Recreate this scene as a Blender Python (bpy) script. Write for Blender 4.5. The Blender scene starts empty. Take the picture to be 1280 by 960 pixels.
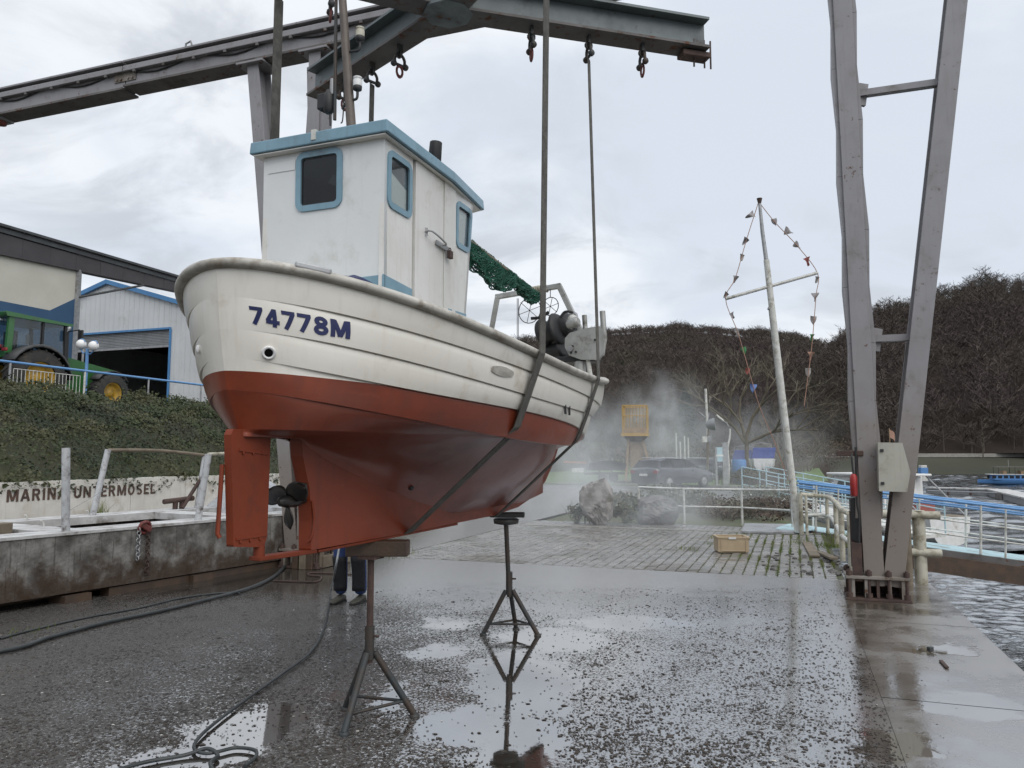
import bpy, bmesh, math, random
import numpy as np
from mathutils import Vector, Matrix

random.seed(7); RNG = np.random.default_rng(11)
S = bpy.context.scene
COL = S.collection
R = math.radians

# ------------------------------------------------------------------ camera
FPX, HORIZON, EYE = 962.0, 570.0, 1.6          # focal length in photo pixels, horizon row, eye height
PITCH = math.atan((HORIZON - 480.0) / FPX)
cam_data = bpy.data.cameras.new('camera'); cam = bpy.data.objects.new('camera', cam_data); COL.objects.link(cam)
cam_data.sensor_width = 36.0; cam_data.lens = FPX / 1280.0 * 36.0
cam_data.clip_start = 0.05; cam_data.clip_end = 3000.0
cam.location = (0, 0, EYE); cam.rotation_euler = (math.pi / 2 + PITCH, 0, 0)
S.camera = cam

# ------------------------------------------------------------------ world, sun, exposure
SUN_EL, SUN_AZ = R(48), R(150)                 # behind the viewer, to the right (azimuth clockwise from +Y)
world = bpy.data.worlds.new('World'); S.world = world; world.use_nodes = True
sun_data = bpy.data.lights.new('sun', 'SUN'); sun_data.energy = 1.5; sun_data.angle = R(60); sun_data.color = (1.0, 0.965, 0.92)
sun = bpy.data.objects.new('sun', sun_data); COL.objects.link(sun); sun.location = (10, -20, 30)
sun.rotation_euler = Vector((-math.sin(SUN_AZ) * math.cos(SUN_EL), -math.cos(SUN_AZ) * math.cos(SUN_EL), -math.sin(SUN_EL))).to_track_quat('-Z', 'Y').to_euler()
S.view_settings.view_transform = 'Standard'; S.view_settings.look = 'None'
S.view_settings.exposure = 0.3; S.view_settings.gamma = 1.0
S.cycles.use_denoising = True
S.cycles.max_bounces = 6; S.cycles.diffuse_bounces = 3; S.cycles.glossy_bounces = 3
S.cycles.transmission_bounces = 4; S.cycles.transparent_max_bounces = 10; S.cycles.volume_bounces = 1
S.cycles.sample_clamp_indirect = 4.0; S.cycles.caustics_reflective = False; S.cycles.caustics_refractive = False
S.cycles.volume_max_steps = 64


class NT:
    """a few words for wiring shader nodes"""
    def __init__(s, tree):
        s.t = tree; s.t.nodes.clear()
    def n(s, typ, **kw):
        nd = s.t.nodes.new(typ)
        for k, v in kw.items(): setattr(nd, k, v)
        return nd
    def put(s, sock, v):
        if isinstance(v, bpy.types.NodeSocket): s.t.links.new(v, sock)
        elif v is not None:
            if isinstance(v, (tuple, list)) and len(v) == 3 and sock.type == 'RGBA': v = (*v, 1)
            sock.default_value = v
    def m(s, op, a, b=None, c=None, clamp=False):
        nd = s.n('ShaderNodeMath', operation=op, use_clamp=clamp)
        s.put(nd.inputs[0], a); s.put(nd.inputs[1], b)
        if c is not None: s.put(nd.inputs[2], c)
        return nd.outputs[0]
    def vm(s, op, a, b=None):
        nd = s.n('ShaderNodeVectorMath', operation=op); s.put(nd.inputs[0], a)
        if b is not None: s.put(nd.inputs[3 if op == 'SCALE' else 1], b)
        return nd.outputs[1 if op in ('LENGTH', 'DISTANCE', 'DOT_PRODUCT') else 0]
    def mix(s, f, a, b, blend='MIX'):
        nd = s.n('ShaderNodeMix', data_type='RGBA', blend_type=blend); s.put(nd.inputs[0], f); s.put(nd.inputs[6], a); s.put(nd.inputs[7], b)
        return nd.outputs[2]
    def fmix(s, f, a, b):
        nd = s.n('ShaderNodeMix', data_type='FLOAT'); s.put(nd.inputs[0], f); s.put(nd.inputs[2], a); s.put(nd.inputs[3], b)
        return nd.outputs[0]
    def noise(s, vec, scale, detail=4, rough=.55, dist=0.0, col=False):
        nd = s.n('ShaderNodeTexNoise'); s.put(nd.inputs['Vector'], vec); s.put(nd.inputs['Scale'], scale); s.put(nd.inputs['Detail'], detail)
        s.put(nd.inputs['Roughness'], rough); s.put(nd.inputs['Distortion'], dist)
        return nd.outputs[1 if col else 0]
    def vor(s, vec, scale, feature='F1', out=0):
        nd = s.n('ShaderNodeTexVoronoi', feature=feature); s.put(nd.inputs['Vector'], vec); s.put(nd.inputs['Scale'], scale)
        return nd.outputs[out]
    def ramp(s, v, a, b):            # smooth step from a to b
        nd = s.n('ShaderNodeMapRange', interpolation_type='SMOOTHSTEP'); s.put(nd.inputs[0], v); s.put(nd.inputs[1], a); s.put(nd.inputs[2], b)
        return nd.outputs[0]
    def scale(s, v, x, y, z):
        nd = s.n('ShaderNodeMapping'); s.put(nd.inputs[0], v); nd.inputs['Scale'].default_value = (x, y, z)
        return nd.outputs[0]
    def coord(s, kind='Object'): return s.n('ShaderNodeTexCoord').outputs[kind]
    def bump(s, h, strength, dist=1.0, normal=None):
        nd = s.n('ShaderNodeBump'); s.put(nd.inputs['Height'], h); s.put(nd.inputs['Strength'], strength); s.put(nd.inputs['Distance'], dist)
        if normal is not None: s.put(nd.inputs['Normal'], normal)
        return nd.outputs[0]
    def bsdf(s, **kw):
        nd = s.n('ShaderNodeBsdfPrincipled')
        for k, v in kw.items(): s.put(nd.inputs[k.replace('_', ' ')], v)
        return nd.outputs[0]
    def out(s, sh, vol=False):
        o = s.n('ShaderNodeOutputMaterial'); s.t.links.new(sh, o.inputs['Volume' if vol else 'Surface'])


# overcast sky: Nishita under a broken sheet of cloud
w = NT(world.node_tree)
sky = w.n('ShaderNodeTexSky', sky_type='NISHITA', sun_disc=False, sun_elevation=SUN_EL, sun_rotation=SUN_AZ)
dirv = w.coord('Generated')
sep = w.n('ShaderNodeSeparateXYZ'); w.put(sep.inputs[0], dirv)
zz = w.m('ADD', w.m('MAXIMUM', sep.outputs[2], 0.0), 0.34)
cx, cy = w.m('DIVIDE', sep.outputs[0], zz), w.m('DIVIDE', sep.outputs[1], zz)
cv = w.n('ShaderNodeCombineXYZ'); w.put(cv.inputs[0], w.m('MULTIPLY', cx, .8)); w.put(cv.inputs[1], cy); w.put(cv.inputs[2], 3.1)
n1 = w.noise(cv.outputs[0], 1.7, 6, .55, .35); n2 = w.noise(cv.outputs[0], 4.2, 7, .58, .5); n3 = w.noise(cv.outputs[0], .9, 3, .5)
white = w.ramp(w.m('ADD', n1, w.m('MULTIPLY', w.m('SUBTRACT', n3, .5), .7)), .40, .62)
grey = w.m('MULTIPLY', w.ramp(n2, .44, .66), w.ramp(n3, .38, .54))
cc = w.mix(white, (5.9, 6.4, 7.15), (7.55, 7.85, 8.25))
cc = w.mix(w.m('MULTIPLY', grey, .85), cc, (4.85, 5.15, 5.6))
zen = w.m('ADD', 1.0, w.m('MULTIPLY', w.ramp(sep.outputs[2], .45, 1.0), .45))
cc = w.vm('SCALE', cc, zen)
allc = w.mix(.95, sky.outputs[0], cc)
below = w.ramp(sep.outputs[2], -.02, 0.0)
allc = w.mix(below, (2.0, 2.1, 2.2), allc)
bgn = w.n('ShaderNodeBackground'); w.put(bgn.inputs[0], allc); bgn.inputs[1].default_value = 0.1
wo = w.n('ShaderNodeOutputWorld'); w.t.links.new(bgn.outputs[0], wo.inputs[0])

# ------------------------------------------------------------------ helpers: placing
def ray(px, py):
    c0, c1 = (px - 640) / FPX, (480 - py) / FPX
    return np.array([c0, math.cos(PITCH) - math.sin(PITCH) * c1, math.sin(PITCH) + math.cos(PITCH) * c1])
def on_z(px, py, z=0.0):
    r = ray(px, py); t = (z - EYE) / r[2]; return np.array([0, 0, EYE]) + t * r
def on_y(px, py, y):
    r = ray(px, py); return np.array([0, 0, EYE]) + r * (y / r[1])
def on_plane(px, py, p0, d):
    r = ray(px, py); n = np.array([-d[1], d[0]]); t = (n @ np.asarray(p0)[:2]) / (n @ r[:2]); return np.array([0, 0, EYE]) + t * r
HB = R(20)                                       # heading of the quay
PV, QV = np.array([math.sin(HB), math.cos(HB)]), np.array([math.cos(HB), -math.sin(HB)])
O_ = np.array([4.35, 10.2])                      # harbour origin: p away along the quay, q towards the river
def hq(p, q, z=0.0):
    v = O_ + PV * p + QV * q; return np.array([v[0], v[1], z])
BO = np.array([-0.875, 4.854]); BH = R(20.94)    # boat frame: u to the bow, v to starboard
AX, RT = np.array([math.sin(BH), math.cos(BH)]), np.array([math.cos(BH), -math.sin(BH)])
def bw(u, v, z):
    q = BO + AX * u + RT * v; return np.array([q[0], q[1], z])


class MB:
    """collects shapes for ONE mesh object"""
    def __init__(s): s.v, s.f, s.m, s.s = [], [], [], []
    def add(s, vs, fs, mi=0, smooth=False):
        b = len(s.v); s.v += [tuple(map(float, p)) for p in vs]
        for f in fs: s.f.append(tuple(b + i for i in f)); s.m.append(mi); s.s.append(smooth)
        return s
    def bar(s, p0, p1, w, h, up=(0, 0, 1), mi=0, taper=1.0):
        p0, p1 = Vector(p0), Vector(p1); d = (p1 - p0).normalized(); up = Vector(up)
        if abs(d.dot(up)) > .98: up = Vector((0, 1, 0)) if abs(d.y) < .9 else Vector((1, 0, 0))
        x = d.cross(up).normalized(); y = x.cross(d).normalized(); vs = []
        for p, k in ((p0, 1), (p1, taper)):
            for a, b in ((-1, -1), (1, -1), (1, 1), (-1, 1)): vs.append(p + x * (a * w * k / 2) + y * (b * h * k / 2))
        return s.add(vs, [(3, 2, 1, 0), (4, 5, 6, 7), (0, 1, 5, 4), (1, 2, 6, 5), (2, 3, 7, 6), (3, 0, 4, 7)], mi)
    def box(s, c, size, rz=0.0, mi=0):
        cx_, cy_, cz_ = c; a, b, h = size[0] / 2, size[1] / 2, size[2] / 2; co, si = math.cos(rz), math.sin(rz); vs = []
        for z in (-h, h):
            for x, y in ((-a, -b), (a, -b), (a, b), (-a, b)): vs.append((cx_ + x * co - y * si, cy_ + x * si + y * co, cz_ + z))
        return s.add(vs, [(3, 2, 1, 0), (4, 5, 6, 7), (0, 1, 5, 4), (1, 2, 6, 5), (2, 3, 7, 6), (3, 0, 4, 7)], mi)
    def tube(s, pts, r, n=8, cap=True, mi=0, smooth=True, flat=1.0):
        P = [Vector(p) for p in pts]; k = len(P); rr = [r] * k if isinstance(r, (int, float)) else list(r); vs = []
        T = [(P[min(i + 1, k - 1)] - P[max(i - 1, 0)]).normalized() for i in range(k)]
        a = Vector((0, 0, 1)) if abs(T[0].z) < .9 else Vector((1, 0, 0)); x = T[0].cross(a).normalized()
        for i in range(k):
            x = (x - T[i] * x.dot(T[i])).normalized(); y = T[i].cross(x)
            for j in range(n):
                t = 2 * math.pi * j / n; vs.append(P[i] + x * (rr[i] * math.cos(t)) + y * (rr[i] * flat * math.sin(t)))
        fs = [(i * n + j, i * n + (j + 1) % n, (i + 1) * n + (j + 1) % n, (i + 1) * n + j) for i in range(k - 1) for j in range(n)]
        s.add(vs, fs, mi, smooth)
        if cap:
            s.add(vs[:n], [tuple(range(n))[::-1]], mi); s.add(vs[-n:], [tuple(range(n))], mi)
        return s
    def lathe(s, c, prof, n=16, axis=(0, 0, 1), mi=0, smooth=True, cap=True):
        q = Vector((0, 0, 1)).rotation_difference(Vector(axis).normalized()); c = Vector(c); vs = []
        for r, z in prof:
            for j in range(n):
                t = 2 * math.pi * j / n; vs.append(c + q @ Vector((r * math.cos(t), r * math.sin(t), z)))
        k = len(prof); fs = [(i * n + j, i * n + (j + 1) % n, (i + 1) * n + (j + 1) % n, (i + 1) * n + j) for i in range(k - 1) for j in range(n)]
        s.add(vs, fs, mi, smooth)
        if cap: s.add(vs[:n], [tuple(range(n))[::-1]], mi); s.add(vs[-n:], [tuple(range(n))], mi)
        return s
    def ball(s, c, r, n=12, m=8, mi=0):
        r = (r, r, r) if isinstance(r, (int, float)) else r; vs, fs = [], []
        for i in range(m + 1):
            a = math.pi * i / m
            for j in range(n):
                t = 2 * math.pi * j / n; vs.append((c[0] + r[0] * math.sin(a) * math.cos(t), c[1] + r[1] * math.sin(a) * math.sin(t), c[2] + r[2] * math.cos(a)))
        for i in range(m):
            for j in range(n): fs.append((i * n + j, (i + 1) * n + j, (i + 1) * n + (j + 1) % n, i * n + (j + 1) % n))
        return s.add(vs, fs, mi, True)
    def prism(s, poly, vec, mi=0, smooth=False):
        k = len(poly); P = [Vector(p) for p in poly]; Q = [p + Vector(vec) for p in P]
        s.add(P + Q, [tuple(range(k))[::-1], tuple(range(k, 2 * k))], mi)
        return s.add(P + Q, [(i, (i + 1) % k, k + (i + 1) % k, k + i) for i in range(k)], mi, smooth)
    def grid(s, P, mi=0, smooth=True, flip=False):
        a, b = len(P), len(P[0]); vs = [p for row in P for p in row]; fs = []
        for i in range(a - 1):
            for j in range(b - 1):
                f = (i * b + j, i * b + j + 1, (i + 1) * b + j + 1, (i + 1) * b + j); fs.append(f[::-1] if flip else f)
        return s.add(vs, fs, mi, smooth)
    def ring(s, c, R_, r, axis=(0, 0, 1), n=20, k=6, mi=0, arc=1.0, start=0.0):
        q = Vector((0, 0, 1)).rotation_difference(Vector(axis).normalized()); c = Vector(c); closed = arc >= 1
        pts = [c + q @ Vector((R_ * math.cos(start + 2 * math.pi * arc * i / n), R_ * math.sin(start + 2 * math.pi * arc * i / n), 0)) for i in range(n + 1)]
        return s.tube(pts, r, k, cap=not closed, mi=mi)
    def build(s, name, mats, parent=None, local=False, bevel=0.0, fix=True, seg=2):
        me = bpy.data.meshes.new(name); v = s.v
        off = Vector((0, 0, 0)); p = parent
        while p is not None and not local: off += p.location; p = p.parent
        if off.length: v = [(a - off.x, b - off.y, c - off.z) for a, b, c in v]
        me.from_pydata(v, [], s.f)
        mats = mats if isinstance(mats, (list, tuple)) else [mats]
        for m_ in mats: me.materials.append(m_)
        me.polygons.foreach_set('material_index', s.m); me.polygons.foreach_set('use_smooth', s.s)
        if fix:
            b = bmesh.new(); b.from_mesh(me); bmesh.ops.recalc_face_normals(b, faces=b.faces); b.to_mesh(me); b.free()
        me.update()
        o = bpy.data.objects.new(name, me); COL.objects.link(o)
        if parent is not None: o.parent = parent
        if bevel:
            md = o.modifiers.new('bevel', 'BEVEL'); md.width = bevel; md.segments = seg; md.limit_method = 'ANGLE'; md.angle_limit = R(40); md.harden_normals = False
        return o


def tag(o, label=None, cat=None, group=None, kind=None):
    if label: o['label'] = label
    if cat: o['category'] = cat
    if group: o['group'] = group
    if kind: o['kind'] = kind
    return o
def thing(name, loc, label, cat, group=None, rz=0.0):
    o = bpy.data.objects.new(name, None); COL.objects.link(o); o.location = tuple(map(float, loc)); o.rotation_euler.z = rz
    o.empty_display_size = .2
    return tag(o, label, cat, group)
def raw_mesh(name, V_, F_, mat, parent=None, smooth=False):
    """a large triangle or quad soup straight from numpy arrays"""
    me = bpy.data.meshes.new(name); V_ = np.asarray(V_, dtype=np.float32); F_ = np.asarray(F_, dtype=np.int32); k = F_.shape[1]
    me.vertices.add(len(V_)); me.vertices.foreach_set('co', V_.ravel())
    me.loops.add(F_.size); me.loops.foreach_set('vertex_index', F_.ravel())
    me.polygons.add(len(F_)); me.polygons.foreach_set('loop_start', np.arange(0, F_.size, k, dtype=np.int32))
    me.polygons.foreach_set('use_smooth', np.full(len(F_), smooth)); me.update(calc_edges=True)
    for m_ in (mat if isinstance(mat, (list, tuple)) else [mat]): me.materials.append(m_)
    o = bpy.data.objects.new(name, me); COL.objects.link(o)
    if parent is not None: o.parent = parent
    return o
def copy_tree(o, parent=None):
    c = o.copy(); COL.objects.link(c); c.parent = parent
    for ch in list(o.children): copy_tree(ch, c)
    return c
def smooth_path(pts, k=8):
    P = [Vector(p) for p in pts]; out = []
    for i in range(len(P) - 1):
        a, b, c, d = P[max(i - 1, 0)], P[i], P[i + 1], P[min(i + 2, len(P) - 1)]
        for j in range(k):
            t = j / k; out.append(.5 * ((2 * b) + (c - a) * t + (2 * a - 5 * b + 4 * c - d) * t * t + (3 * b - a - 3 * c + d) * t ** 3))
    return out + [P[-1]]
# ------------------------------------------------------------------ materials
def pm(name, col, col2=None, scale=4, rough=.6, metal=0.0, bump=0.0, bscale=60, dirt=None, dscale=2.5, damt=.5, streak=0.0, spec=.5, coat=0.0, rust=0.0, var=.12, grime=None, bands=None):
    m_ = bpy.data.materials.new(name); m_.use_nodes = True; t = NT(m_.node_tree); co = t.coord()
    col2 = col2 or tuple(c * (1 - var * 1.6) for c in col)
    base = t.mix(t.ramp(t.noise(co, scale, 5, .6), .34, .66), col, col2)
    rg = t.m('ADD', rough - .07, t.m('MULTIPLY', t.noise(co, scale * 2.3, 3), .15))
    if dirt:
        d = t.ramp(t.noise(co, dscale, 7, .65), .60 - .28 * damt, .74)
        if streak: d = t.m('MAXIMUM', t.m('MULTIPLY', d, .7), t.m('MULTIPLY', t.ramp(t.noise(t.scale(co, 7, 7, .45), dscale, 4, .6), .5, .8), streak))
        base = t.mix(d, base, dirt); rg = t.m('ADD', rg, t.m('MULTIPLY', d, .1))
    if grime:
        pz = t.n('ShaderNodeSeparateXYZ'); t.put(pz.inputs[0], t.n('ShaderNodeNewGeometry').outputs['Position']); gcol, gz0, gz1, gamp, gsc = grime; gm = t.ramp(t.m('ADD', pz.outputs[2], t.m('MULTIPLY', t.m('SUBTRACT', t.noise(co, gsc, 6, .65), .5), gamp)), gz0, gz1); base = t.mix(t.m('MULTIPLY', gm, .8), base, gcol); rg = t.m('ADD', rg, t.m('MULTIPLY', gm, .15))
    if bands:
        bf_ = t.m('MULTIPLY', t.ramp(t.noise(t.scale(co, 1.3, 1.3, 13), 1.4, 6, .72), .54, .72), .38); base = t.mix(bf_, base, bands); sc2 = t.ramp(t.noise(t.scale(co, 3, 3, 30), 2.2, 3, .6), .70, .78); base = t.mix(t.m('MULTIPLY', sc2, .5), base, tuple(min(1, c * 1.7 + .03) for c in bands))
    if rust:
        rr = t.ramp(t.m('ADD', t.noise(co, dscale * 4, 6, .7), t.m('MULTIPLY', t.noise(co, dscale * .8, 2), .35)), .95 - .28 * rust, 1.0 - .22 * rust)
        base = t.mix(rr, base, (.095, .042, .022)); rg = t.fmix(rr, rg, .85)
        met = t.m('MULTIPLY', t.m('SUBTRACT', 1.0, rr), metal)
    else: met = metal
    kw = dict(Base_Color=base, Roughness=rg, Metallic=met, Specular_IOR_Level=spec, Coat_Weight=coat, Coat_Roughness=.08)
    if bump:
        h = t.m('ADD', t.noise(co, bscale, 4, .6), t.m('MULTIPLY', t.noise(co, bscale * .13, 3), 1.6)); kw['Normal'] = t.bump(h, bump, .01)
    t.out(t.bsdf(**kw)); return m_
M = {}
M['gel'] = pm('gelcoat_white', (.80, .772, .705), (.75, .715, .64), 1.6, .34, dirt=(.47, .41, .32), dscale=2.2, damt=.16, streak=.28, bump=.05, bscale=9, coat=.25)
M['rail_gel'] = pm('rub_rail', (.52, .50, .45), (.36, .34, .30), 6, .45, dirt=(.20, .17, .13), dscale=9, damt=.5)
M['cabin'] = pm('cabin_white', (.70, .715, .715), (.66, .675, .675), 2, .33, dirt=(.47, .45, .40), dscale=3, damt=.2, streak=.3, bump=.10, bscale=22, coat=.3)
M['cabin_side'] = pm('cabin_white_side', (.72, .71, .68), (.66, .65, .61), 2, .30, dirt=(.47, .44, .37), dscale=3, damt=.25, streak=.35, bump=.22, bscale=18, coat=.35)
M['blue_trim'] = pm('pale_blue_paint', (.19, .325, .405), (.155, .275, .35), 5, .38, dirt=(.10, .13, .14), dscale=6, damt=.25, streak=.3, coat=.2)
M['red_paint'] = pm('antifouling_red', (.240, .047, .019), (.165, .032, .014), 1.3, .36, dirt=(.11, .035, .024), dscale=2.0, damt=.42, streak=.45, bands=(.31, .085, .045), bump=.06, bscale=26, coat=.12, spec=.35)
M['red_dull'] = pm('rudder_red', (.190, .038, .016), (.15, .031, .014), 3, .55, spec=.25, dirt=(.12, .035, .02), dscale=7, damt=.3, bump=.08, bscale=40)
M['navy'] = pm('navy_letter', (.009, .016, .085), None, 6, .4)
M['bronze'] = pm('dark_bronze', (.012, .012, .012), (.025, .02, .017), 14, .42, .35, bump=.15)
M['black'] = pm('black_plastic', (.014, .014, .015), (.02, .02, .02), 10, .55)
M['rubber'] = pm('tyre_rubber', (.022, .022, .022), (.036, .034, .03), 6, .85, bump=.25, dirt=(.09, .075, .055), damt=.3)
M['glass'] = None
M['steel_dark'] = pm('stand_steel', (.035, .042, .045), (.055, .04, .03), 7, .55, .2, bump=.2, rust=.5, dscale=3)
M['rust'] = pm('rusty_steel', (.085, .052, .04), (.05, .032, .028), 9, .75, .1, bump=.3, bscale=70)
M['timber_wet'] = pm('wet_timber', (.085, .052, .032), (.05, .032, .022), 5, .6, bump=.35, bscale=60)
M['timber'] = pm('weathered_timber', (.20, .165, .12), (.13, .105, .075), 5, .8, bump=.35, bscale=50)
M['mast_wood'] = pm('varnished_pole', (.13, .102, .082), (.08, .064, .053), 5, .5, bump=.15)
M['sling'] = pm('webbing', (.12, .115, .10), (.085, .08, .072), 22, .85, bump=.5, bscale=160, dirt=(.05, .047, .042), dscale=5, damt=.5)
M['gantry'] = pm('weathered_grey_paint', (.265, .258, .27), (.235, .228, .236), 2, .5, bump=.06, dirt=(.16, .145, .135), dscale=4, damt=.25, streak=.35, rust=.5, grime=((.20, .165, .135), 3.4, .6, 3.2, 2.2))
M['gantry_foot'] = pm('grimy_grey_paint', (.25, .225, .20), (.17, .145, .12), 4, .6, bump=.1, dirt=(.10, .08, .06), dscale=3, damt=.6, rust=.75)
M['gantry_dark'] = pm('dark_rusty_grey', (.11, .102, .098), (.16, .15, .145), 5, .7, bump=.12, dirt=(.045, .038, .034), damt=.6, rust=.75)  # darker grey base with dirt mottling and rust, for lower flanges and rails
M['lift_green'] = pm('grey_green_paint', (.15, .18, .185), (.115, .14, .145), 4, .5, bump=.08, dirt=(.045, .045, .043), damt=.4, rust=.5)
M['galv'] = pm('galvanised', (.36, .365, .37), (.26, .265, .27), 7, .5, .5, dirt=(.16, .14, .12), damt=.3)
M['alu'] = pm('dull_aluminium', (.42, .42, .40), (.33, .33, .31), 6, .45, .55, dirt=(.12, .11, .09), dscale=7, damt=.4)
M['beige_box'] = pm('beige_cabinet', (.42, .41, .355), (.37, .36, .31), 3, .5, dirt=(.2, .17, .12), dscale=5, damt=.25, streak=.3)
M['rail_white'] = pm('white_rail', (.62, .62, .59), (.50, .50, .46), 6, .5, dirt=(.25, .22, .16), dscale=7, damt=.4, rust=.35)
M['rail_cream'] = pm('cream_rail', (.50, .48, .40), (.40, .37, .29), 6, .6, dirt=(.17, .15, .10), dscale=6, damt=.5, rust=.5)
M['rail_blue'] = pm('blue_rail', (.10, .24, .47), (.13, .29, .52), 5, .4)
M['rail_paleblue'] = pm('pale_blue_rail', (.36, .52, .58), (.42, .56, .60), 5, .5)
M['deck_blue'] = pm('pale_blue_deck', (.42, .57, .60), (.36, .50, .53), 4, .6, dirt=(.2, .2, .18), damt=.3)
M['concrete'] = pm('pontoon_concrete', (.27, .262, .245), (.115, .108, .10), 4.2, .9, spec=.15, bump=.9, bscale=28, dirt=(.04, .031, .024), dscale=3.6, damt=.62, streak=.85, grime=((.052, .031, .019), .52, .16, 1.1, 5.0))
M['conc_white'] = pm('pontoon_deck_white', (.56, .56, .55), (.42, .41, .40), 3, .7, bump=.2, bscale=30, dirt=(.14, .12, .10), dscale=4, damt=.45)
M['post_grey'] = pm('chipped_white_post', (.50, .51, .52), (.40, .41, .42), 6, .55, dirt=(.07, .05, .04), dscale=10, damt=.42)
M['wall_white'] = pm('white_render', (.68, .655, .60), (.60, .57, .51), 2, .8, bump=.15, bscale=40, dirt=(.38, .33, .26), dscale=2.4, damt=.3, streak=.35)
M['letter_brown'] = pm('weathered_letters', (.055, .035, .028), (.11, .065, .045), 12, .7)
M['cream_wall'] = pm('cream_render', (.50, .485, .43), (.46, .445, .39), 1.2, .8)
M['blue_wall'] = pm('dark_blue_render', (.022, .066, .135), (.026, .075, .15), 1.2, .7)
M['fascia'] = pm('dark_fascia', (.038, .033, .037), (.052, .046, .05), 1.2, .5)
M['fascia_edge'] = pm('fascia_edge_metal', (.075, .08, .082), (.05, .052, .055), 2, .35, .4)
M['clad'] = pm('white_cladding', (.56, .575, .58), (.51, .52, .525), .6, .5, dirt=(.40, .40, .38), dscale=1.0, damt=.2, streak=.35)
M['blue_steel'] = pm('blue_steel_trim', (.05, .17, .36), (.06, .20, .40), 2, .45)
M['shutter'] = pm('grey_shutter', (.26, .27, .275), (.22, .225, .23), 2, .45, .3)
M['dark_in'] = pm('shade_black', (.006, .006, .006), None, 2, .95, spec=.05)  # near-black put in place of shade inside hall, outlet and door gap
M['tractor_green'] = pm('tractor_green', (.025, .115, .028), (.03, .13, .032), 3, .38, coat=.4, dirt=(.05, .055, .035), damt=.3)
M['rim_yellow'] = pm('rim_yellow', (.40, .24, .018), (.32, .19, .02), 6, .5, dirt=(.12, .09, .05), damt=.45)
M['grey_plastic'] = pm('grey_plastic', (.04, .042, .043), (.055, .055, .055), 5, .6)
M['white_paint'] = pm('white_paint', (.72, .72, .71), (.64, .64, .62), 4, .4, dirt=(.4, .37, .32), damt=.2)
M['globe'] = pm('opal_globe', (.78, .77, .75), (.70, .69, .68), 8, .25)
M['yellow_cage'] = pm('yellow_cage', (.42, .26, .045), (.34, .20, .04), 8, .55, rust=.4, dscale=6)
M['wood_tan'] = pm('tan_timber', (.30, .205, .12), (.22, .15, .09), 4, .7, bump=.2)
M['rock'] = pm('pale_rock', (.33, .305, .29), (.14, .13, .12), 6, .85, bump=1.0, bscale=16, dirt=(.09, .085, .06), dscale=5, damt=.5)
M['bark'] = pm('bark', (.075, .062, .048), (.05, .042, .034), 9, .9, bump=.4, bscale=40)
M['twig'] = pm('pale_twig', (.16, .138, .10), (.115, .10, .072), 3, .9)
M['crate'] = pm('tan_crate', (.45, .355, .235), (.40, .31, .20), 7, .5)
M['paper'] = pm('paper_label', (.75, .75, .73), None, 7, .6)
M['car_dark'] = pm('car_paint_grey', (.045, .05, .06), (.05, .055, .066), 3, .22, .4, coat=.8)
M['car_green'] = pm('car_paint_green', (.018, .032, .03), (.02, .036, .034), 3, .22, .3, coat=.8)
M['chrome'] = pm('chrome', (.6, .6, .6), None, 5, .15, .95)
M['tail_red'] = pm('tail_light', (.25, .012, .01), None, 5, .25, coat=.6)
M['boat_blue'] = pm('boat_cover_blue', (.035, .055, .19), (.05, .075, .23), 5, .7, bump=.3, bscale=20)
M['boat_lightblue'] = pm('barrel_blue', (.07, .19, .42), (.09, .23, .47), 5, .5)
M['jeans'] = pm('blue_work_trousers', (.030, .055, .16), (.04, .07, .19), 22, .85, bump=.4, bscale=120)
M['knee'] = pm('black_knee_panel', (.010, .010, .013), (.016, .016, .018), 20, .8, bump=.4, bscale=90)
M['shoe'] = pm('olive_shoe', (.055, .052, .04), (.075, .07, .055), 18, .7)
M['jacket'] = pm('dark_jacket', (.018, .02, .028), (.026, .028, .036), 14, .8, bump=.4, bscale=60)
M['skin'] = pm('skin', (.50, .29, .20), (.45, .25, .17), 14, .5)
M['hair'] = pm('brown_hair', (.04, .025, .015), (.06, .04, .025), 40, .6)
M['red_plastic'] = pm('red_plastic', (.36, .025, .022), (.30, .02, .02), 6, .4)
M['hose'] = pm('black_hose', (.022, .026, .027), (.04, .045, .045), 6, .45)
M['flag_red'] = pm('flag_red', (.34, .11, .09), (.28, .09, .08), 6, .8)
M['flag_white'] = pm('flag_white', (.45, .43, .41), (.36, .34, .33), 6, .8)
M['flag_grey'] = pm('flag_grey', (.27, .25, .25), (.34, .32, .32), 6, .8)
M['flag_green'] = pm('flag_green', (.06, .22, .09), (.08, .26, .1), 6, .8)
M['flag_blue'] = pm('flag_blue', (.12, .19, .42), (.15, .23, .46), 6, .8)
M['flag_orange'] = pm('flag_orange', (.38, .22, .16), (.32, .19, .14), 6, .8)
M['net'] = pm('green_net', (.012, .085, .055), (.018, .11, .07), 9, .75)
M['grass_blade'] = pm('grass_blades', (.085, .13, .022), (.13, .15, .03), 1.2, .8)
M['litter'] = pm('leaf_crumbs', (.026, .021, .017), (.05, .038, .028), 30, .55)
M['pale_bit'] = pm('pale_bits', (.55, .54, .5), (.4, .38, .33), 30, .6)
M['rock_dark'] = pm('dark_rock', (.20, .19, .18), (.075, .07, .066), 6, .8, bump=1.0, bscale=14, dirt=(.06, .055, .045), dscale=5, damt=.5)
M['plastic_red_hook'] = pm('red_worn_steel', (.17, .035, .03), (.10, .03, .025), 14, .6, rust=.6)

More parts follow.
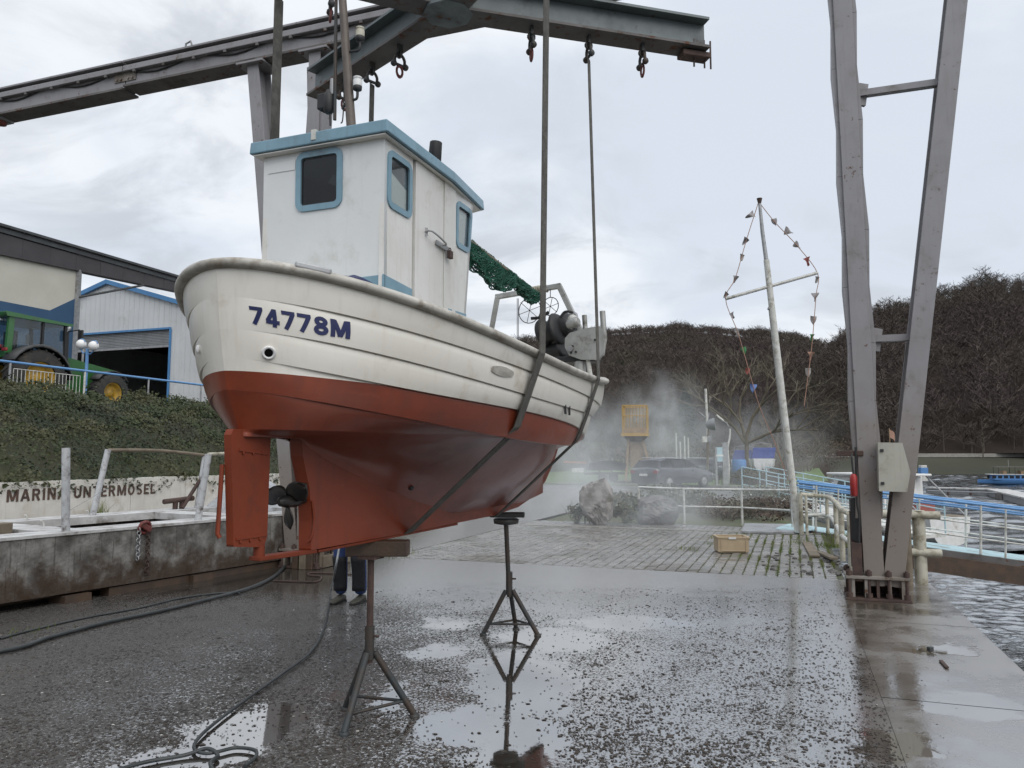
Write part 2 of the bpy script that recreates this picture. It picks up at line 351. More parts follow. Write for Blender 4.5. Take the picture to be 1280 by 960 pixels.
def glass_mat(name, tint, fres=1.5):
    m_ = bpy.data.materials.new(name); m_.use_nodes = True; t = NT(m_.node_tree)
    tr = t.n('ShaderNodeBsdfTransparent'); t.put(tr.inputs[0], tint); gl = t.n('ShaderNodeBsdfGlossy'); gl.inputs['Roughness'].default_value = .03
    fr = t.n('ShaderNodeFresnel'); bf = t.n('ShaderNodeNewGeometry').outputs['Backfacing']; t.put(fr.inputs[0], t.fmix(bf, fres, 1.0 / fres))
    mx = t.n('ShaderNodeMixShader'); t.put(mx.inputs[0], fr.outputs[0]); t.t.links.new(tr.outputs[0], mx.inputs[1]); t.t.links.new(gl.outputs[0], mx.inputs[2])
    t.out(mx.outputs[0]); return m_
M['glass'] = glass_mat('window_glass', (.84, .87, .87), 1.55)
M['glass_dim'] = glass_mat('dimmed_pane', (.40, .41, .43), 1.5)  # tint darkened to stand in for the unlit cabin behind the pane
M['board'] = pm('pane_glare_white', (.80, .79, .75), (.72, .71, .66), 3, .5)  # white standing in for bright sky seen in the wheelhouse panes
M['glass_dark'] = glass_mat('tinted_glass', (.12, .14, .15), 1.6)

# wet asphalt of the yard ---------------------------------------------------
PUDDLES = []      # filled below: (centre x, y, radius along, radius across, heading, weight)
def pud(px, py, rx, ry, rot=0.0, wgt=1.0):
    c = on_z(px, py); PUDDLES.append((c[0], c[1], rx, ry, rot, wgt))
pud(655, 850, .36, .85, 0); pud(650, 930, .26, .42, 0); pud(785, 778, .60, .30, -.1); pud(690, 800, .42, .40, 0)
pud(300, 915, .36, .30, .5); pud(240, 945, .42, .16, .4); pud(575, 905, .25, .35, 0, .8); pud(350, 895, .18, .26, 0)
pud(545, 815, .22, .30, 0, .7); pud(560, 780, .3, .3, 0, .55); pud(495, 868, .1, .35, 0, .6)
def ground_mat(name, kind):
    m_ = bpy.data.materials.new(name); m_.use_nodes = True; t = NT(m_.node_tree); co = t.coord()
    sp = t.n('ShaderNodeSeparateXYZ'); t.put(sp.inputs[0], co)
    cb = t.n('ShaderNodeCombineXYZ'); t.put(cb.inputs[0], sp.outputs[0]); t.put(cb.inputs[1], sp.outputs[1]); p = cb.outputs[0]
    wob = t.noise(p, 2.2, 5, .65, col=True); warped = t.vm('ADD', p, t.vm('SCALE', t.vm('SUBTRACT', wob, (.5, .5, .5)), .75))
    pm_ = None
    for (x, y, rx, ry, rot, wgt) in PUDDLES + QPUD:
        mp = t.n('ShaderNodeMapping', vector_type='TEXTURE'); t.put(mp.inputs[0], warped)
        mp.inputs['Location'].default_value = (x, y, 0); mp.inputs['Rotation'].default_value = (0, 0, rot); mp.inputs['Scale'].default_value = (rx, ry, 1)
        d = t.m('MULTIPLY', t.m('SUBTRACT', 1.25, t.vm('LENGTH', mp.outputs[0])), wgt); pm_ = d if pm_ is None else t.m('MAXIMUM', pm_, d)
    big = t.noise(p, .55, 4, .6); med = t.noise(p, 2.4, 5, .62)
    if kind == 'yard':
        # film of water: the yard is wetter to the right of the stands and towards the paving
        wet = t.m('ADD', t.m('ADD', t.m('MULTIPLY', t.ramp(sp.outputs[0], -1.6, .9), .26), t.m('MULTIPLY', t.ramp(sp.outputs[1], 6.5, 10.5), .30)), t.m('ADD', t.m('MULTIPLY', big, .45), t.m('MULTIPLY', med, .42)))
        pool = t.ramp(t.m('ADD', pm_, t.m('MULTIPLY', t.m('SUBTRACT', t.noise(p, 9, 4, .7), .5), .5)), .05, .42)
        level = t.m('ADD', t.m('MULTIPLY', pool, .36), t.m('ADD', .345, t.m('MULTIPLY', t.m('SUBTRACT', wet, .42), .62)))
        level = t.m('SUBTRACT', level, t.m('MULTIPLY', t.ramp(sp.outputs[1], 8.4, 10.0), -.12))
        qe = t.m('SUBTRACT', t.m('MULTIPLY', t.m('SUBTRACT', sp.outputs[0], 4.35), .94), t.m('MULTIPLY', t.m('SUBTRACT', sp.outputs[1], 10.2), .342)); qn = t.ramp(t.m('ADD', qe, t.m('MULTIPLY', t.m('SUBTRACT', med, .5), .9)), -.75, -.2); level = t.m('ADD', level, t.m('MULTIPLY', qn, .16))
        g1 = t.noise(p, 46, 3, .6); g2 = t.noise(p, 120, 2, .5); vr = t.vor(p, 62)
        grit = t.m('ADD', t.m('MULTIPLY', g1, .62), t.m('ADD', t.m('MULTIPLY', g2, .22), t.m('MULTIPLY', t.m('SUBTRACT', .55, vr), .30)))
        under = t.ramp(t.m('SUBTRACT', level, grit), -.035, .035)     # 1 where water covers the grit
        dry = t.mix(t.ramp(g2, .35, .7), (.024, .021, .018), (.10, .088, .075))
        stn = t.m('MULTIPLY', t.ramp(t.vm('DISTANCE', warped, (-.75, 5.35, 0)), 1.15, .3), t.ramp(t.noise(p, 5.5, 5, .7), .46, .62)); dry = t.mix(t.m('MULTIPLY', stn, .6), dry, (.075, .026, .015))
        dry = t.mix(t.ramp(t.noise(p, 1.1, 5, .6), .5, .75), dry, (.055, .044, .033))
        bits = t.ramp(t.vor(p, 95), .16, .08); bits = t.m('MULTIPLY', bits, t.ramp(t.noise(p, 14, 2), .54, .62))
        dry = t.mix(bits, dry, (.22, .205, .185))
        apr = t.m('MULTIPLY', t.ramp(t.m('ADD', sp.outputs[1], t.m('MULTIPLY', t.m('SUBTRACT', med, .5), 3.0)), 8.2, 10.0), t.ramp(sp.outputs[0], -2.5, -1.2)); dry = t.mix(apr, dry, t.mix(t.ramp(g1, .3, .7), (.085, .078, .068), (.17, .158, .142))); dry = t.mix(qn, dry, (.10, .088, .072)); wcol = t.mix(apr, t.mix(med, (.050, .043, .035), (.030, .026, .022)), (.115, .106, .095))
        col = t.mix(under, dry, wcol)
        rg = t.fmix(under, t.m('ADD', .30, t.m('MULTIPLY', g2, .30)), t.fmix(pool, t.fmix(apr, .09, .22), .03))
        qsm = t.ramp(t.m('ADD', qe, t.m('MULTIPLY', t.m('SUBTRACT', med, .5), .7)), -.55, -.05); qw = t.ramp(t.m('ADD', t.m('MULTIPLY', big, .6), t.m('MULTIPLY', med, .5)), .46, .70)
        qrg = t.fmix(pool, t.fmix(qw, .34, .10), .03); rg = t.fmix(qsm, rg, qrg); col = t.mix(qsm, col, t.mix(qw, (.105, .088, .068), (.060, .050, .039))); under = t.m('MAXIMUM', under, t.m('MULTIPLY', qsm, t.fmix(qw, .55, 1.0)))
        hgt = t.fmix(under, t.m('MULTIPLY', grit, 1.0), t.m('MULTIPLY', t.noise(p, 26, 3), t.fmix(pool, .05, .006)))
        nrm = t.bump(hgt, .85, .022)
        ior = t.fmix(under, 1.5, t.fmix(pool, 5.6, 5.8))
        t.out(t.bsdf(Base_Color=col, Roughness=rg, Normal=nrm, IOR=ior))
    return m_
QPUD = []
for px, py, rx, ry in ((1175, 810, .22, .20), (1215, 882, .35, .22), (1165, 815, .3, .1), (1120, 935, .25, .2)):
    c = on_z(px, py); QPUD.append((c[0], c[1], rx, ry, 0.0, 1.0))
M['yard'] = ground_mat('wet_asphalt', 'yard')

def paver_mat():
    m_ = bpy.data.materials.new('wet_paver'); m_.use_nodes = True; t = NT(m_.node_tree); co = t.n('ShaderNodeNewGeometry').outputs['Position']
    rnd = t.n('ShaderNodeObjectInfo').outputs['Random']; isl = t.n('ShaderNodeNewGeometry').outputs['Random Per Island']
    k = t.m('FRACT', t.m('ADD', rnd, isl)); c = t.mix(k, (.22, .20, .175), (.12, .108, .096)); c = t.mix(t.ramp(t.noise(co, .9, 5), .45, .7), c, (.10, .095, .075))
    c = t.mix(t.m('MULTIPLY', t.noise(co, 70, 3), .5), c, (.07, .065, .055))
    wet = t.ramp(t.m('ADD', t.noise(co, .7, 4), t.m('MULTIPLY', t.noise(co, 9, 3), .3)), .48, .78)
    rg = t.fmix(wet, .55, .16); t.out(t.bsdf(Base_Color=c, Roughness=rg, Normal=t.bump(t.noise(co, 60, 4), .35, .008), IOR=t.fmix(wet, 1.5, 3.0))); return m_
M['paver'] = paver_mat()
M['bed'] = pm('sandy_joint', (.075, .068, .05), (.075, .08, .04), 3, .9)
M['land'] = pm('rough_ground', (.075, .07, .045), (.055, .06, .03), .35, .95, bump=.4, bscale=6)
M['verge'] = pm('mossy_gravel', (.085, .082, .05), (.07, .085, .035), 1.1, .95, bump=.5, bscale=14)
M['lawn'] = pm('lawn', (.075, .125, .03), (.095, .14, .04), .8, .95, bump=.5, bscale=9)
M['road'] = pm('side_road', (.12, .118, .115), (.095, .093, .09), .7, .5, spec=.6)
M['kerb'] = pm('kerb_stone', (.30, .29, .265), (.22, .21, .19), 3, .8)
M['hill'] = pm('leaf_litter_slope', (.042, .033, .028), (.032, .026, .022), .02, .95, spec=.05)
M['bank_grass'] = pm('rough_bank_grass', (.036, .036, .018), (.024, .026, .014), .06, .95, bump=.8, bscale=.6)

def water_mat():
    m_ = bpy.data.materials.new('river_water'); m_.use_nodes = True; t = NT(m_.node_tree); co = t.coord()
    h = t.noise(t.scale(co, 1.0, 1.8, 1), 4.5, 3, .6, .5)
    t.out(t.bsdf(Base_Color=(.030, .034, .034), Roughness=.07, Normal=t.bump(h, .5, .04), IOR=7.0)); return m_
M['water'] = water_mat()

def leaf_mat(name, cols, rough=.55):
    m_ = bpy.data.materials.new(name); m_.use_nodes = True; t = NT(m_.node_tree)
    isl = t.n('ShaderNodeNewGeometry').outputs['Random Per Island']; pos = t.n('ShaderNodeNewGeometry').outputs['Position']
    c = t.mix(isl, cols[0], cols[1]); c = t.mix(t.ramp(t.noise(pos, .9, 5, .65), .46, .62), c, cols[2])
    t.out(t.bsdf(Base_Color=c, Roughness=rough, Specular_IOR_Level=.35)); return m_
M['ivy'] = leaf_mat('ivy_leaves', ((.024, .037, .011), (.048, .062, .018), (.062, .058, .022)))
M['ivy_shade'] = leaf_mat('ivy_leaves_shade', ((.014, .024, .009), (.028, .040, .014), (.034, .038, .018)))  # darker leaf copy that paints shade into the hollows of the ivy
M['shrub'] = leaf_mat('shrub_leaves', ((.05, .065, .024), (.09, .095, .045), (.10, .085, .05)))
M['bramble'] = leaf_mat('bramble_stems', ((.07, .045, .034), (.11, .075, .055), (.085, .075, .045)), .9)
def forest_mat():
    m_ = bpy.data.materials.new('bare_wood'); m_.use_nodes = True; t = NT(m_.node_tree)
    pos = t.n('ShaderNodeNewGeometry').outputs['Position']; isl = t.n('ShaderNodeNewGeometry').outputs['Random Per Island']
    c = t.mix(isl, (.062, .051, .047), (.112, .09, .082)); c = t.mix(t.ramp(t.noise(pos, .03, 4, .6), .42, .62), c, (.090, .078, .064))
    c = t.mix(t.ramp(t.noise(pos, .05, 3, .6), .62, .7), c, (.038, .043, .030))
    t.out(t.bsdf(Base_Color=c, Roughness=.95, Specular_IOR_Level=.1)); return m_
M['forest'] = forest_mat()
M['conifer'] = pm('conifer_needles', (.016, .028, .018), (.026, .04, .024), .5, .9)
# ------------------------------------------------------------------ setting: water, land, yard, paving, hills
WZ = -1.75
def sheet(name, poly, mat, kind='structure', label=None, cat=None, depth=0.0):
    mb = MB(); k = len(poly); mb.add(poly, [tuple(range(k))])
    if depth:
        low = [(p[0], p[1], p[2] - depth) for p in poly]; mb.add(list(poly) + low, [(i, (i + 1) % k, k + (i + 1) % k, k + i) for i in range(k)])
    o = mb.build(name, mat); return tag(o, label, cat, None, kind)
sheet('water', [(-500, -300, WZ - .35), (1500, -300, WZ - .35), (1500, 1600, WZ - .35), (-500, 1600, WZ - .35)], M['water'], label='still river water in the distance', cat='water')
def waves(name, xs, ys, lam0, lam1, n_, rms, label, seed, skip):
    """wind-ruffled water as real wavelets: a sum of short-crested ripples of about equal steepness"""
    rr = np.random.default_rng(seed); X, Y = np.meshgrid(xs, ys, indexing='ij'); Z = np.zeros_like(X)
    for i in range(n_):
        lam = lam0 * (lam1 / lam0) ** rr.random(); k = 2 * math.pi / lam; a = rr.normal(math.pi / 2 + .35, .75); amp = rms * lam / (2 * math.pi) * math.sqrt(2.0 / n_)
        ph = rr.uniform(0, 6.28); env = .6 + .4 * np.sin(X * .21 * rr.uniform(.5, 1.5) + ph) * np.sin(Y * .17 * rr.uniform(.5, 1.5) + ph * 2)
        s_ = np.sin(k * (X * math.cos(a) + Y * math.sin(a)) + ph + .5 * np.sin(X * .5 + ph)); Z += amp * env * (s_ - .35 * np.cos(2 * (k * (X * math.cos(a) + Y * math.sin(a)) + ph)))
    P = np.stack([X, Y, Z + WZ], -1); n0, n1 = X.shape; idx = np.arange(n0 * n1).reshape(n0, n1); F_ = np.stack([idx[:-1, :-1], idx[1:, :-1], idx[1:, 1:], idx[:-1, 1:]], -1).reshape(-1, 4)
    c = P.reshape(-1, 3)[F_].mean(1); F_ = F_[~skip(c[:, 0], c[:, 1])]
    tag(raw_mesh(name, P.reshape(-1, 3), F_, M['water'], smooth=True), label, 'water', kind='structure')
waves('river', np.arange(3.4, 24, .062), np.arange(5.0, 27.0, .062), .20, .9, 54, .19, 'silver rippled river beside the quay', 21, lambda x, y: (x < 3.9 + (y - 6) * .34) & (y < 11))
waves('far_river', np.arange(6.0, 170, .36), np.arange(26.95, 147, .36), 1.0, 3.6, 40, .20, 'bright ruffled river out to the far bank', 22, lambda x, y: (x < .38 * y - 6) | (x > .85 * y + 8))
e0 = on_z(1000, 655)
shore = [hq(-60, .98, -.06), hq(-.08, .98, -.06), hq(-.08, -.02, -.06), hq(6.2, -.45, -.06), (7.6, 18.6, -.06), (10.5, 30, -.5), (20, 55, -.9), (39, 95, -1.0), (58, 140, -1.2), (66, 175, -1.2), (60, 420, -1.0)]
sheet('ground', [tuple(p) for p in shore] + [(-420, 420, -.06), (-420, -60, -.06)], M['land'], depth=3.0, label='rough open ground of the boatyard behind the paving', cat='ground')
yard = [hq(-25, -.1, 0), hq(-.05, -.1, 0), hq(-.05, -6.72, 0), hq(26, -6.72, 0), hq(26, -16, 0), hq(-25, -16, 0)]
sheet('yard', [tuple(p) for p in yard], M['yard'], label='wet gritty asphalt of the boatyard', cat='ground', depth=.02)
QS = MB()
q0, q1 = -.1, 1.0
for a in range(-9, 0):
    pa, pb = a * 2.6 - .06, (a + 1) * 2.6 - .072
    if a == -1: pb = -.06
    top = [hq(pa, q0, .004), hq(pa, q1 - .04, .004), hq(pa, q1, -.036), hq(pb, q1, -.036), hq(pb, q1 - .04, .004), hq(pb, q0, .004)]
    QS.add(top, [(0, 1, 4, 5), (1, 2, 3, 4)]); QS.add([hq(pa, q1, -.036), hq(pa, q1, -2.6), hq(pb, q1, -2.6), hq(pb, q1, -.036)], [(0, 1, 2, 3)])
    QS.add([hq(pb, q0, .004), hq(pb, q0, -2.6), hq(pb, q1, -2.6), hq(pb, q1, -.036), hq(pb, q1 - .04, .004)], [(0, 1, 2, 3, 4)])
tag(QS.build('quay_edge', M['yard']), 'smooth wet concrete strip along the quay edge', 'quay', kind='structure')

# paving of interlocking pavers: every stone its own object near the front, the rest joined
pav = tag(MB().add([hq(-.05, -6.72, -.012), hq(-.05, -.02, -.012), hq(6.0, -.02, -.012), hq(7.5, -.5, -.012), hq(7.5, -6.72, -.012)], [(0, 1, 2, 3, 4)]).build('paving', M['bed']), 'block paving with mossy joints beside the quay', 'paving', kind='structure')
PW, PLN = .15, .205
stones = []
cols_ = int(6.66 / PW)
for i in range(cols_):
    q = -6.70 + PW * (i + .5); off = (i % 2) * PLN / 2
    p = .0 + PLN / 2 - off
    while p < 7.4:
        p0, p1 = max(p - PLN / 2, -.03), min(p + PLN / 2, 7.45)
        lim = -.06 if p < 6 else -.06 - .3 * (p - 6)
        if p1 - p0 > .05 and q < lim and not (6.02 < p < 6.16): stones.append((p0, p1, q))
        p += PLN
stones.sort(key=lambda s_: s_[0] - .12 * s_[2] if s_[2] > -5.2 else s_[0] + 5)
pieces = {}
def paver_mesh(lp):
    key = round(lp, 3)
    if key not in pieces:
        mb = MB(); a, b, c, ch = PW / 2 - .0055, lp / 2 - .009, .006, .006
        lo = [(-a, -b, -.05), (a, -b, -.05), (a, b, -.05), (-a, b, -.05)]; md = [(x, y, -ch) for x, y, _ in lo]; tp = [(x * (1 - ch / a), y * (1 - ch / b), 0) for x, y, _ in lo]
        V_ = lo + md + tp; F_ = [(0, 1, 5, 4), (1, 2, 6, 5), (2, 3, 7, 6), (3, 0, 4, 7), (4, 5, 9, 8), (5, 6, 10, 9), (6, 7, 11, 10), (7, 4, 8, 11), (8, 9, 10, 11)]
        me = bpy.data.meshes.new('paver'); me.from_pydata(V_, [], F_); me.materials.append(M['paver']); pieces[key] = me
    return pieces[key]
rest = MB()
for k, (p0, p1, q) in enumerate(stones):
    zz_ = .002 + random.uniform(-.004, .004); c = hq((p0 + p1) / 2, q, zz_); me = paver_mesh(p1 - p0); tilt = (random.gauss(0, .011), random.gauss(0, .011))
    rot = Matrix.Rotation(-HB + random.gauss(0, .006), 4, 'Z') @ Matrix.Rotation(tilt[0], 4, 'X') @ Matrix.Rotation(tilt[1], 4, 'Y')
    if k < 290:
        o = bpy.data.objects.new('paver', me); COL.objects.link(o); o.parent = pav; o.matrix_local = Matrix.Translation(c) @ rot
    else:
        rest.add([Vector(c) + rot @ v.co for v in me.vertices], [tuple(f.vertices) for f in me.polygons])
o = rest.build('pavers', M['paver'], pav, fix=False); tag(o, kind='stuff')
kb = MB()
for i in range(9):
    a, b = -6.7 + i * .72, -6.7 + (i + 1) * .72 - .012
    if b < -.1: kb.bar(hq(6.09, a, -.02), hq(6.09, b, -.02), .11, .07)
tag(kb.build('kerb', M['kerb'], bevel=.008), 'narrow flush kerb between two fields of paving', 'kerb', kind='structure')

# side road and lawn beyond the boat
sheet('road', [tuple(hq(19, -34, -.03)), tuple(hq(19, -2.5, -.03)), tuple(hq(30, -2.0, -.03)), tuple(hq(36, -34, -.03))], M['road'], label='grey side road crossing behind the paving', cat='road')
kb = MB()
for i in range(24):
    kb.bar(hq(36 - i * .26 - .0, -34 + i * 1.4, .02), hq(36 - (i + 1) * .26, -34 + (i + 1) * 1.4 - .02, .02), .16, .14)
tag(kb.build('road_kerb', M['kerb']), 'pale kerb line along the lawn', 'kerb', kind='structure')
lawn = [hq(36.2, -60, 0), hq(30.2, -2.5, 0), hq(44, 1.5, -.02), hq(80, 2, .3), hq(110, -30, 1.2), hq(100, -80, 1.2)]
sheet('lawn', [tuple(p) for p in lawn], M['lawn'], label='green lawn beyond the side road', cat='lawn')
strip = [hq(7.5, -6.6, -.03), hq(7.5, -.55, -.03), hq(8.8, -.35, -.1), hq(19, -2.5, -.04), hq(19, -10, -.04), hq(12, -6.6, -.03)]
sheet('verge', [tuple(p) for p in strip], M['verge'], label='mossy verge behind the rocks', cat='grass')

def seg(px_list, r0, dz=0):
    pass
# hills: bearing (photo column) against the height of the bare ground on the ridge
def bearing(px): return math.atan2((px - 640) / FPX, math.cos(PITCH) + math.sin(PITCH) * .1)
def ridge_z(px, py, dist): r = ray(px, py); return EYE + r[2] / math.hypot(r[0], r[1]) * dist
def make_hill(name, prof, rb, rr, mat, label, tree_h, foot=0.0, back=1.0):
    B = np.array([bearing(p) for p, y in prof]); Z = np.array([ridge_z(p, y, rr) - tree_h for p, y in prof])
    bs = np.linspace(B[0], B[-1], 150); rs = np.concatenate([np.linspace(rb, rr, 46), np.linspace(rr * 1.04, rr * 1.5, 8)])
    rngs = np.random.default_rng(5); ph = rngs.uniform(0, 6.28, 24)
    def h(b, r):
        zr = np.interp(b, B, Z); t = np.clip((r - rb) / (rr - rb), 0, 1.0)
        f = np.where(r <= rr, (1 - (1 - t) ** 1.7) * .55 + .45 * t, 1.0 - np.clip((r - rr) / rr, 0, 1) * .5)
        x, y = r * np.sin(b), r * np.cos(b)
        wob = sum(np.sin(x * k * .011 * (1 + .3 * i) + ph[i]) * np.cos(y * k * .013 + ph[i + 8]) / k for i, k in enumerate((1, 2, 3.3, 5, 7)))
        return foot + (zr - foot) * f + wob * 4.5 * np.clip(t * 3, 0, 1) * np.clip((1.02 - t) * 3, 0.15, 1)
    bb, rg = np.meshgrid(bs, rs, indexing='ij'); zz_ = h(bb, rg); P = np.stack([rg * np.sin(bb), rg * np.cos(bb), zz_], -1)
    n, m_ = bb.shape; idx = np.arange(n * m_).reshape(n, m_); F_ = np.stack([idx[:-1, :-1], idx[1:, :-1], idx[1:, 1:], idx[:-1, 1:]], -1).reshape(-1, 4)
    o = raw_mesh(name, P.reshape(-1, 3), F_, mat, smooth=True); tag(o, label, 'hill', kind='structure'); return h, B
L_PROF = [(-150, 470), (60, 455), (300, 430), (480, 420), (560, 419), (640, 417), (690, 412), (750, 408), (800, 406), (860, 404), (900, 407), (960, 411), (1000, 417), (1040, 424), (1090, 428), (1160, 440), (1290, 470)]
R_PROF = [(985, 520), (1010, 470), (1030, 440), (1045, 425), (1060, 414), (1090, 394), (1130, 375), (1160, 360), (1200, 347), (1240, 342), (1280, 337), (1400, 330), (1700, 320), (2200, 330)]
hL, bL = make_hill('hills', L_PROF, 230, 520, M['hill'], 'long wooded hill closing the valley behind the boat', 6.5)
hR, bR = make_hill('hill', R_PROF, 186, 350, M['hill'], 'steep wooded hill across the river on the right', 7.5, foot=2.2)
# far river bank
bank = []
for i in range(60):
    x = 20 + i * 10.0; w_ = 1.2 * math.sin(i * 1.7); bank.append([(x, 143 + w_, WZ - .3), (x, 146 + w_, WZ + .6), (x, 150, -.2 + .3 * math.sin(i)), (x, 156, 1.15), (x, 158.5, 1.3), (x, 168, 1.45), (x, 240, 4.0)])
tag(MB().grid(bank, flip=True).build('far_bank', M['bank_grass'], fix=False), 'rough grass bank on the far side of the river', 'river bank', kind='structure')
fw = MB(); fw.bar((60, 158.0, 1.75), (420, 158.0, 1.75), .5, .75)
tag(fw.build('roadside_wall', M['kerb']), 'low pale wall along the road on the far bank', 'wall')

# bare trees for the woods -------------------------------------------------
def tree_template(rng, nb, h=10.0, spread=2.9, tw=.05, fine=True):
    V_, F_ = [], []
    def sliver(a, b, w0, w1):
        a, b = np.array(a, float), np.array(b, float); d = b - a; s_ = np.cross(d, rng.normal(size=3)); s_ /= np.linalg.norm(s_) + 1e-9; k = len(V_)
        V_.extend([a - s_ * w0, a + s_ * w0, b + s_ * w1, b - s_ * w1]); F_.append((k, k + 1, k + 2)); F_.append((k, k + 2, k + 3))
    top = np.array([rng.normal(0, .4), rng.normal(0, .4), h * .9]); sliver((0, 0, -1.5), top * .55, .16, .11); sliver(top * .5, top, .11, .03)
    for i in range(nb):
        t = rng.uniform(.25, .95); a = top * t; az = rng.uniform(0, 6.28); l = spread * rng.uniform(.6, 1.15) * (1.15 - .6 * t)
        e = a + np.array([math.cos(az) * l, math.sin(az) * l, l * rng.uniform(.5, 1.2)]); sliver(a, e, .065, .03)
        for j in range(5 if fine else 3):
            s_ = a + (e - a) * rng.uniform(.3, 1); az2 = az + rng.normal(0, 1.1); l2 = l * rng.uniform(.35, .75)
            e2 = s_ + np.array([math.cos(az2) * l2, math.sin(az2) * l2, l2 * rng.uniform(.1, 1.3)]); sliver(s_, e2, tw, tw * .5)
            if fine: e3 = s_ + (e2 - s_) * .5 + rng.normal(0, .4, 3) * l2; sliver(s_ + (e2 - s_) * .4, e3, tw * .8, tw * .4)
    return np.array(V_), np.array(F_)
def forest(name, h, B, rb, rr, step, label, rng, tw2, fine2, hscale=1.0, bush=1.0, past=.03):
    T = [tree_template(rng, n_) for n_ in (9, 10, 11, 9)]; T2 = [tree_template(rng, n_, spread=3.1, tw=tw2, fine=fine2) for n_ in (10, 11, 12, 10)]; T3 = [tree_template(rng, 13, 4.0, 2.4, tw2 * 1.1, False) for _ in range(4)]
    VV, FF, base = [], [], 0
    r = rb
    while r < rr * (1 + past):
        n_ = int((B[1] - B[0]) * r / step); edge = r > rb + (rr - rb) * .9
        for i in range(n_):
            b = B[0] + (B[1] - B[0]) * (i + rng.uniform(0, 1)) / n_; r2 = r + rng.uniform(-.5, .5) * step; V_, F_ = (T if edge else T2)[rng.integers(4)]
            s_ = rng.uniform(.62, 1.2) * hscale * (.85 + .3 * math.sin(b * 37) * math.sin(b * 91 + 1)); a = rng.uniform(0, 6.28); c, s2 = math.cos(a), math.sin(a)
            W_ = V_ @ np.array([[c, s2, 0], [-s2, c, 0], [0, 0, 1]]) * np.array([s_ * 1.15, s_ * 1.15, s_]); W_ = W_ + np.array([r2 * math.sin(b), r2 * math.cos(b), float(h(np.array(b), np.array(r2)))])
            VV.append(W_); FF.append(F_ + base); base += len(W_)
            if (edge and rng.random() < .6) or rng.random() > bush: continue
            V_, F_ = T3[rng.integers(4)]; b += rng.normal(0, .6) * step / r; r3 = r2 + rng.normal(0, .5) * step; s_ = rng.uniform(.6, 1.25)
            W_ = V_ * s_ + np.array([r3 * math.sin(b), r3 * math.cos(b), float(h(np.array(b), np.array(r3)))]); VV.append(W_); FF.append(F_ + base); base += len(W_)
        r += step * (1.0 if edge else 1)
    o = raw_mesh(name, np.concatenate(VV), np.concatenate(FF), M['forest']); tag(o, label, 'woods', kind='stuff')
rng_f = np.random.default_rng(3)
forest('woods', hL, (bearing(560), bearing(1120)), 235, 520, 3.3, 'leafless brown woods covering the hill behind the boat', rng_f, .10, False, .62, .45)
forest('hillside_woods', hR, (bearing(1020), bearing(1420)), 187, 350, 3.0, 'leafless woods on the steep hill across the river', rng_f, .06, True, .85)
# ------------------------------------------------------------------ left: wall, ivy bank, railing, buildings, tractor
WA = np.array([-9.3, 14.0]); WH = PV            # wall runs along the quay heading
def wl(s_, n_, z): v = WA + PV * s_ + np.array([-QV[0], -QV[1]]) * n_; return np.array([v[0], v[1], z])     # s along, n to the left (inland)
wall = thing('retaining_wall', wl(0, 0, 0), 'white rendered retaining wall lettered in brown capitals below the ivy', 'wall')
WTOP = 1.12
x0 = -9.0
for w_ in (3.0, 3.0, 3.02, 3.0, 1.6, 1.5, 3.0, 3.0, 3.0, 3.0, 3.0):
    MB().prism([wl(x0 + .006, 0, -.1), wl(x0 + w_ - .006, 0, -.1), wl(x0 + w_ - .006, 0, WTOP + random.uniform(-.012, .012)), wl(x0 + .006, 0, WTOP + random.uniform(-.012, .012))], np.append(-QV * .25, 0)).build('panel', M['wall_white'], wall, bevel=.008); x0 += w_
MB().prism([wl(-9, .05, -.1), wl(x0, .05, -.1), wl(x0, .05, WTOP - .04), wl(-9, .05, WTOP - .04)], np.append(-QV * .15, 0)).build('core', M['bed'], wall)
def arc(cx_, cy_, rx, ry, a0, a1, n_=9): return [(cx_ + rx * math.cos(R(a0 + (a1 - a0) * i / n_)), cy_ + ry * math.sin(R(a0 + (a1 - a0) * i / n_))) for i in range(n_ + 1)]
GLYPH = {  # pen strokes in a box one unit high: (width, strokes)
    '7': (.66, [[(0, .90), (.54, .90), (.54, .86), (.20, 0)]]), '4': (.72, [[(.46, 0), (.46, 1)], [(.44, .93), (.09, .32)], [(.02, .27), (.70, .27)]]),
    '8': (.70, [arc(.35, .735, .20, .175, 0, 360, 16), arc(.35, .275, .235, .185, 0, 360, 16)]),
    'M': (.88, [[(.10, 0), (.10, 1)], [(.16, .96), (.44, .06)], [(.72, .96), (.44, .06)], [(.78, 1), (.78, 0)]]),
    'A': (.70, [[(.07, 0), (.35, 1)], [(.63, 0), (.35, 1)], [(.17, .30), (.53, .30)]]), 'R': (.66, [[(.10, 0), (.10, 1)], [(.10, .91), (.36, .91)] + arc(.36, .71, .17, .20, 80, -80, 6) + [(.36, .51), (.10, .51)], [(.34, .5), (.56, 0)]]),
    'I': (.22, [[(.11, 0), (.11, 1)]]), 'N': (.68, [[(.10, 0), (.10, 1)], [(.12, .97), (.56, .03)], [(.58, 1), (.58, 0)]]),
    'U': (.66, [[(.10, 1), (.10, .30)] + arc(.33, .30, .23, .21, 180, 360, 8) + [(.56, .30), (.56, 1)]]), 'T': (.60, [[(.0, .91), (.60, .91)], [(.30, .85), (.30, 0)]]),
    'E': (.56, [[(.10, 0), (.10, 1)], [(.12, .91), (.54, .91)], [(.12, .51), (.48, .51)], [(.12, .09), (.54, .09)]]), 'O': (.72, [arc(.36, .5, .25, .41, 0, 360, 18)]),
    'S': (.62, [arc(.31, .72, .20, .19, 30, 270, 8) + arc(.31, .28, .20, .20, 90, -150, 8)[1:]]), 'L': (.52, [[(.10, 1), (.10, 0)], [(.10, .09), (.50, .09)]]), ' ': (.34, [])}
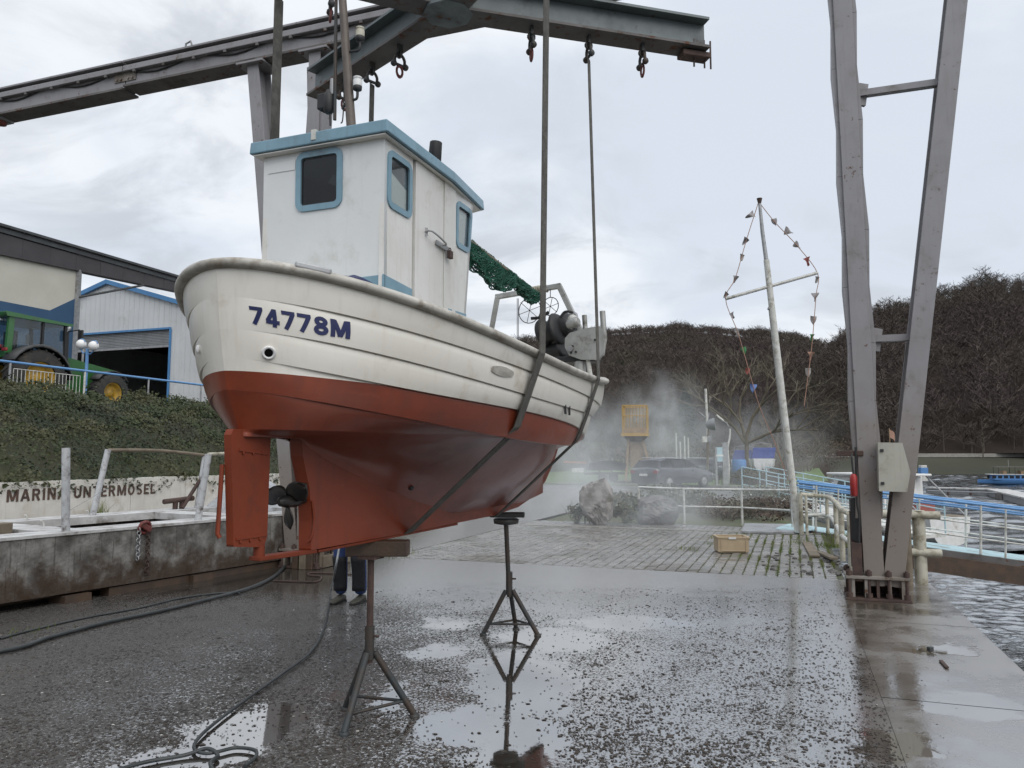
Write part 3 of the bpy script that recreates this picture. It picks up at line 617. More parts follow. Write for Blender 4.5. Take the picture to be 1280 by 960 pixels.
def lettering(body, pen, gap=.14):
    """flat letters as pen strokes: list of (x, y, layer) vertices and faces, one unit high, and the total width"""
    V_, F_, x = [], [], 0.0
    for ch_ in body:
        w_, strokes = GLYPH[ch_]
        for k, st_ in enumerate(strokes):
            closed = st_[0] == st_[-1] or (abs(st_[0][0] - st_[-1][0]) + abs(st_[0][1] - st_[-1][1])) < 1e-6; P = [np.array(p, float) for p in st_]; n_ = len(P); rows = []
            fine = [P[0]]
            for a, b in zip(P[:-1], P[1:]):
                m_ = max(1, int(np.linalg.norm(b - a) / .2)); fine += [a + (b - a) * (i + 1) / m_ for i in range(m_)]
            P = fine; n_ = len(P)
            for i in range(n_):
                a = P[i - 1] if i else (P[-2] if closed else None); c = P[i + 1] if i < n_ - 1 else (P[1] if closed else None)
                d1 = (P[i] - a) if a is not None else (c - P[i]); d2 = (c - P[i]) if c is not None else d1; d1 = d1 / np.linalg.norm(d1); d2 = d2 / np.linalg.norm(d2); n1, n2 = np.array([-d1[1], d1[0]]), np.array([-d2[1], d2[0]]); m_ = n1 + n2; m_ /= max(.3, m_ @ n1); rows.append((P[i] + m_ * pen / 2, P[i] - m_ * pen / 2))
            b0 = len(V_)
            for l, r_ in rows: V_ += [(x + l[0], l[1], k), (x + r_[0], r_[1], k)]
            F_ += [(b0 + 2 * i, b0 + 2 * i + 1, b0 + 2 * i + 3, b0 + 2 * i + 2) for i in range(n_ - 1)]
        x += w_ + gap
    return V_, F_, x - gap
TA, TB = on_plane(8, 618, WA, PV), on_plane(194, 611, WA, PV)
word_w = np.linalg.norm((TB - TA)[:2]); s_a = (TA[:2] - WA) @ PV; zb = on_plane(30, 626.5, WA, PV)[2]
LV, LF, LW = lettering('MARINA UNTERMOSEL', .185, .16); lt = MB()
lt.add([wl(s_a + x / LW * word_w, -.008 - k * .0012, zb + y * .225) for x, y, k in LV], LF); lt.build('lettering', M['letter_brown'], wall, fix=False)

# ivy-grown bank: soil under a coat of single leaves
def bank_pt(s_, t):        # t 0 at the wall top, 1 at the terrace edge
    n_ = .10 + 5.3 * t; z = WTOP - .05 + 1.93 * (1 - (1 - t) ** 2.4) + .12 * math.sin(s_ * 1.3 + t * 4) * t + .07 * math.sin(s_ * 3.1 + 2 * t)
    return wl(s_, n_, z)
soil = MB().grid([[bank_pt(-9 + i * .5, j / 14) - np.array([0, 0, .16]) for j in range(15)] for i in range(64)]).build('bank_soil', M['land'], fix=False)
tag(soil, 'earth slope under the ivy', 'slope', kind='structure')
VV, FF = [], []; VD, FD = [], []
for k in range(125000):
    s_ = -6.5 + 25.5 * RNG.random(); t = RNG.random() ** .85; low = RNG.random() < .07
    if low: t = RNG.random() * .02
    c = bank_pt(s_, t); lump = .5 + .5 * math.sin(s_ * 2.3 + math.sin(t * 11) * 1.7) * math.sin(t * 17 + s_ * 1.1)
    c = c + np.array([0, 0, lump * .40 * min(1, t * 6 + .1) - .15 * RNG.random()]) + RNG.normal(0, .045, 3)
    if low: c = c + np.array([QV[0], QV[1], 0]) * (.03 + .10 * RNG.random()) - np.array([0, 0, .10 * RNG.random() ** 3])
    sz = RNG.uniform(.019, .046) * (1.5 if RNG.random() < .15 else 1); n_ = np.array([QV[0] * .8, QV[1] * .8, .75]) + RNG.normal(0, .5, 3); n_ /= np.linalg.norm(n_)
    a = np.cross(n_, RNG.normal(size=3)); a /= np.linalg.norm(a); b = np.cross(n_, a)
    dk = lump < .34 + .3 * RNG.random(); V_, F_ = (VD, FD) if dk else (VV, FF); i = len(V_)  # low hollows take the shade-coloured leaves
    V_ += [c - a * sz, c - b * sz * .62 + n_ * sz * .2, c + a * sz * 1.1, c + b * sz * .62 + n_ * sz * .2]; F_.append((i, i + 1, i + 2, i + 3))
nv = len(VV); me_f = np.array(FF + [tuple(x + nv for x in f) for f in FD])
o = raw_mesh('ivy', np.array(VV + VD), me_f, [M['ivy'], M['ivy_shade']]); o.data.polygons.foreach_set('material_index', [0] * len(FF) + [1] * len(FD)); tag(o, 'dense ivy and shrubs covering the bank above the white wall', 'ivy', kind='stuff')
# a few taller shoots breaking the top line
VV, FF = [], []
for k in range(150):
    s_ = -6 + 25 * RNG.random(); c0 = bank_pt(s_, .86 + .2 * RNG.random()); h_ = RNG.uniform(.15, .55); ln = RNG.normal(0, .25, 2)
    for j in range(26):
        f = RNG.random(); c = c0 + np.array([ln[0] * f, ln[1] * f, h_ * f + .05]) + RNG.normal(0, .07, 3) * (1.3 - f); sz = RNG.uniform(.025, .05); n_ = RNG.normal(size=3) + np.array([.4, -.6, .3]); n_ /= np.linalg.norm(n_)
        a = np.cross(n_, RNG.normal(size=3)); a /= np.linalg.norm(a); b = np.cross(n_, a); i = len(VV); VV += [c - a * sz, c - b * sz * .6, c + a * sz, c + b * sz * .6]; FF.append((i, i + 1, i + 2, i + 3))
tag(raw_mesh('ivy_shoots', VV, FF, M['ivy']), 'leafy shoots along the top of the ivy bank', 'shoots', kind='stuff')
TZ = 3.0
tag(MB().add([wl(-30, 5.2, TZ), wl(70, 5.2, TZ), wl(70, 60, TZ), wl(-30, 60, TZ)], [(0, 1, 2, 3)]).build('terrace', M['road']), 'paved upper terrace with the buildings', 'terrace', kind='structure')
MB_ = MB().grid([[wl(-30 + i * 10, 5.2, TZ), wl(-30 + i * 10, 5.2, 0)] for i in range(11)]); tag(MB_.build('terrace_face', M['land'], fix=False), 'earth face below the terrace', 'slope', kind='structure')

# blue railing on the terrace edge
rl = thing('blue_railing', wl(0, 5.4, TZ), 'blue terrace railing with white pickets above the ivy bank', 'railing')
def rp(px): q = on_plane(px, 470, wl(0, 5.42, 0), PV); return (q[:2] - WA) @ PV
RZ = 4.02
MB().tube([wl(-6, 5.42, RZ), wl(6, 5.42, RZ), wl(25, 5.42, RZ)], .036, 8).build('top_rail', M['rail_blue'], rl)
for px in (-60, 12, 106, 186, 252):
    s_ = rp(px); MB().tube([wl(s_, 5.42, TZ), wl(s_, 5.42, RZ - .02)], .03, 8).build('post', M['galv'] if px != 106 else M['rail_white'], rl)
a_, b_ = rp(12) + .1, rp(106) - .15
MB().tube([wl(a_, 5.42, RZ - .16), wl(b_, 5.42, RZ - .16)], .012, 6).build('picket_rail', M['rail_white'], rl)
MB().tube([wl(a_, 5.42, RZ - .75), wl(b_, 5.42, RZ - .75)], .012, 6).build('picket_rail', M['rail_white'], rl)
for i in range(19):
    s_ = a_ + (b_ - a_) * i / 18; MB().tube([wl(s_, 5.42, RZ - .75), wl(s_, 5.42, RZ - .16)], .009, 5).build('picket', M['rail_white'], rl)

# lamp with two globes
lb = on_plane(107, 480, wl(0, 5.75, 0), PV); lp = thing('globe_lamp', (lb[0], lb[1], TZ), 'blue lamp post with two white globes in front of the hall', 'street lamp')
def lq(px, py): return on_plane(px, py, (lb[0], lb[1]), QV)
top = lq(108, 436); MB().tube([(lb[0], lb[1], TZ), (lb[0], lb[1], top[2])], .045, 10).build('post', M['rail_blue'], lp)
for px, py in ((101.5, 430.5), (117, 432.5)):
    g = lq(px, py); MB().ball(g, .145, 16, 10).build('globe', M['globe'], lp)
    MB().tube(smooth_path([top - np.array([0, 0, .1]), (top + g) / 2 - np.array([0, 0, .2]), g - np.array([0, 0, .15])], 4), .018, 6).build('arm', M['rail_blue'], lp)
    MB().ring(g, .165, .012, axis=(QV[1], -QV[0], 0.0), n=14, k=5, arc=.5, start=0).build('hoop', M['rail_blue'], lp)

# canopy building with dark fascia
fe = on_y(228.7, 347, 33.0); FP = fe[:2]; ZF = fe[2]
def fb(s_, n_, z): v = FP - PV * s_ - QV * n_; return np.array([v[0], v[1], z])        # s towards the viewer along the eave, n inland
s_near = 17.0
cb_ = thing('canopy_building', fb(6, 4, TZ), 'cream and dark blue building under a dark overhanging roof', 'building')
def fz(px, py): q = on_plane(px, py, FP, PV); return q[2]
zb0, zb1 = fz(0, 318), fz(222, 364)
s_x0 = (FP - on_plane(0, 300, FP, PV)[:2]) @ PV
bot = lambda s_: zb1 + (zb0 - zb1) * s_ / s_x0
WN = .12
se = (FP - on_plane(92, 400, FP - QV * WN, PV)[:2]) @ PV
n_bd = 16
for i in range(n_bd):
    a, b = i * s_near / n_bd + .25 * (i == 0), (i + 1) * s_near / n_bd - .008; d = random.uniform(-.006, .006)
    MB().prism([fb(a, d, bot(a)), fb(b, d, bot(b)), fb(b, d, ZF - .30), fb(a, d, ZF - .30)], np.append(-QV * .06, 0)).build('fascia_panel', M['fascia'], cb_)
MB().prism([fb(-.05, -.18, ZF), fb(-.05, .3, ZF), fb(-.05, .3, ZF - .28), fb(-.05, -.06, ZF - .28), fb(-.05, -.06, ZF - .10), fb(-.05, -.18, ZF - .10)], np.append(-PV * s_near, 0)).build('roof_edge', M['fascia_edge'], cb_, bevel=.012)
MB().prism([fb(se - .6, .3, ZF), fb(s_near, .3, ZF), fb(s_near, 9, ZF + .5), fb(se - .6, 9, ZF + .5)], (0, 0, -.2)).build('roof', M['fascia_edge'], cb_)
MB().prism([fb(.0, .07, bot(0) + .01), fb(s_near, .07, bot(s_near) + .01), fb(s_near, .4, bot(s_near) + .01), fb(.0, .4, bot(0) + .01)], (0, 0, .3)).build('soffit', M['fascia'], cb_)
MB().tube([fb(.15, -.12, ZF - .1), fb(.15, -.08, ZF - .45), fb(.2, .05, ZF - .6)], .05, 8).build('downpipe', M['galv'], cb_)
sv = lambda px, py: ((FP - on_plane(px, py, FP - QV * WN, PV)[:2]) @ PV, on_plane(px, py, FP - QV * WN, PV)[2])
MB().prism([fb(se, WN, TZ), fb(s_near + 6, WN, TZ), fb(s_near + 6, WN, ZF - .3), fb(se, WN, ZF - .3)], np.append(-QV * .3, 0)).build('wall', M['cream_wall'], cb_)
pa, pb, pc = sv(0, 376), sv(62, 388), sv(91, 373); pd_ = (pa[0] + 6, pa[1] + .4)
MB().prism([fb(se + .01, WN - .004, TZ + .02), fb(pd_[0], WN - .004, TZ + .02), fb(pd_[0], WN - .004, pd_[1]), fb(pa[0], WN - .004, pa[1]), fb(pb[0], WN - .004, pb[1]), fb(se + .01, WN - .004, pc[1])], np.append(QV * .012, 0)).build('painted_band', M['blue_wall'], cb_)
MB().bar(fb(se - .08, WN - .05, TZ), fb(se - .08, WN - .05, bot(se) + .05), .14, .14).build('corner_post', M['galv'], cb_)
st0, st1 = fb(se - .05, WN - .1, sv(91, 371)[1]), np.array(on_plane(180, 355, FP, PV)); MB().tube([st0, st1 + np.array([0, 0, -.05])], .045, 7).build('strut', M['grey_plastic'], cb_)
MB().tube([fb(se - .3, WN - .2, TZ), fb(se - .3, WN - .2, 5.9)], .04, 7).build('downpipe', M['galv'], cb_)

# white hall with blue trim
HA = on_y(135, 353, 40.0); HP = HA[:2]
def hb(a, b, z): v = HP + QV * a + PV * b; return np.array([v[0], v[1], z])      # a right across the gable, b away
hx = lambda px, py: (((on_plane(px, py, HP, QV)[:2] - HP) @ QV), on_plane(px, py, HP, QV)[2])
rE = hx(228, 379); slope = (HA[2] - rE[1]) / rE[0]; HW = 6.8; ze = HA[2] - slope * HW
hall = thing('white_hall', hb(0, 0, TZ), 'white ribbed metal hall with blue gable trim and a half open shutter', 'building')
dr0, dr1, dzt = hx(92, 412)[0] - 1.2, hx(213, 411)[0], hx(213, 411)[1]
def hall_panel(a, b, z0, z1f):
    mb = MB(); x = a
    while x < b - .01:
        x2 = min(x + .33, b); mb.prism([hb(x + .004, 0, z0), hb(x2 - .004, 0, z0), hb(x2 - .004, 0, z1f(x2)), hb(x + .004, 0, z1f(x))], np.append(PV * .06, 0))
        mb.bar(hb(x + .02, -.008, z0), hb(x + .02, -.008, z1f(x) - .01), .025, .02, up=(PV[0], PV[1], 0)); x = x2
    return mb
gab = lambda x: HA[2] - slope * abs(x) - .02
x = -HW
while x < HW - .1:
    x2 = min(x + 1.0, HW); mid = (x + x2) / 2
    if dr0 < mid < dr1:
        if x < dr0: x2 = dr0 if dr0 - x > .2 else x2
        x2 = min(x2, dr1) if x2 > dr1 else x2
    inside = dr0 - .01 <= x and x2 <= dr1 + .01
    hall_panel(x, x2, dzt if inside else TZ, gab).build('cladding_panel', M['clad'], hall); x = x2
MB().bar(hb(-HW - .3, -.12, ze - slope * .3), hb(0.08, -.12, HA[2] + .02), .14, .22, up=(0, 0, 1)).build('gable_trim', M['blue_steel'], hall)
MB().bar(hb(-.02, -.125, HA[2] + .03), hb(HW + .3, -.125, ze - slope * .3), .14, .22, up=(0, 0, 1)).build('gable_trim', M['blue_steel'], hall)
MB().prism([hb(-HW - .3, -.1, ze - slope * .3 + .1), hb(0, -.1, HA[2] + .12), hb(HW + .3, -.1, ze - slope * .3 + .1), hb(HW + .3, -.1, ze - slope * .3), hb(0, -.1, HA[2]), hb(-HW - .3, -.1, ze - slope * .3)], np.append(PV * 20, 0)).build('roof', M['clad'], hall)
MB().prism([hb(HW - .02, .1, TZ), hb(HW, .1, TZ), hb(HW, .1, ze), hb(HW - .02, .1, ze)], np.append(PV * 20, 0)).build('side_wall', M['clad'], hall)
MB().prism([hb(-HW, .1, TZ), hb(-HW + .02, .1, TZ), hb(-HW + .02, .1, ze), hb(-HW, .1, ze)], np.append(PV * 20, 0)).build('side_wall', M['clad'], hall)
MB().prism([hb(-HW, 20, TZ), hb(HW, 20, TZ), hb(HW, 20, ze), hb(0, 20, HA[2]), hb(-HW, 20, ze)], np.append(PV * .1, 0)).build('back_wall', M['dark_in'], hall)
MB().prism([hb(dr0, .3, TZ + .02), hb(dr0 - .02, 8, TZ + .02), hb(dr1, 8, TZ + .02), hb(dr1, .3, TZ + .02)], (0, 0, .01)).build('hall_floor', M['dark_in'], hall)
MB().prism([hb(dr0, .5, dzt), hb(dr1, .5, dzt), hb(dr1, 12, dzt), hb(dr0, 12, dzt)], (0, 0, .05)).build('inner_ceiling', M['dark_in'], hall)  # near-black floor, ceiling and back wall stand in for unlit depth
MB().bar(hb(dr0, -.03, dzt + .03), hb(dr1 + .06, -.03, dzt + .03), .10, .10).build('lintel', M['blue_steel'], hall)
MB().bar(hb(dr1 + .05, -.03, TZ), hb(dr1 + .05, -.03, dzt), .10, .10, up=(0, 1, 0)).build('door_jamb', M['blue_steel'], hall)
sh = MB(); zsh = hx(213, 431)[1]; zsl = hx(125, 437)[1]
ns = 10
sht = MB()
for i in range(ns):
    z1 = dzt - .02 - (dzt - zsh) * i / ns; z0 = dzt - .02 - (dzt - zsh) * (i + 1) / ns + .012
    MB().bar(hb(dr0, .12, (z0 + z1) / 2), hb(dr1, .12, (z0 + z1) / 2), .03, z1 - z0).build('shutter_slat', M['shutter'], hall, bevel=.008)
MB().bar(hb(dr0, .11, zsh - .04), hb(dr1, .11, zsh - .04), .06, .09).build('shutter_bar', M['galv'], hall)
for z in (3.75, 4.15):
    MB().tube([hb(dr1 - 4.6, .7, z), hb(dr1 - .1, .7, z)], .02, 5).build('inner_rail', M['galv'], hall)
# covered boat trailer seen under the shutter edge
tr = thing('covered_trailer', hb(dr1 - 2.4, -1.2, TZ), 'white covered trailer standing before the hall door', 'trailer')
MB().prism([hb(dr1 - 4.2, -1.2, TZ + .35), hb(dr1 - .4, -1.2, TZ + .35), hb(dr1 - .7, -1.2, TZ + .75), hb(dr1 - 2.4, -1.2, TZ + .92), hb(dr1 - 4.0, -1.2, TZ + .7)], np.append(PV * 1.0, 0)).build('cover', M['white_paint'], tr, bevel=.06)
for a in (-3.4, -1.4):
    MB().lathe(hb(dr1 + a, -1.25, TZ + .28), [(.10, -.08), (.28, -.08), (.28, .08), (.10, .08)], 14, axis=(PV[0], PV[1], 0)).build('wheel', M['rubber'], tr)

# tractor ------------------------------------------------------------------
def tractor(loc, rz):
    t = thing('tractor', loc, 'green tractor with yellow wheels parked on the terrace under the canopy', 'tractor', rz=rz)
    # local frame: +y forward, +x right
    def wheel(name, y, r, w, rim, side):
        x = side; wh = MB()
        prof = [(rim, -w / 2), (r * .86, -w / 2), (r * .95, -w * .42), (r * .965, 0), (r * .95, w * .42), (r * .86, w / 2), (rim, w / 2)]
        wh.lathe((x, y, r), prof, 36, axis=(1, 0, 0), cap=False)
        n_ = 22
        for i in range(n_):
            for sgn in (-1, 1):
                a = 2 * math.pi * (i + (.5 if sgn > 0 else 0)) / n_; a2 = a + .16
                p0 = (x + sgn * w * .04, y + r * .965 * math.sin(a2), r + r * .965 * math.cos(a2)); p1 = (x + sgn * w * .49, y + r * .945 * math.sin(a), r + r * .945 * math.cos(a))
                wh.bar(p0, p1, r * .055, r * .075, up=(0, math.sin(a), math.cos(a)))
        o = wh.build(name, M['rubber'], t, local=True)
        sg = 1 if x > 0 else -1
        MB().lathe((x, y, r), [(rim * 1.02, -w * .47), (rim * 1.03, w * .40), (rim * .92, w * .45), (rim * .85, w * .18), (rim * .35, w * .12), (rim * .32, w * .22), (.02, w * .22)], 28, axis=(sg, 0, 0)).build('rim', M['rim_yellow'], o, local=True)
    for sd in (-1, 1):
        wheel('rear_wheel', 0, .90, .52, .50, sd * .95); wheel('front_wheel', 2.65, .66, .42, .36, sd * .92)
    MB().prism([(-.42, .2, .55), (-.42, 3.3, .62), (-.40, 3.45, .9), (-.36, 3.38, 1.48), (-.36, 1.15, 1.78), (-.42, 1.0, 1.0), (-.42, .2, 1.0)], (.8, 0, 0)).build('hood', M['tractor_green'], t, local=True, bevel=.06)
    MB().box((0, 1.4, .75), (.6, 3.0, .5)).build('chassis', M['black'], t, local=True, bevel=.03)
    for sd in (-1, 1):
        fe_ = MB(); pr = []
        for i in range(11):
            a = R(-62) + R(150) * i / 10; pr.append((math.sin(a), math.cos(a)))
        P = [[(sd * .66, 1.0 * y_, .90 + 1.0 * z_), (sd * 1.24, 1.02 * y_, .90 + 1.02 * z_), (sd * 1.26, 1.0 * y_, .90 + .93 * z_)] for y_, z_ in pr]
        fe_.grid(P); o = fe_.build('fender', M['grey_plastic'], t, local=True, fix=False); md = o.modifiers.new('thick', 'SOLIDIFY'); md.thickness = .04
        P = [[(sd * .7, 2.65 + .72 * math.sin(a), .66 + .74 * math.cos(a)), (sd * 1.12, 2.65 + .72 * math.sin(a), .66 + .74 * math.cos(a))] for a in [R(-55 + 11 * i) for i in range(11)]]
        o = MB().grid(P).build('front_mudguard', M['grey_plastic'], t, local=True, fix=False); md = o.modifiers.new('thick', 'SOLIDIFY'); md.thickness = .03
    # cab
    MB().prism([(-.70, -.62, 1.5), (-.70, 1.15, 1.35), (-.70, 1.1, 1.62), (-.70, -.62, 1.72)], (1.4, 0, 0)).build('cab_base', M['tractor_green'], t, local=True, bevel=.04)
    rf = MB().prism([(-.86, -.95, 2.80), (-.86, 1.28, 2.74), (-.86, 1.22, 2.66), (-.86, -.9, 2.66)], (1.72, 0, 0)).build('cab_roof', M['tractor_green'], t, local=True, bevel=.06, seg=3)
    for sd in (-1, 1):
        for y0, y1, w_, mt in ((-.72, -.70, .17, 'tractor_green'), (.32, .30, .07, 'black'), (1.12, 1.05, .07, 'black')):
            MB().bar((sd * .72, y0, 1.6), (sd * .76, y1, 2.7), w_, .09, up=(1, 0, 0)).build('cab_pillar', M[mt], t, local=True)
        for ya, yb in ((-.62, .28), (.36, 1.06)):
            MB().prism([(sd * .725, ya, 1.72), (sd * .725, yb, 1.5), (sd * .765, yb, 2.66), (sd * .765, ya, 2.66)], (.012, 0, 0)).build('window', M['glass'], t, local=True)
    MB().prism([(-.70, 1.1, 1.62), (.70, 1.1, 1.62), (.74, 1.1, 2.66), (-.74, 1.1, 2.66)], (0, .012, 0)).build('windscreen', M['glass'], t, local=True)
    MB().prism([(-.66, -.75, 1.72), (.66, -.75, 1.72), (.72, -.73, 2.66), (-.72, -.73, 2.66)], (0, .012, 0)).build('rear_window', M['glass'], t, local=True)
    MB().box((.38, -.78, 2.60), (.16, .10, .1)).build('work_light', M['chrome'], t, local=True, bevel=.02); MB().box((-.38, -.78, 2.60), (.16, .10, .1)).build('work_light', M['chrome'], t, local=True, bevel=.02)
    for sd in (-1, 1): MB().box((sd * .95, -.98, 1.66), (.2, .06, .1)).build('tail_light', M['tail_red'], t, local=True, bevel=.02)
    se_ = MB().box((0, .1, 1.7), (.5, .5, .14)); se_.box((0, -.15, 2.05), (.5, .12, .62)); se_.build('driver_seat', M['black'], t, local=True, bevel=.03)
    MB().tube([(.55, 1.28, 1.55), (.55, 1.28, 2.55), (.55, 1.4, 2.68)], .055, 10).build('exhaust', M['galv'], t, local=True)
    MB().tube([(.66, 1.2, 1.3), (.66, 1.2, 2.5)], .075, 10).build('intake', M['black'], t, local=True)
    for sd in (-1, 1):
        MB().tube([(sd * .78, 1.15, 2.5), (sd * 1.12, 1.28, 2.56)], .02, 6).build('mirror_arm', M['black'], t, local=True)
        MB().box((sd * 1.16, 1.29, 2.38), (.2, .06, .34)).build('mirror', M['black'], t, local=True, bevel=.02)
    for i in range(4): MB().box((0, 3.44, .95 + i * .13), (.62, .03, .05)).build('grille_slat', M['black'], t, local=True)
    MB().prism([(.5, -.75, .9), (.5, -1.15, .85), (.5, -1.15, 1.0), (.5, -.75, 1.1)], (-1.0, 0, 0)).build('hitch', M['black'], t, local=True, bevel=.02)
    MB().box((.35, -.78, 1.80), (.26, .14, .12)).build('cloth', M['tail_red'], t, local=True, bevel=.03)
    st = MB()
    for i in range(3): st.box((.82, .95, .55 + i * .3), (.3, .3, .04))
    st.build('step', M['black'], t, local=True)
    return t
tq = on_y(16, 470, 23.2); tractor((tq[0], tq[1], TZ), -R(21))

# pontoon lying in the yard -------------------------------------------------
PA, PB_ = on_z(0, 768)[:2], on_z(330, 712)[:2]; PD = (PB_ - PA) / np.linalg.norm(PB_ - PA); PN = np.array([-PD[1], PD[0]])     # PN inland
def pq(s_, n_, z): v = PA + PD * s_ + PN * n_; return np.array([v[0], v[1], z])
PH = .765
pq_s = lambda px, py, z=None: ((on_plane(px, py, PA, PD)[:2] - PA) @ PD)
pt = thing('concrete_pontoon', pq(0, 0, 0), 'long grey concrete pontoon with open hatches lying in the yard', 'pontoon')
S0, S1, ND = -6.0, 5.2, 2.35
MB().prism([pq(S0, 0, .11), pq(S1, 0, .10), pq(S1, 0, PH - .032), pq(S0, 0, PH - .032)], np.append(PN * .16, 0)).build('front_wall', M['concrete'], pt, bevel=.015)
MB().prism([pq(S0, ND - .16, .05), pq(S1, ND - .16, .05), pq(S1, ND - .16, PH - .1), pq(S0, ND - .16, PH - .1)], np.append(PN * .16, 0)).build('back_wall', M['concrete'], pt)
MB().prism([pq(S1, .162, .052), pq(S1, ND - .162, .052), pq(S1, ND - .162, PH - .1), pq(S1, .162, PH - .1)], np.append(-PD * .16, 0)).build('end_wall', M['concrete'], pt)
MB().prism([pq(S0, .162, .06), pq(S1 - .17, .162, .06), pq(S1 - .17, ND - .162, .06), pq(S0, ND - .162, .06)], (0, 0, .12)).build('floor', M['concrete'], pt)
# deck slabs around the openings
MB().prism([pq(S0, -.015, PH - .03), pq(S1 + .01, -.015, PH - .03), pq(S1 + .01, .42, PH - .03), pq(S0, .42, PH - .03)], (0, 0, .03)).build('deck_strip', M['conc_white'], pt, bevel=.012)
MB().prism([pq(S0, ND - .5, PH - .096), pq(S1, ND - .5, PH - .096), pq(S1, ND + .01, PH - .096), pq(S0, ND + .01, PH - .096)], (0, 0, .1)).build('deck_strip', M['conc_white'], pt, bevel=.012)
for s_ in (-4.0, -1.3, .6, 3.1, 4.75):
    MB().prism([pq(s_, .422, PH - .095), pq(s_ + .42, .422, PH - .095), pq(s_ + .42, ND - .502, PH - .095), pq(s_, ND - .502, PH - .095)], (0, 0, .092)).build('deck_bridge', M['conc_white'], pt, bevel=.01)
MB().bar(pq(-3.2, .62, PH - .03), pq(.55, .95, PH + .0), .16, .16).build('timber_beam', M['timber'], pt, bevel=.012)
for s_, n_ in ((.9, 1.0), (1.3, 2.05), (3.6, .3), (2.2, ND - .2)):
    MB().ring(pq(s_, n_, PH), .08, .011, axis=(PN[0], PN[1], 0), n=10, k=5, arc=.5).build('lifting_loop', M['rail_white'], pt)
MB().prism([pq(1.2, .03, .0), pq(S1 - .4, .03, .0), pq(S1 - .4, .2, .0), pq(1.2, .2, .0)], (0, 0, .085)).build('bearer', M['timber_wet'], pt)
MB().prism([pq(S0, .45, .0), pq(S1 - .6, .45, .0), pq(S1 - .6, .6, .0), pq(S0, .6, .0)], (0, 0, .11)).build('bearer', M['timber_wet'], pt)
for px in (95, 250):
    s_ = pq_s(px, 745); MB().box(pq(s_, .1, .04), (.3, .3, .08), rz=-.5).build('support_block', M['timber_wet'], pt)
# railing on the pontoon
def post_on(px0, py0, px1, py1, n0, lean=0.0):
    s0 = (on_plane(px0, py0, pq(0, n0, 0), PD)[:2] - pq(0, n0, 0)[:2]) @ PD; return s0
pr_ = thing('pontoon_railing', pq(2.0, .2, PH), 'chipped white tube railing on the concrete pontoon', 'railing')
ppl = lambda px, py, n_: on_plane(px, py, pq(0, n_, 0), PD)
A0, A1 = ppl(82, 668, .12), ppl(82.5, 560, .12); MB().tube([A0 * np.array([1, 1, 0]) + np.array([0, 0, PH - .02]), A1], .044, 10).build('post', M['post_grey'], pr_)
B0, B1 = ppl(116, 641, 2.05), ppl(135, 562, 2.05); B0[2] = PH; MB().tube([B0, B1], .042, 10).build('post', M['post_grey'], pr_)
C0, C1 = ppl(247, 655, .12), ppl(260.5, 568, .12); C0[2] = PH - .02; MB().tube([C0, C1], .044, 10).build('post', M['post_grey'], pr_)
D0, D1 = ppl(246, 634, 2.05), ppl(256, 570, 2.05); D0[2] = PH; MB().tube([D0, D1], .04, 10).build('post', M['post_grey'], pr_)
E0 = ppl(228, 634, 2.05); E0[2] = PH + .02; MB().tube([E0, ppl(250, 600, 2.05)], .03, 8).build('brace', M['rust'], pr_)
MB().tube(smooth_path([B1 + np.array([0, 0, -.01]), (B1 + D1) / 2 + np.array([0, 0, .035]), D1 + np.array([0, 0, .01])], 5), .026, 8).build('top_rail', M['timber'], pr_)
F1 = ppl(330, 565, .6); MB().tube([C1, F1], .024, 8).build('top_rail', M['rail_cream'], pr_)
MB().tube([A1 * .25 + A0 * .75, ppl(135, 610, 2.05)], .003, 4).build('wire', M['galv'], pr_)
F0 = F1.copy(); F0[2] = PH; MB().tube([F0, F1], .042, 10).build('post', M['post_grey'], pr_)
cl_ = thing('cleat', ppl(222, 636, 2.1), 'rusty iron cleat on the back deck of the pontoon', 'cleat')
cp = ppl(223, 636, 2.1); cp[2] = PH
cm = MB().bar(cp + np.append(PD * -.06, .0), cp + np.append(PD * -.06, .12), .06, .06); cm.bar(cp + np.append(PD * .06, 0), cp + np.append(PD * .06, .12), .06, .06); cm.tube([cp + np.append(PD * -.27, .13), cp + np.append(PD * .27, .16)], .04, 8); cl_.location = tuple(cp); cm.build('horn', M['rust'], cl_)
# shackle and chain over the edge
sx = pq_s(177, 700); ch = thing('chain', pq(sx, -.02, PH), 'rusty red shackle with a short chain over the pontoon edge', 'chain')
MB().ring(pq(sx, -.03, PH - .02), .07, .022, axis=(PN[0], PN[1], .3), n=12, k=6).build('shackle', M['plastic_red_hook'], ch)
MB().bar(pq(sx - .05, -.02, PH + .03), pq(sx + .07, -.04, PH - .06), .07, .07).build('shackle_pin', M['plastic_red_hook'], ch, bevel=.015)
def chain_links(par, x_, n_, z0, ln, mat):
    z = z0; i = 0
    while z > z0 - ln:
        MB().ring(pq(x_ + .004 * math.sin(i * 2.1), n_, z), .026, .0075, axis=(PN[0], PN[1], 0) if i % 2 else (PD[0], PD[1], 0), n=8, k=5).build('link', mat, par); z -= .042; i += 1
chain_links(ch, sx - .08, -.035, PH - .04, .34, M['galv']); chain_links(ch, sx + .05, -.035, PH - .06, .52, M['rust'])
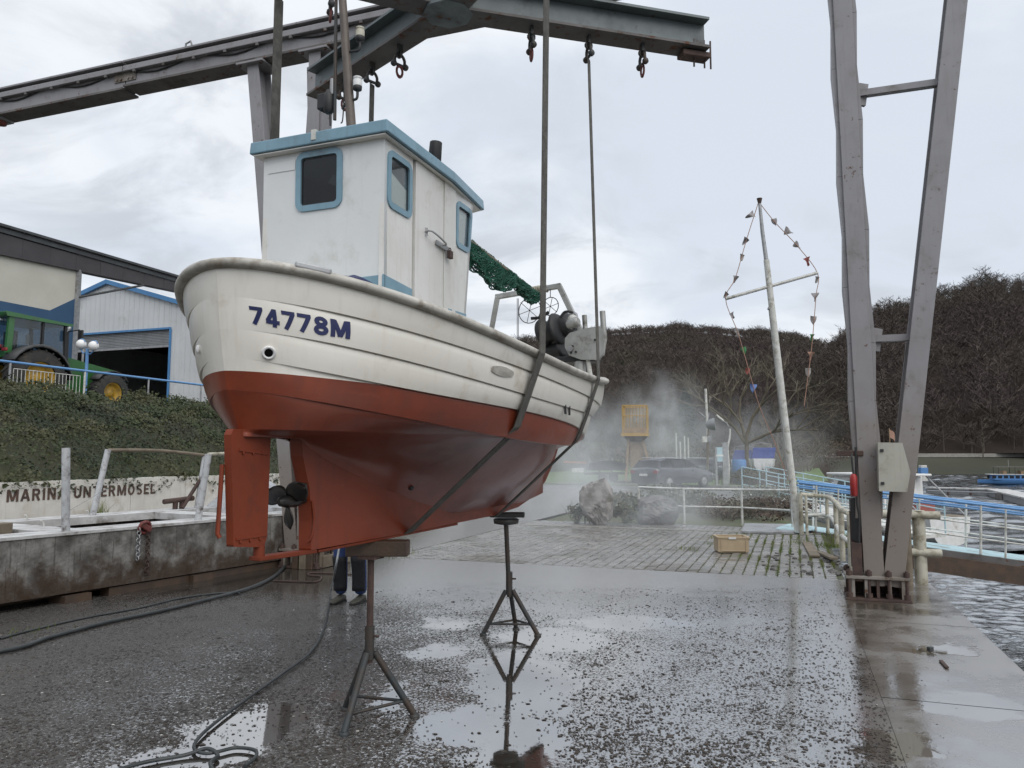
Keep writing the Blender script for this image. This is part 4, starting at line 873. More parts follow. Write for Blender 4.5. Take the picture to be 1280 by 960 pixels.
# tarpaulin-covered heap behind the pontoon
tp = on_y(310, 640, 13.2); VV = []
hp = MB(); rows = []
for i in range(15):
    row = []
    for j in range(15):
        a, b = i / 14 * 2 - 1, j / 14 * 2 - 1; hgt = max(0, 1 - (abs(a) ** 2.2)) * max(0, 1 - abs(b) ** 2.4); row.append((tp[0] + a * 1.05 + b * .25, tp[1] + b * .9 - a * .2, .05 + 1.12 * hgt * (1 - .35 * a * -1 * .6) + .05 * math.sin(i * 1.9) * math.sin(j * 2.3) * hgt))
    rows.append(row)
hp.grid(rows); tag(hp.build('covered_heap', pm('light_mesh_tarp', (.42, .43, .44), (.34, .35, .36), 9, .6, bump=.5, bscale=30), fix=False), 'heap under a light grey mesh tarpaulin behind the pontoon', 'heap')
# ------------------------------------------------------------------ gantry crane
GL = on_z(378, 708)[:2]; GD = np.array([math.cos(R(19.5)), -math.sin(R(19.5))]); GN = np.array([GD[1], -GD[0]]) * 1.0   # GN towards the viewer
GN = np.array([-math.sin(R(19.5)), -math.cos(R(19.5))])
def gq(s_, n_, z): v = GL + GD * s_ + GN * n_; return np.array([v[0], v[1], z])
gs = lambda px, py: ((on_plane(px, py, GL, GD)[:2] - GL) @ GD, on_plane(px, py, GL, GD)[2])
gan = thing('gantry_crane', gq(7.55, 0, 0), 'weathered grey boat gantry with a long runway beam on two pairs of splayed steel legs', 'crane')
ZB, ZT = 7.79, 8.31
def ibeam(mb, p0, p1, depth, wid, tf=.03, tw=.02, up=(0, 0, 1)):
    p0, p1, u_ = Vector(p0), Vector(p1), Vector(up); d = (p1 - p0).normalized(); x = d.cross(u_).normalized(); y = x.cross(d).normalized()
    mb.bar(p0 + y * (depth / 2 - tf / 2), p1 + y * (depth / 2 - tf / 2), wid, tf, up=y); mb.bar(p0 - y * (depth / 2 - tf / 2), p1 - y * (depth / 2 - tf / 2), wid, tf, up=y)
    mb.bar(p0, p1, tw, depth - 2 * tf - .002, up=y); return mb
def runway(sa, sb, zb, name):
    o = MB().bar(gq(sa, 0, (zb + ZT) / 2 - .02), gq(sb, 0, (zb + ZT) / 2 - .02), .24, ZT - zb - .16).build(name, M['gantry'], gan, bevel=.006)
    MB().bar(gq(sa, 0, ZT - .075), gq(sb, 0, ZT - .075), .42, .03).build('top_flange', M['gantry'], o)
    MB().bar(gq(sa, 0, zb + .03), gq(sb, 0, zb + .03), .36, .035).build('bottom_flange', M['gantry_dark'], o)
    MB().bar(gq(sa, .16, ZT - .20), gq(sb, .16, ZT - .20), .09, .10).build('side_channel', M['gantry'], o, bevel=.01)
    MB().bar(gq(sa, 0, ZT - .025), gq(sb, 0, ZT - .025), .12, .07).build('crane_rail', M['gantry_dark'], o)
    return o
runway(-9.2, -3.68, ZB - .04, 'runway_beam'); rb2 = runway(-3.66, 13.5, ZB, 'runway_beam')
spl = MB()
for n_ in (.125, -.125): spl.box(gq(-3.67, n_ * 1.04, ZB + .24), (.46, .014, .22), rz=-R(19.5))
for a in (-.17, -.08, .08, .17):
    for b in (.17, .31): spl.lathe(gq(-3.67 + a, .138, ZB + b), [(.02, 0), (.02, .022)], 6, axis=(GN[0], GN[1], 0))
spl.build('splice_plate', M['gantry_foot'], gan)
fest = []
for i in range(13):
    a = -8.6 + i * 1.6; fest += [gq(a, .135, ZB + .30), gq(a + .8, .14, ZB + .20)]
MB().tube(smooth_path(fest, 4), .012, 6).build('supply_cable', M['black'], gan)
st = MB()
s_ = -9.0
while s_ < 6: st.box(gq(s_, .19, ZT - .27), (.05, .03, .04), rz=-R(19.5)); s_ += .62
st.build('rail_clip', M['gantry_dark'], rb2)
sb_, _ = gs(232, 62); MB().tube([gq(sb_, 0, ZT), gq(sb_, 0, ZT + .13), gq(sb_ + .1, 0, ZT + .16), gq(sb_ + .13, 0, ZT + .08)], .016, 6).build('cable_hook', M['galv'], gan)
MB().lathe(gq(-6.75, 0, ZB - .12), [(.03, -.02), (.10, 0), (.11, .06), (.08, .10)], 12).build('end_stop', M['plastic_red_hook'], gan)
MB().bar(gq(-6.9, 0, ZB - .04), gq(-6.6, 0, ZB - .04), .3, .05).build('stop_plate', M['galv'], gan)

def leg_pair(s0, lean, foot_h, mat, detail):
    sv = s0; sg = 1 if lean > 0 else -1; tilt = -.09 if lean > 0 else .0; svz = lambda z: sv + tilt * z / ZB
    # vertical laced leg
    W_, Dp = .205, .36
    MB().bar(gq(sv, .15, .16), gq(svz(ZB), .15, ZB), W_, .024, up=(GN[0], GN[1], 0)).build('leg_flange', mat, gan, bevel=.004)
    MB().bar(gq(sv, -.15, .16), gq(svz(ZB), -.15, ZB), W_, .024, up=(GN[0], GN[1], 0)).build('leg_flange', mat, gan, bevel=.004)
    MB().bar(gq(sv, 0, .16), gq(svz(ZB), 0, ZB), .02, .275, up=(GN[0], GN[1], 0)).build('leg_web', mat, gan)
    for sd in (-1, 1):
        z = .9; k = 0 if sd < 0 else 1
        while z < ZB - .3:
            hgt = .66; a, b = (.022, .052) if k % 2 else (.052, .022); x0, x1 = sv + sd * W_ / 2, 0
            z2 = z + hgt; poly = [gq(svz(z) + sd * (W_ / 2 - .02), .13, z), gq(svz(z) + sd * (W_ / 2 + a), .13, z), gq(svz(z2) + sd * (W_ / 2 + b), .13, z2), gq(svz(z2) + sd * (W_ / 2 - .02), .13, z2)]
            MB().prism(poly, (-GN[0] * .26, -GN[1] * .26, 0)).build('lacing_plate', mat, gan); z += hgt + .004; k += 1
    # splayed leg
    sb0, sb1 = sv + sg * .185, sv + lean
    p0, p1 = gq(sb0, 0, .16), gq(sb1, 0, ZB + .01); d = Vector(p1 - p0).normalized(); side = Vector((GD[0], GD[1], 0)); nn = Vector((GN[0], GN[1], 0))
    for n_ in (.138, -.162):
        MB().bar(Vector(p0) + nn * n_, Vector(p1) + nn * n_, .21, .022, up=nn).build('splayed_flange', mat, gan, bevel=.004)
    MB().bar(p0, p1, .022, .276, up=nn).build('splayed_web', mat, gan)
    def sx_(z): return sb0 + (sb1 - sb0) * (z - .16) / (ZB - .16)
    for z in (2.95, 5.91):
        MB().bar(gq(svz(z) + sg * .10, 0, z), gq(sx_(z) - sg * .10, 0, z), .09, .075, up=(0, 0, 1)).build('cross_bar', mat, gan)
        MB().bar(gq(svz(z) + sg * .11, 0, z - .13), gq(svz(z) + sg * .15, 0, z + .13), .2, .05, up=(0, 0, 1)).build('gusset', mat, gan)
    MB().box(gq(sv, 0, ZB - .03), (.5, .46, .035), rz=-R(19.5)).build('head_plate', mat, gan, bevel=.006)
    MB().box(gq(sb1, 0, ZB - .03), (.5, .46, .035), rz=-R(19.5)).build('head_plate', mat, gan, bevel=.006)
    for n_ in (-.19, .19):
        for s2 in (sv - .2, sv + .2, sb1 - .2, sb1 + .2): MB().lathe(gq(s2, n_, ZB - .07), [(.028, 0), (.028, .04)], 6).build('bolt', M['rust'], gan)
    # foot: base plates, stub webs and bolts
    c = sv + sg * .03
    MB().box(gq(c, 0, .018), (.66, .46, .028), rz=-R(19.5)).build('base_plate', M['rust'], gan, bevel=.004)
    MB().box(gq(c, 0, .255), (.66, .44, .035), rz=-R(19.5)).build('foot_plate', M['gantry_foot'], gan, bevel=.005)
    for s2 in (-.25, -.12, .0, .12, .25):
        MB().box(gq(c + s2, .04, .135), (.03, .32, .20), rz=-R(19.5)).build('stiffener', M['gantry_foot'] if abs(s2) > .1 else M['rust'], gan)
    MB().box(gq(c, -.12, .135), (.52, .02, .20), rz=-R(19.5)).build('foot_web', M['rust'], gan)
    for s2 in (-.29, -.09, .11, .29):
        for n_ in (-.19, .19):
            b_ = MB().lathe(gq(c + s2, n_, .03), [(.018, 0), (.018, .31)], 8); b_.lathe(gq(c + s2, n_, .274), [(.036, 0), (.036, .05)], 6); b_.lathe(gq(c + s2, n_, .034), [(.038, 0), (.038, .05)], 6); b_.build('bolt', M['rust'], gan)
    return sx_
sxr = leg_pair(7.57, 1.27, .3, M['gantry'], True)
sxl = leg_pair(.10, -1.16, .3, M['gantry'], False)
# bracket, cable and rusty angle on the river-side leg
MB().box(gq(7.37, .12, 1.63), (.28, .12, .06), rz=-R(19.5)).build('bracket', M['rust'], gan, bevel=.008)
MB().box(gq(7.40, .16, .42), (.10, .06, .42), rz=-R(19.5)).build('angle_post', M['rust'], gan); MB().box(gq(7.41, .02, .66), (.12, .1, .62), rz=-R(19.5)).build('cover_plate', M['rust'], gan)
MB().tube(smooth_path([gq(7.43, .2, 1.7), gq(7.42, .19, 1.1), gq(7.44, .18, .9), gq(7.42, .17, .5)], 5), .012, 6).build('cable', M['black'], gan)
# lashed black rubber fender
MB().prism([gq(7.36, .08, .66), gq(7.43, .10, .62), gq(7.46, .10, 1.14), gq(7.36, .09, 1.12)], (-GN[0] * .2, -GN[1] * .2, 0)).build('rubber_pad', M['black'], gan, bevel=.02)
# bridge girder across the runway, over the boat
BC = bw(.98, .02, 0)[:2]; sC = (BC - GL) @ GD
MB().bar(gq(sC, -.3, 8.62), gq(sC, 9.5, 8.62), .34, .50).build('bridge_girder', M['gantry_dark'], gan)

# electric cabinet
c0, c1 = gs(1098, 553), gs(1138, 615)
cabx = thing('switch_cabinet', gq((c0[0] + c1[0]) / 2, .24, c1[1]), 'beige steel switch cabinet mounted between the gantry legs', 'cabinet')
gn_ = lambda px, py, n_=.36: ((on_plane(px, py, gq(0, n_, 0), GD)[:2] - gq(0, n_, 0)[:2]) @ GD, on_plane(px, py, gq(0, n_, 0), GD)[2])
poly = [gq(a, .36, b) for a, b in (gn_(1099, 614), gn_(1134, 615), gn_(1138, 590), gn_(1128, 553.5), gn_(1097.5, 553))]
MB().prism(poly, (-GN[0] * .16, -GN[1] * .16, 0)).build('casing', M['beige_box'], cabx, bevel=.008)
for px, py in ((1101, 563), (1102, 604)):
    s_, z = gn_(px, py); MB().box(gq(s_ + .01, .368, z), (.035, .02, .03), rz=-R(19.5)).build('lock', M['black'], cabx, bevel=.004)
# red hanging control handset
s_, z = gs(1065, 606)
hs = thing('control_handset', gq(s_, .24, z), 'red crane control handset hanging by its cable on the leg', 'handset')
MB().tube([gq(s_, .24, z - .12), gq(s_, .24, z - .10), gq(s_, .24, z + .10), gq(s_, .24, z + .13)], [.03, .048, .048, .025], 10, flat=.8).build('body', M['red_plastic'], hs)
MB().tube(smooth_path([gq(s_, .24, z + .13), gq(s_ - .01, .24, z + .3), gq(s_ - .0, .2, 1.63)], 5), .01, 6).build('cable', M['black'], hs)

# lifting frame: four arms in an X with shackles under them
LZ = 5.2
lf = thing('lifting_traverse', (*BC, LZ), 'grey green cross shaped lifting traverse hanging over the boat', 'traverse')
J = bw(.98, .02, LZ)
ends = [bw(1.83, -1.81, LZ), bw(2.31, 1.83, LZ), bw(-.28, -1.50, LZ + .12), bw(-.35, 1.80, LZ)]
def arm(p1):
    d = (p1 - J) / np.linalg.norm(p1 - J); x = np.array([-d[1], d[0], 0]) / math.hypot(d[0], d[1]); p0 = J + d * .12
    a = MB().bar(p0, p1, .022, .225).build('arm', M['lift_green'], lf)
    MB().bar(p0 + np.array([0, 0, .125]), p1 + np.array([0, 0, .125]), .21, .022).build('flange', M['lift_green'], a)
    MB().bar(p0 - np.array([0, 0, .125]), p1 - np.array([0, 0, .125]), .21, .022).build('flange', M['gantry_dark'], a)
    L_ = np.linalg.norm(p1 - p0)
    for k in (.42, .62, .82): MB().bar(p0 + d * L_ * k + np.array([0, 0, -.113]), p0 + d * L_ * k + np.array([0, 0, .113]), .2, .014, up=tuple(x)).build('stiffener', M['lift_green'], a)
    return d, L_, p0
def shackle(par, p, d, ring=True, mat=None):
    """bow shackle under a flange: eye, bow, pin and a red link; returns the point where a sling hooks on"""
    x = np.array([-d[1], d[0], 0]) / math.hypot(d[0], d[1]); mat = mat or M['steel_dark']; mb = MB()
    mb.bar(p + np.array([0, 0, .02]), p - np.array([0, 0, .07]), .05, .02, up=tuple(d)); mb.ring(p - np.array([0, 0, .085]), .026, .012, axis=tuple(x), n=10, k=6)
    bow = [p - np.array([0, 0, .18]) + x * .045, p - np.array([0, 0, .13]) + x * .050, p - np.array([0, 0, .095]) + x * .028, p - np.array([0, 0, .085]), p - np.array([0, 0, .095]) - x * .028, p - np.array([0, 0, .13]) - x * .05, p - np.array([0, 0, .18]) - x * .045]
    mb.tube(smooth_path(bow, 3), .013, 7); mb.tube([p - np.array([0, 0, .18]) + x * .075, p - np.array([0, 0, .18]) - x * .075], .013, 7)
    for sd in (-1, 1): mb.ball(tuple(p - np.array([0, 0, .18]) + x * .06 * sd), .028, 8, 6)
    o = mb.build('shackle', mat, par)
    if ring:
        q = p - np.array([0, 0, .235]); lk = MB().ring(q, .030, .010, axis=tuple(d), n=12, k=6); lk.v = [(a, b, q[2] + (c - q[2]) * 1.6) for a, b, c in lk.v]; lk.build('link', M['plastic_red_hook'], o)
    return p - np.array([0, 0, .20])
arms = [arm(e) for e in ends]
MB().lathe(J - np.array([0, 0, .14]), [(.20, 0), (.20, .28)], 8).build('hub', M['lift_green'], lf, bevel=.01)
MB().tube([J + np.array([0, 0, .14]), J + np.array([0, 0, 3.15])], .022, 8).build('hoist_rope', M['steel_dark'], lf)
MB().box(J + np.array([0, 0, .35]), (.22, .14, .34), rz=-BH).build('hook_block', M['plastic_red_hook'], lf, bevel=.03)
hooks = {}
def arm_at(k, px, py):   # distance along arm k so that the shackle falls on a photo column
    d, L_, p0 = arms[k]; best = min(np.linspace(.1, L_, 300), key=lambda t: abs(proj((p0 + d * t) - np.array([0, 0, .2]))[0] - px)); return p0 + d * best - np.array([0, 0, .136]), d
def proj(p):
    q = np.asarray(p, float) - np.array([0, 0, EYE]); d = math.cos(PITCH) * q[1] + math.sin(PITCH) * q[2]; u_ = -math.sin(PITCH) * q[1] + math.cos(PITCH) * q[2]; return np.array([640 + FPX * q[0] / d, 480 - FPX * u_ / d])
for k, pxs in ((0, (431, 465.5, 500)), (1, (664.5, 736, 803))):
    for px in pxs:
        p, d = arm_at(k, px, 0); hooks[(k, px)] = shackle(lf, p, d, ring=px not in (465.5, 736))
for k in (2, 3):
    d, L_, p0 = arms[k]
    for t in (.42, .62, .82): hooks[(k, t)] = shackle(lf, p0 + d * L_ * t - np.array([0, 0, .136]), d, ring=(k, t) not in ((2, .62), (3, .62)))
d, L_, p0 = arms[1]; pe = p0 + d * (L_ - .12)
for k in (0, .1, .16): MB().tube([pe + d * k + np.array([.02, 0, -.02]), pe + d * k + np.array([.02, 0, -.27])], .008, 6).build('pin', M['rust'], lf)
MB().box(pe + d * .02 - np.array([0, 0, .175]), (.26, .12, .05), rz=math.atan2(d[1], d[0])).build('end_clamp', M['rust'], lf, bevel=.008)
# ------------------------------------------------------------------ the boat
UM = 1.1
LINES = [  # half breadth, stern u, bow u, fullness aft (p, q), height polynomial
    ('sheer', 1.05, -1.42, 4.82, 2.4, .58, (-0.00188, 0.00639, 0.04669, -0.12259, 2.25404)),
    ('l1', 1.025, -1.40, 4.54, 2.3, .60, (0.00044, -0.0016, 0.0267, -0.10078, 2.1405)),
    ('l2', .985, -1.38, 4.10, 2.3, .62, (-0.0003, -0.00038, 0.03436, -0.09363, 1.99854)),
    ('l3', .935, -1.355, 3.80, 2.3, .64, (0.00503, -0.02048, 0.01615, -0.05112, 1.89658)),
    ('l4', .86, -1.32, 3.45, 2.2, .66, (-0.00031, -0.00212, 0.03711, -0.0849, 1.73213)),
    ('bilge', .72, -1.23, 3.30, 2.1, .70, (-0.00033, -0.00134, -0.00057, -0.00759, 1.71891))]
def line_pt(k, t):
    """point on longitudinal k (u, v, z); t 0 at the sternpost, 1 at the stem"""
    n_, B, us, ub, pa, qa, pz = LINES[k]; u = us + (ub - us) * t
    if u < UM: v = B * max(0, 1 - ((UM - u) / (UM - us)) ** pa) ** qa
    else: v = B * max(0, 1 - ((u - UM) / (ub - UM)) ** 1.8)
    return np.array([u, v, np.polyval(pz, u)])
NST = 72
TT = [(1 - math.cos(math.pi * i / NST)) / 2 for i in range(NST + 1)]; TT = [t * .6 + .4 * i / NST for i, t in enumerate(TT)]
TT = [0.0, .0015, .004, .008, .013] + [t for t in TT if .018 < t < .99] + [1.0]
KEELZ = lambda u: 1.095 if u < 1.9 else 1.095 + .03 * (u - 1.9) + .055 * max(0, u - 2.3) ** 2
def garboard(t, n_=9):
    """from the bilge edge down to the centreline deadwood"""
    b = line_pt(5, t); u = b[0]; m_ = min(1, max(0, (u + .75) / 2.4)); m_ = m_ * m_ * (3 - 2 * m_)
    zr = b[2] - .035 if u < -.8 else (b[2] - .035) + (1.17 - (b[2] - .035)) * min(1, (u + .8) / 1.9) ** .75
    zr = max(zr, KEELZ(u) + .05); zr = min(zr, b[2] - .01); vk = min(.042, b[1])
    P0 = np.array([b[1], b[2]]); P3 = np.array([vk, zr]); dz = b[2] - zr
    P1 = np.array([b[1] * (.60 + .30 * m_), b[2] - .02 - dz * .40 * m_]); P2 = np.array([vk + (b[1] - vk) * (.015 + .32 * m_), zr + dz * (.62 - .34 * m_)])
    out = []
    for j in range(n_ + 1):
        s_ = j / n_; q = (1 - s_) ** 3 * P0 + 3 * s_ * (1 - s_) ** 2 * P1 + 3 * s_ * s_ * (1 - s_) * P2 + s_ ** 3 * P3; out.append(np.array([u, q[0], q[1]]))
    return out
def side_pt(t, lam):
    k = min(int(lam), 4); f = lam - k; a, b = line_pt(k, t), line_pt(k + 1, t); p = a * (1 - f) + b * f
    p[1] += .008 * math.sin(math.pi * f) * min(1, p[1] / .2); return p
def plan_normal(t, lam):
    a, b = side_pt(max(t - .003, 0), lam), side_pt(min(t + .003, 1), lam); d = np.array([b[0] - a[0], b[1] - a[1]]); n_ = np.array([-d[1], d[0]]); return n_ / (np.linalg.norm(n_) + 1e-9)
def off_pt(t, lam, o_):
    p = side_pt(t, lam); n_ = plan_normal(t, lam); p[0] += n_[0] * o_; p[1] = max(0, p[1] + n_[1] * o_); return p
def bpt(p, sd=1): return bw(p[0], sd * p[1], p[2])
boat = thing('fishing_boat', bw(.6, 0, 1.09), 'small white clinker fishing boat with red bottom and blue trimmed wheelhouse, hanging in slings', 'boat')
R3_ = np.append(RT, 0)
hull = MB(); LAP = .013; GRV = .006
def lapfade(t):
    f = min(1, max(0, (t - .006) / .055)); return f * f * (3 - 2 * f) * min(1, max(0, (.985 - t) / .03))
for sd in (-1, 1):
    for k in range(5):
        rows = []; nsub = 5
        fr = [0, .035, .07, .3, .55, .8, 1.0]
        if k == 3: fr = [0, .001, .06, .12, .3, .55, .8, 1.0]
        for t in TT:
            row = []
            wl_ = .42 * max(0, min(1, (.115 - t) / .115)) ** 1.25 if k == 3 else 0
            for j, f in enumerate(fr):
                if k == 3 and j == 1: f = max(.004, wl_)
                elif k == 3 and j > 1: f = max(f, wl_ + .01 * j) if j < 7 else 1.0
                gv = -GRV * max(0, 1 - f / .065) if k else 0; p = off_pt(t, k + f * .9999, (LAP * f + gv) * lapfade(t)); row.append(bpt(p, sd))
            rows.append(row)
        for i in range(len(rows) - 1):
            pass
        if k == 3:
            hull.grid([r[:2] for r in rows], 0, flip=sd > 0); hull.grid([r[1:] for r in rows], 1, flip=sd > 0)
        else: hull.grid(rows, 1 if k > 3 else 0, flip=sd > 0)
        # lap edge under the plank
        edge = []
        for t in TT:
            o_ = off_pt(t, k + .9999, LAP * lapfade(t)); i_ = off_pt(t, k + .9999, -GRV * lapfade(t) if k < 4 else 0); edge.append([bpt(o_, sd), bpt(i_ + np.array([0, 0, -.0005]), sd)])
        hull.grid(edge, 1 if k >= 3 else 0, smooth=False, flip=sd > 0)
    hull.grid([[bpt(p, sd) for p in garboard(t)] for t in TT], 1, flip=sd > 0)
    # inside of the bulwark and the side deck
    ins, dk = [], []
    for t in TT:
        p = line_pt(0, t); q = off_pt(t, 0, -.05); r_ = off_pt(t, 0, -.065); r_[2] -= .24; c = r_.copy(); c[1] = 0
        ins.append([bpt(p, sd), bpt(q + np.array([0, 0, .005]), sd), bpt(r_, sd)]); dk.append([bpt(r_, sd), bpt(c, sd)])
    hull.grid(ins, 0, flip=sd < 0); hull.grid(dk, 2, smooth=False, flip=sd < 0)
hull.build('hull', [M['gel'], M['red_paint'], M['rail_gel']], boat, fix=False)
# keel, deadwood and stem as one flat timber on the centreline
prof = [(-.79, 1.74), (-.772, 1.60), (-.735, 1.50), (-.705, 1.42), (-.685, 1.25), (-.68, 1.095), (.4, 1.09), (1.9, 1.095), (2.5, 1.13), (2.9, 1.20), (3.3, 1.34), (3.6, 1.55), (3.86, 1.80), (4.15, 2.06), (4.58, 2.26), (4.86, 2.50), (4.80, 2.50), (4.40, 2.26), (3.95, 2.05), (3.5, 1.72), (3.0, 1.50), (2.0, 1.42), (.5, 1.5), (-.3, 1.66)]
kl = MB(); kl.prism([bw(u, .040, z) for u, z in prof], np.append(-RT * .080, 0)); kl.build('keel', M['red_paint'], boat, bevel=.008)
shoe = MB().bar(bw(-1.085, 0, 1.098), bw(-.62, 0, 1.083), .075, .022); shoe.bar(bw(-.60, 0, 1.080), bw(1.2, 0, 1.082), .07, .016); shoe.build('keel_shoe', M['red_dull'], boat, bevel=.004)
# stern post strip
sp = MB(); pts = [bpt(line_pt(k, 0)) for k in range(3)]
# rub rail following the sheer
rails = []
for sd in (-1, 1):
    path = [bpt(line_pt(0, t) + np.array([0, .012, .0]), sd) for t in TT]; rails.append(path)
path = rails[0][::-1] + rails[1][1:]
path[0] = path[1] * .0 + path[0]
RR = MB().tube(path, .032, 10, flat=.8); RR.build('rub_rail', M['rail_gel'], boat)
sc_ = MB()
def sheer_u(u, dv=0.0, dz=0.0, sd=1):
    n_, B, us, ub, pa, qa, pz = LINES[0]; p = line_pt(0, (u - us) / (ub - us)); return bw(p[0], sd * (p[1] + dv), p[2] + dz)
pa_, pb_ = sheer_u(-1.275, .006, .024), sheer_u(-1.16, .006, .022); MB().bar(pa_, pb_, .075, .03).build('fairlead', M['galv'], boat, bevel=.008)
# hull number mapped on the second plank
LV, LF, LW = lettering('74778M', .215, .10)
def find_side(px, py):
    best = None; t0, t1, l0, l1 = .004, .25, 0.2, 2.9
    for it in range(5):
        for t in np.linspace(t0, t1, 24):
            for l in np.linspace(l0, l1, 20):
                q = proj(bpt(side_pt(t, l))); e = (q[0] - px) ** 2 + (q[1] - py) ** 2
                if best is None or e < best[0]: best = (e, t, l)
        dt, dl = (t1 - t0) / 16, (l1 - l0) / 14; t0, t1, l0, l1 = max(.001, best[1] - dt), best[1] + dt, best[2] - dl, best[2] + dl
    return np.array(best[1:])
cTL, cTR, cBL, cBR = find_side(311, 382.5), find_side(437, 402.5), find_side(313, 404.5), find_side(436, 424.5)
cM_T, cM_B = find_side(372, 391.5), find_side(373, 414.5)
def quad_(s_, a, b, c): return a * (1 - s_) * (1 - 2 * s_) + b * 4 * s_ * (1 - s_) + c * s_ * (2 * s_ - 1)
hn = []
for x, y, lay in LV:
    s_ = x / LW; tt, ll = quad_(s_, cBL, cM_B, cBR) * (1 - y) + quad_(s_, cTL, cM_T, cTR) * y; f = ll - int(ll)
    hn.append(bpt(off_pt(tt, ll, .0018 + lay * .0005 + LAP * f * lapfade(tt) - GRV * max(0, 1 - f / .065) * lapfade(tt))))
MB().add(hn, LF).build('hull_number', M['navy'], boat, fix=False)
def on_hull(px, py):
    tt, ll = find_side(px, py); q = bpt(side_pt(tt, ll)); a, b = bpt(side_pt(tt + .004, ll)), bpt(side_pt(tt, ll + .02)); n_ = np.cross(a - q, b - q); n_ /= np.linalg.norm(n_)
    return q, (n_ if n_ @ np.append(RT, 0) > 0 else -n_)
q, n_ = on_hull(336, 441); 
o = MB().lathe(q - n_ * .008, [(.020, .0), (.033, .0), (.033, .012), (.030, .018), (.020, .016), (.019, .0)], 24, axis=tuple(n_)).build('exhaust_outlet', M['white_paint'], boat)
MB().lathe(q - n_ * .006, [(.0195, 0), (.0195, .012)], 20, axis=tuple(n_)).build('outlet_shade', M['dark_in'], o)  # black disc standing in for the dark bore
# scuffed oval repair patch and two scuppers on the starboard side
def on_sheerplane(px, py, lam):
    best = min(((abs(proj(bpt(side_pt(t, lam)))[0] - px), t) for t in np.linspace(.05, .75, 500)))[1]; q = bpt(side_pt(best, lam)); a, b = bpt(side_pt(best + .004, lam)), bpt(side_pt(best, lam + .02)); n_ = np.cross(a - q, b - q); n_ /= np.linalg.norm(n_); return q, n_ if n_ @ np.append(RT, 0) > 0 else -n_
q, n_ = on_sheerplane(627, 468, 1.25); pt_ = MB()
tb_ = min(((abs(proj(bpt(side_pt(t, 1.42)))[0] - 627), t) for t in np.linspace(.05, .75, 500)))[1]
pt_.add([bpt(off_pt(tb_, 1.42, .016))] + [bpt(off_pt(tb_ + .019 * math.cos(i * .393) * (1 + .1 * math.sin(i * 2.3)), 1.42 + .20 * math.sin(i * .393), .013)) for i in range(16)], [(0, 1 + i, 1 + (i + 1) % 16) for i in range(16)]); pt_.build('repair_patch', M['rail_gel'], boat)
for px in (704, 709):
    q, n_ = on_sheerplane(px, 505, 2.1); MB().bar(q + n_ * .014 + np.array([0, 0, .05]), q + n_ * .016 - np.array([0, 0, .04]), .015, .012, up=tuple(n_)).build('scupper', M['black'], boat)
def on_under(px, py):
    best = min(((np.hypot(*(proj(bpt(garboard(t)[j])) - np.array([px, py]))), t, j) for t in np.linspace(.1, .6, 120) for j in range(1, 9))); return bpt(garboard(best[1])[best[2]])
q = on_under(515, 607); MB().ball(q + R3_ * .004, (.02, .02, .016), 10, 8).build('sea_cock', M['black'], boat)
q = bpt(off_pt(.018, 2.4, .006), -1); MB().ball(q, (.012, .012, .022), 8, 6).build('drain_fitting', M['white_paint'], boat)
# rudder and its pipework
rp_ = [(-1.305, 1.70), (-1.262, 1.175), (-1.045, 1.150), (-1.022, 1.20), (-1.018, 1.655), (-1.015, 1.712), (-1.05, 1.722), (-1.29, 1.728)]
rud = MB(); rud.prism([bw(u, .021, z) for u, z in rp_], np.append(-RT * .042, 0)); rud = rud.build('rudder', M['red_dull'], boat, bevel=.010)
for zt, off in ((1.63, .0), (1.21, 0)):
    MB().bar(bw(-1.25, .0, zt + .0), bw(-1.03, .0, zt - .02 * (zt > 1.5)), .052, .012).build('rudder_strap', M['red_dull'], rud)
for u in (-1.22, -1.15, -1.08):
    for z in (1.615, 1.195): MB().lathe(bw(u, .020, z), [(.008, 0), (.008, .008)], 8, axis=(RT[0], RT[1], 0)).build('bolt', M['red_dull'], rud)
MB().tube([bw(-1.30, -.03, 1.56), bw(-1.315, -.03, 1.24), bw(-1.31, -.02, 1.22)], .011, 7).build('rudder_pipe', M['red_dull'], rud)
MB().tube([bw(-1.055, 0, 1.09), bw(-1.055, 0, 1.16)], .028, 10).build('pintle', M['red_dull'], rud)
MB().tube([bw(-1.03, 0, 1.70), bw(-1.02, 0, 1.80)], .03, 10).build('rudder_stock', M['galv'], rud)
MB().tube(smooth_path([bw(-.69, .045, 1.36), bw(-.675, .05, 1.26), bw(-.69, .05, 1.17), bw(-.70, .03, 1.14)], 4), .007, 6).build('anode_wire', M['red_dull'], boat)
# propeller
hubc = bw(-.845, 0, 1.365)
prop = MB().lathe(hubc - np.append(AX, 0) * .07, [(.012, 0), (.026, .02), (.034, .06), (.036, .13), (.030, .17)], 16, axis=(AX[0], AX[1], 0)).build('propeller', M['bronze'], boat)
A3, R3, Z3 = np.append(AX, 0), np.append(RT, 0), np.array([0, 0, 1.0])
for k in range(3):
    th = R(-8) + k * 2 * math.pi / 3; er = math.sin(th) * R3 * -1 + math.cos(th) * -Z3; et = np.cross(A3, er); bl = []
    for i in range(9):
        f = i / 8; rad = .03 + .118 * f; wd = .060 * math.sin(math.pi * min(1, (f * .86 + .12))) ** .6 * (1 if f < .98 else .35); pit = R(44 - 22 * f); row = []
        for j in range(7):
            s_ = j / 3 - 1; row.append(hubc + er * (rad - .012 * s_ * s_ * f) + (et * math.cos(pit) + A3 * math.sin(pit)) * wd * s_ + A3 * .006 * (1 - s_ * s_))
        bl.append(row)
    o = MB().grid(bl).build('blade', M['bronze'], prop, fix=False); md = o.modifiers.new('thick', 'SOLIDIFY'); md.thickness = .008; md.offset = 0
MB().tube([hubc + A3 * .08, hubc + A3 * .2], .02, 10).build('shaft', M['bronze'], prop)

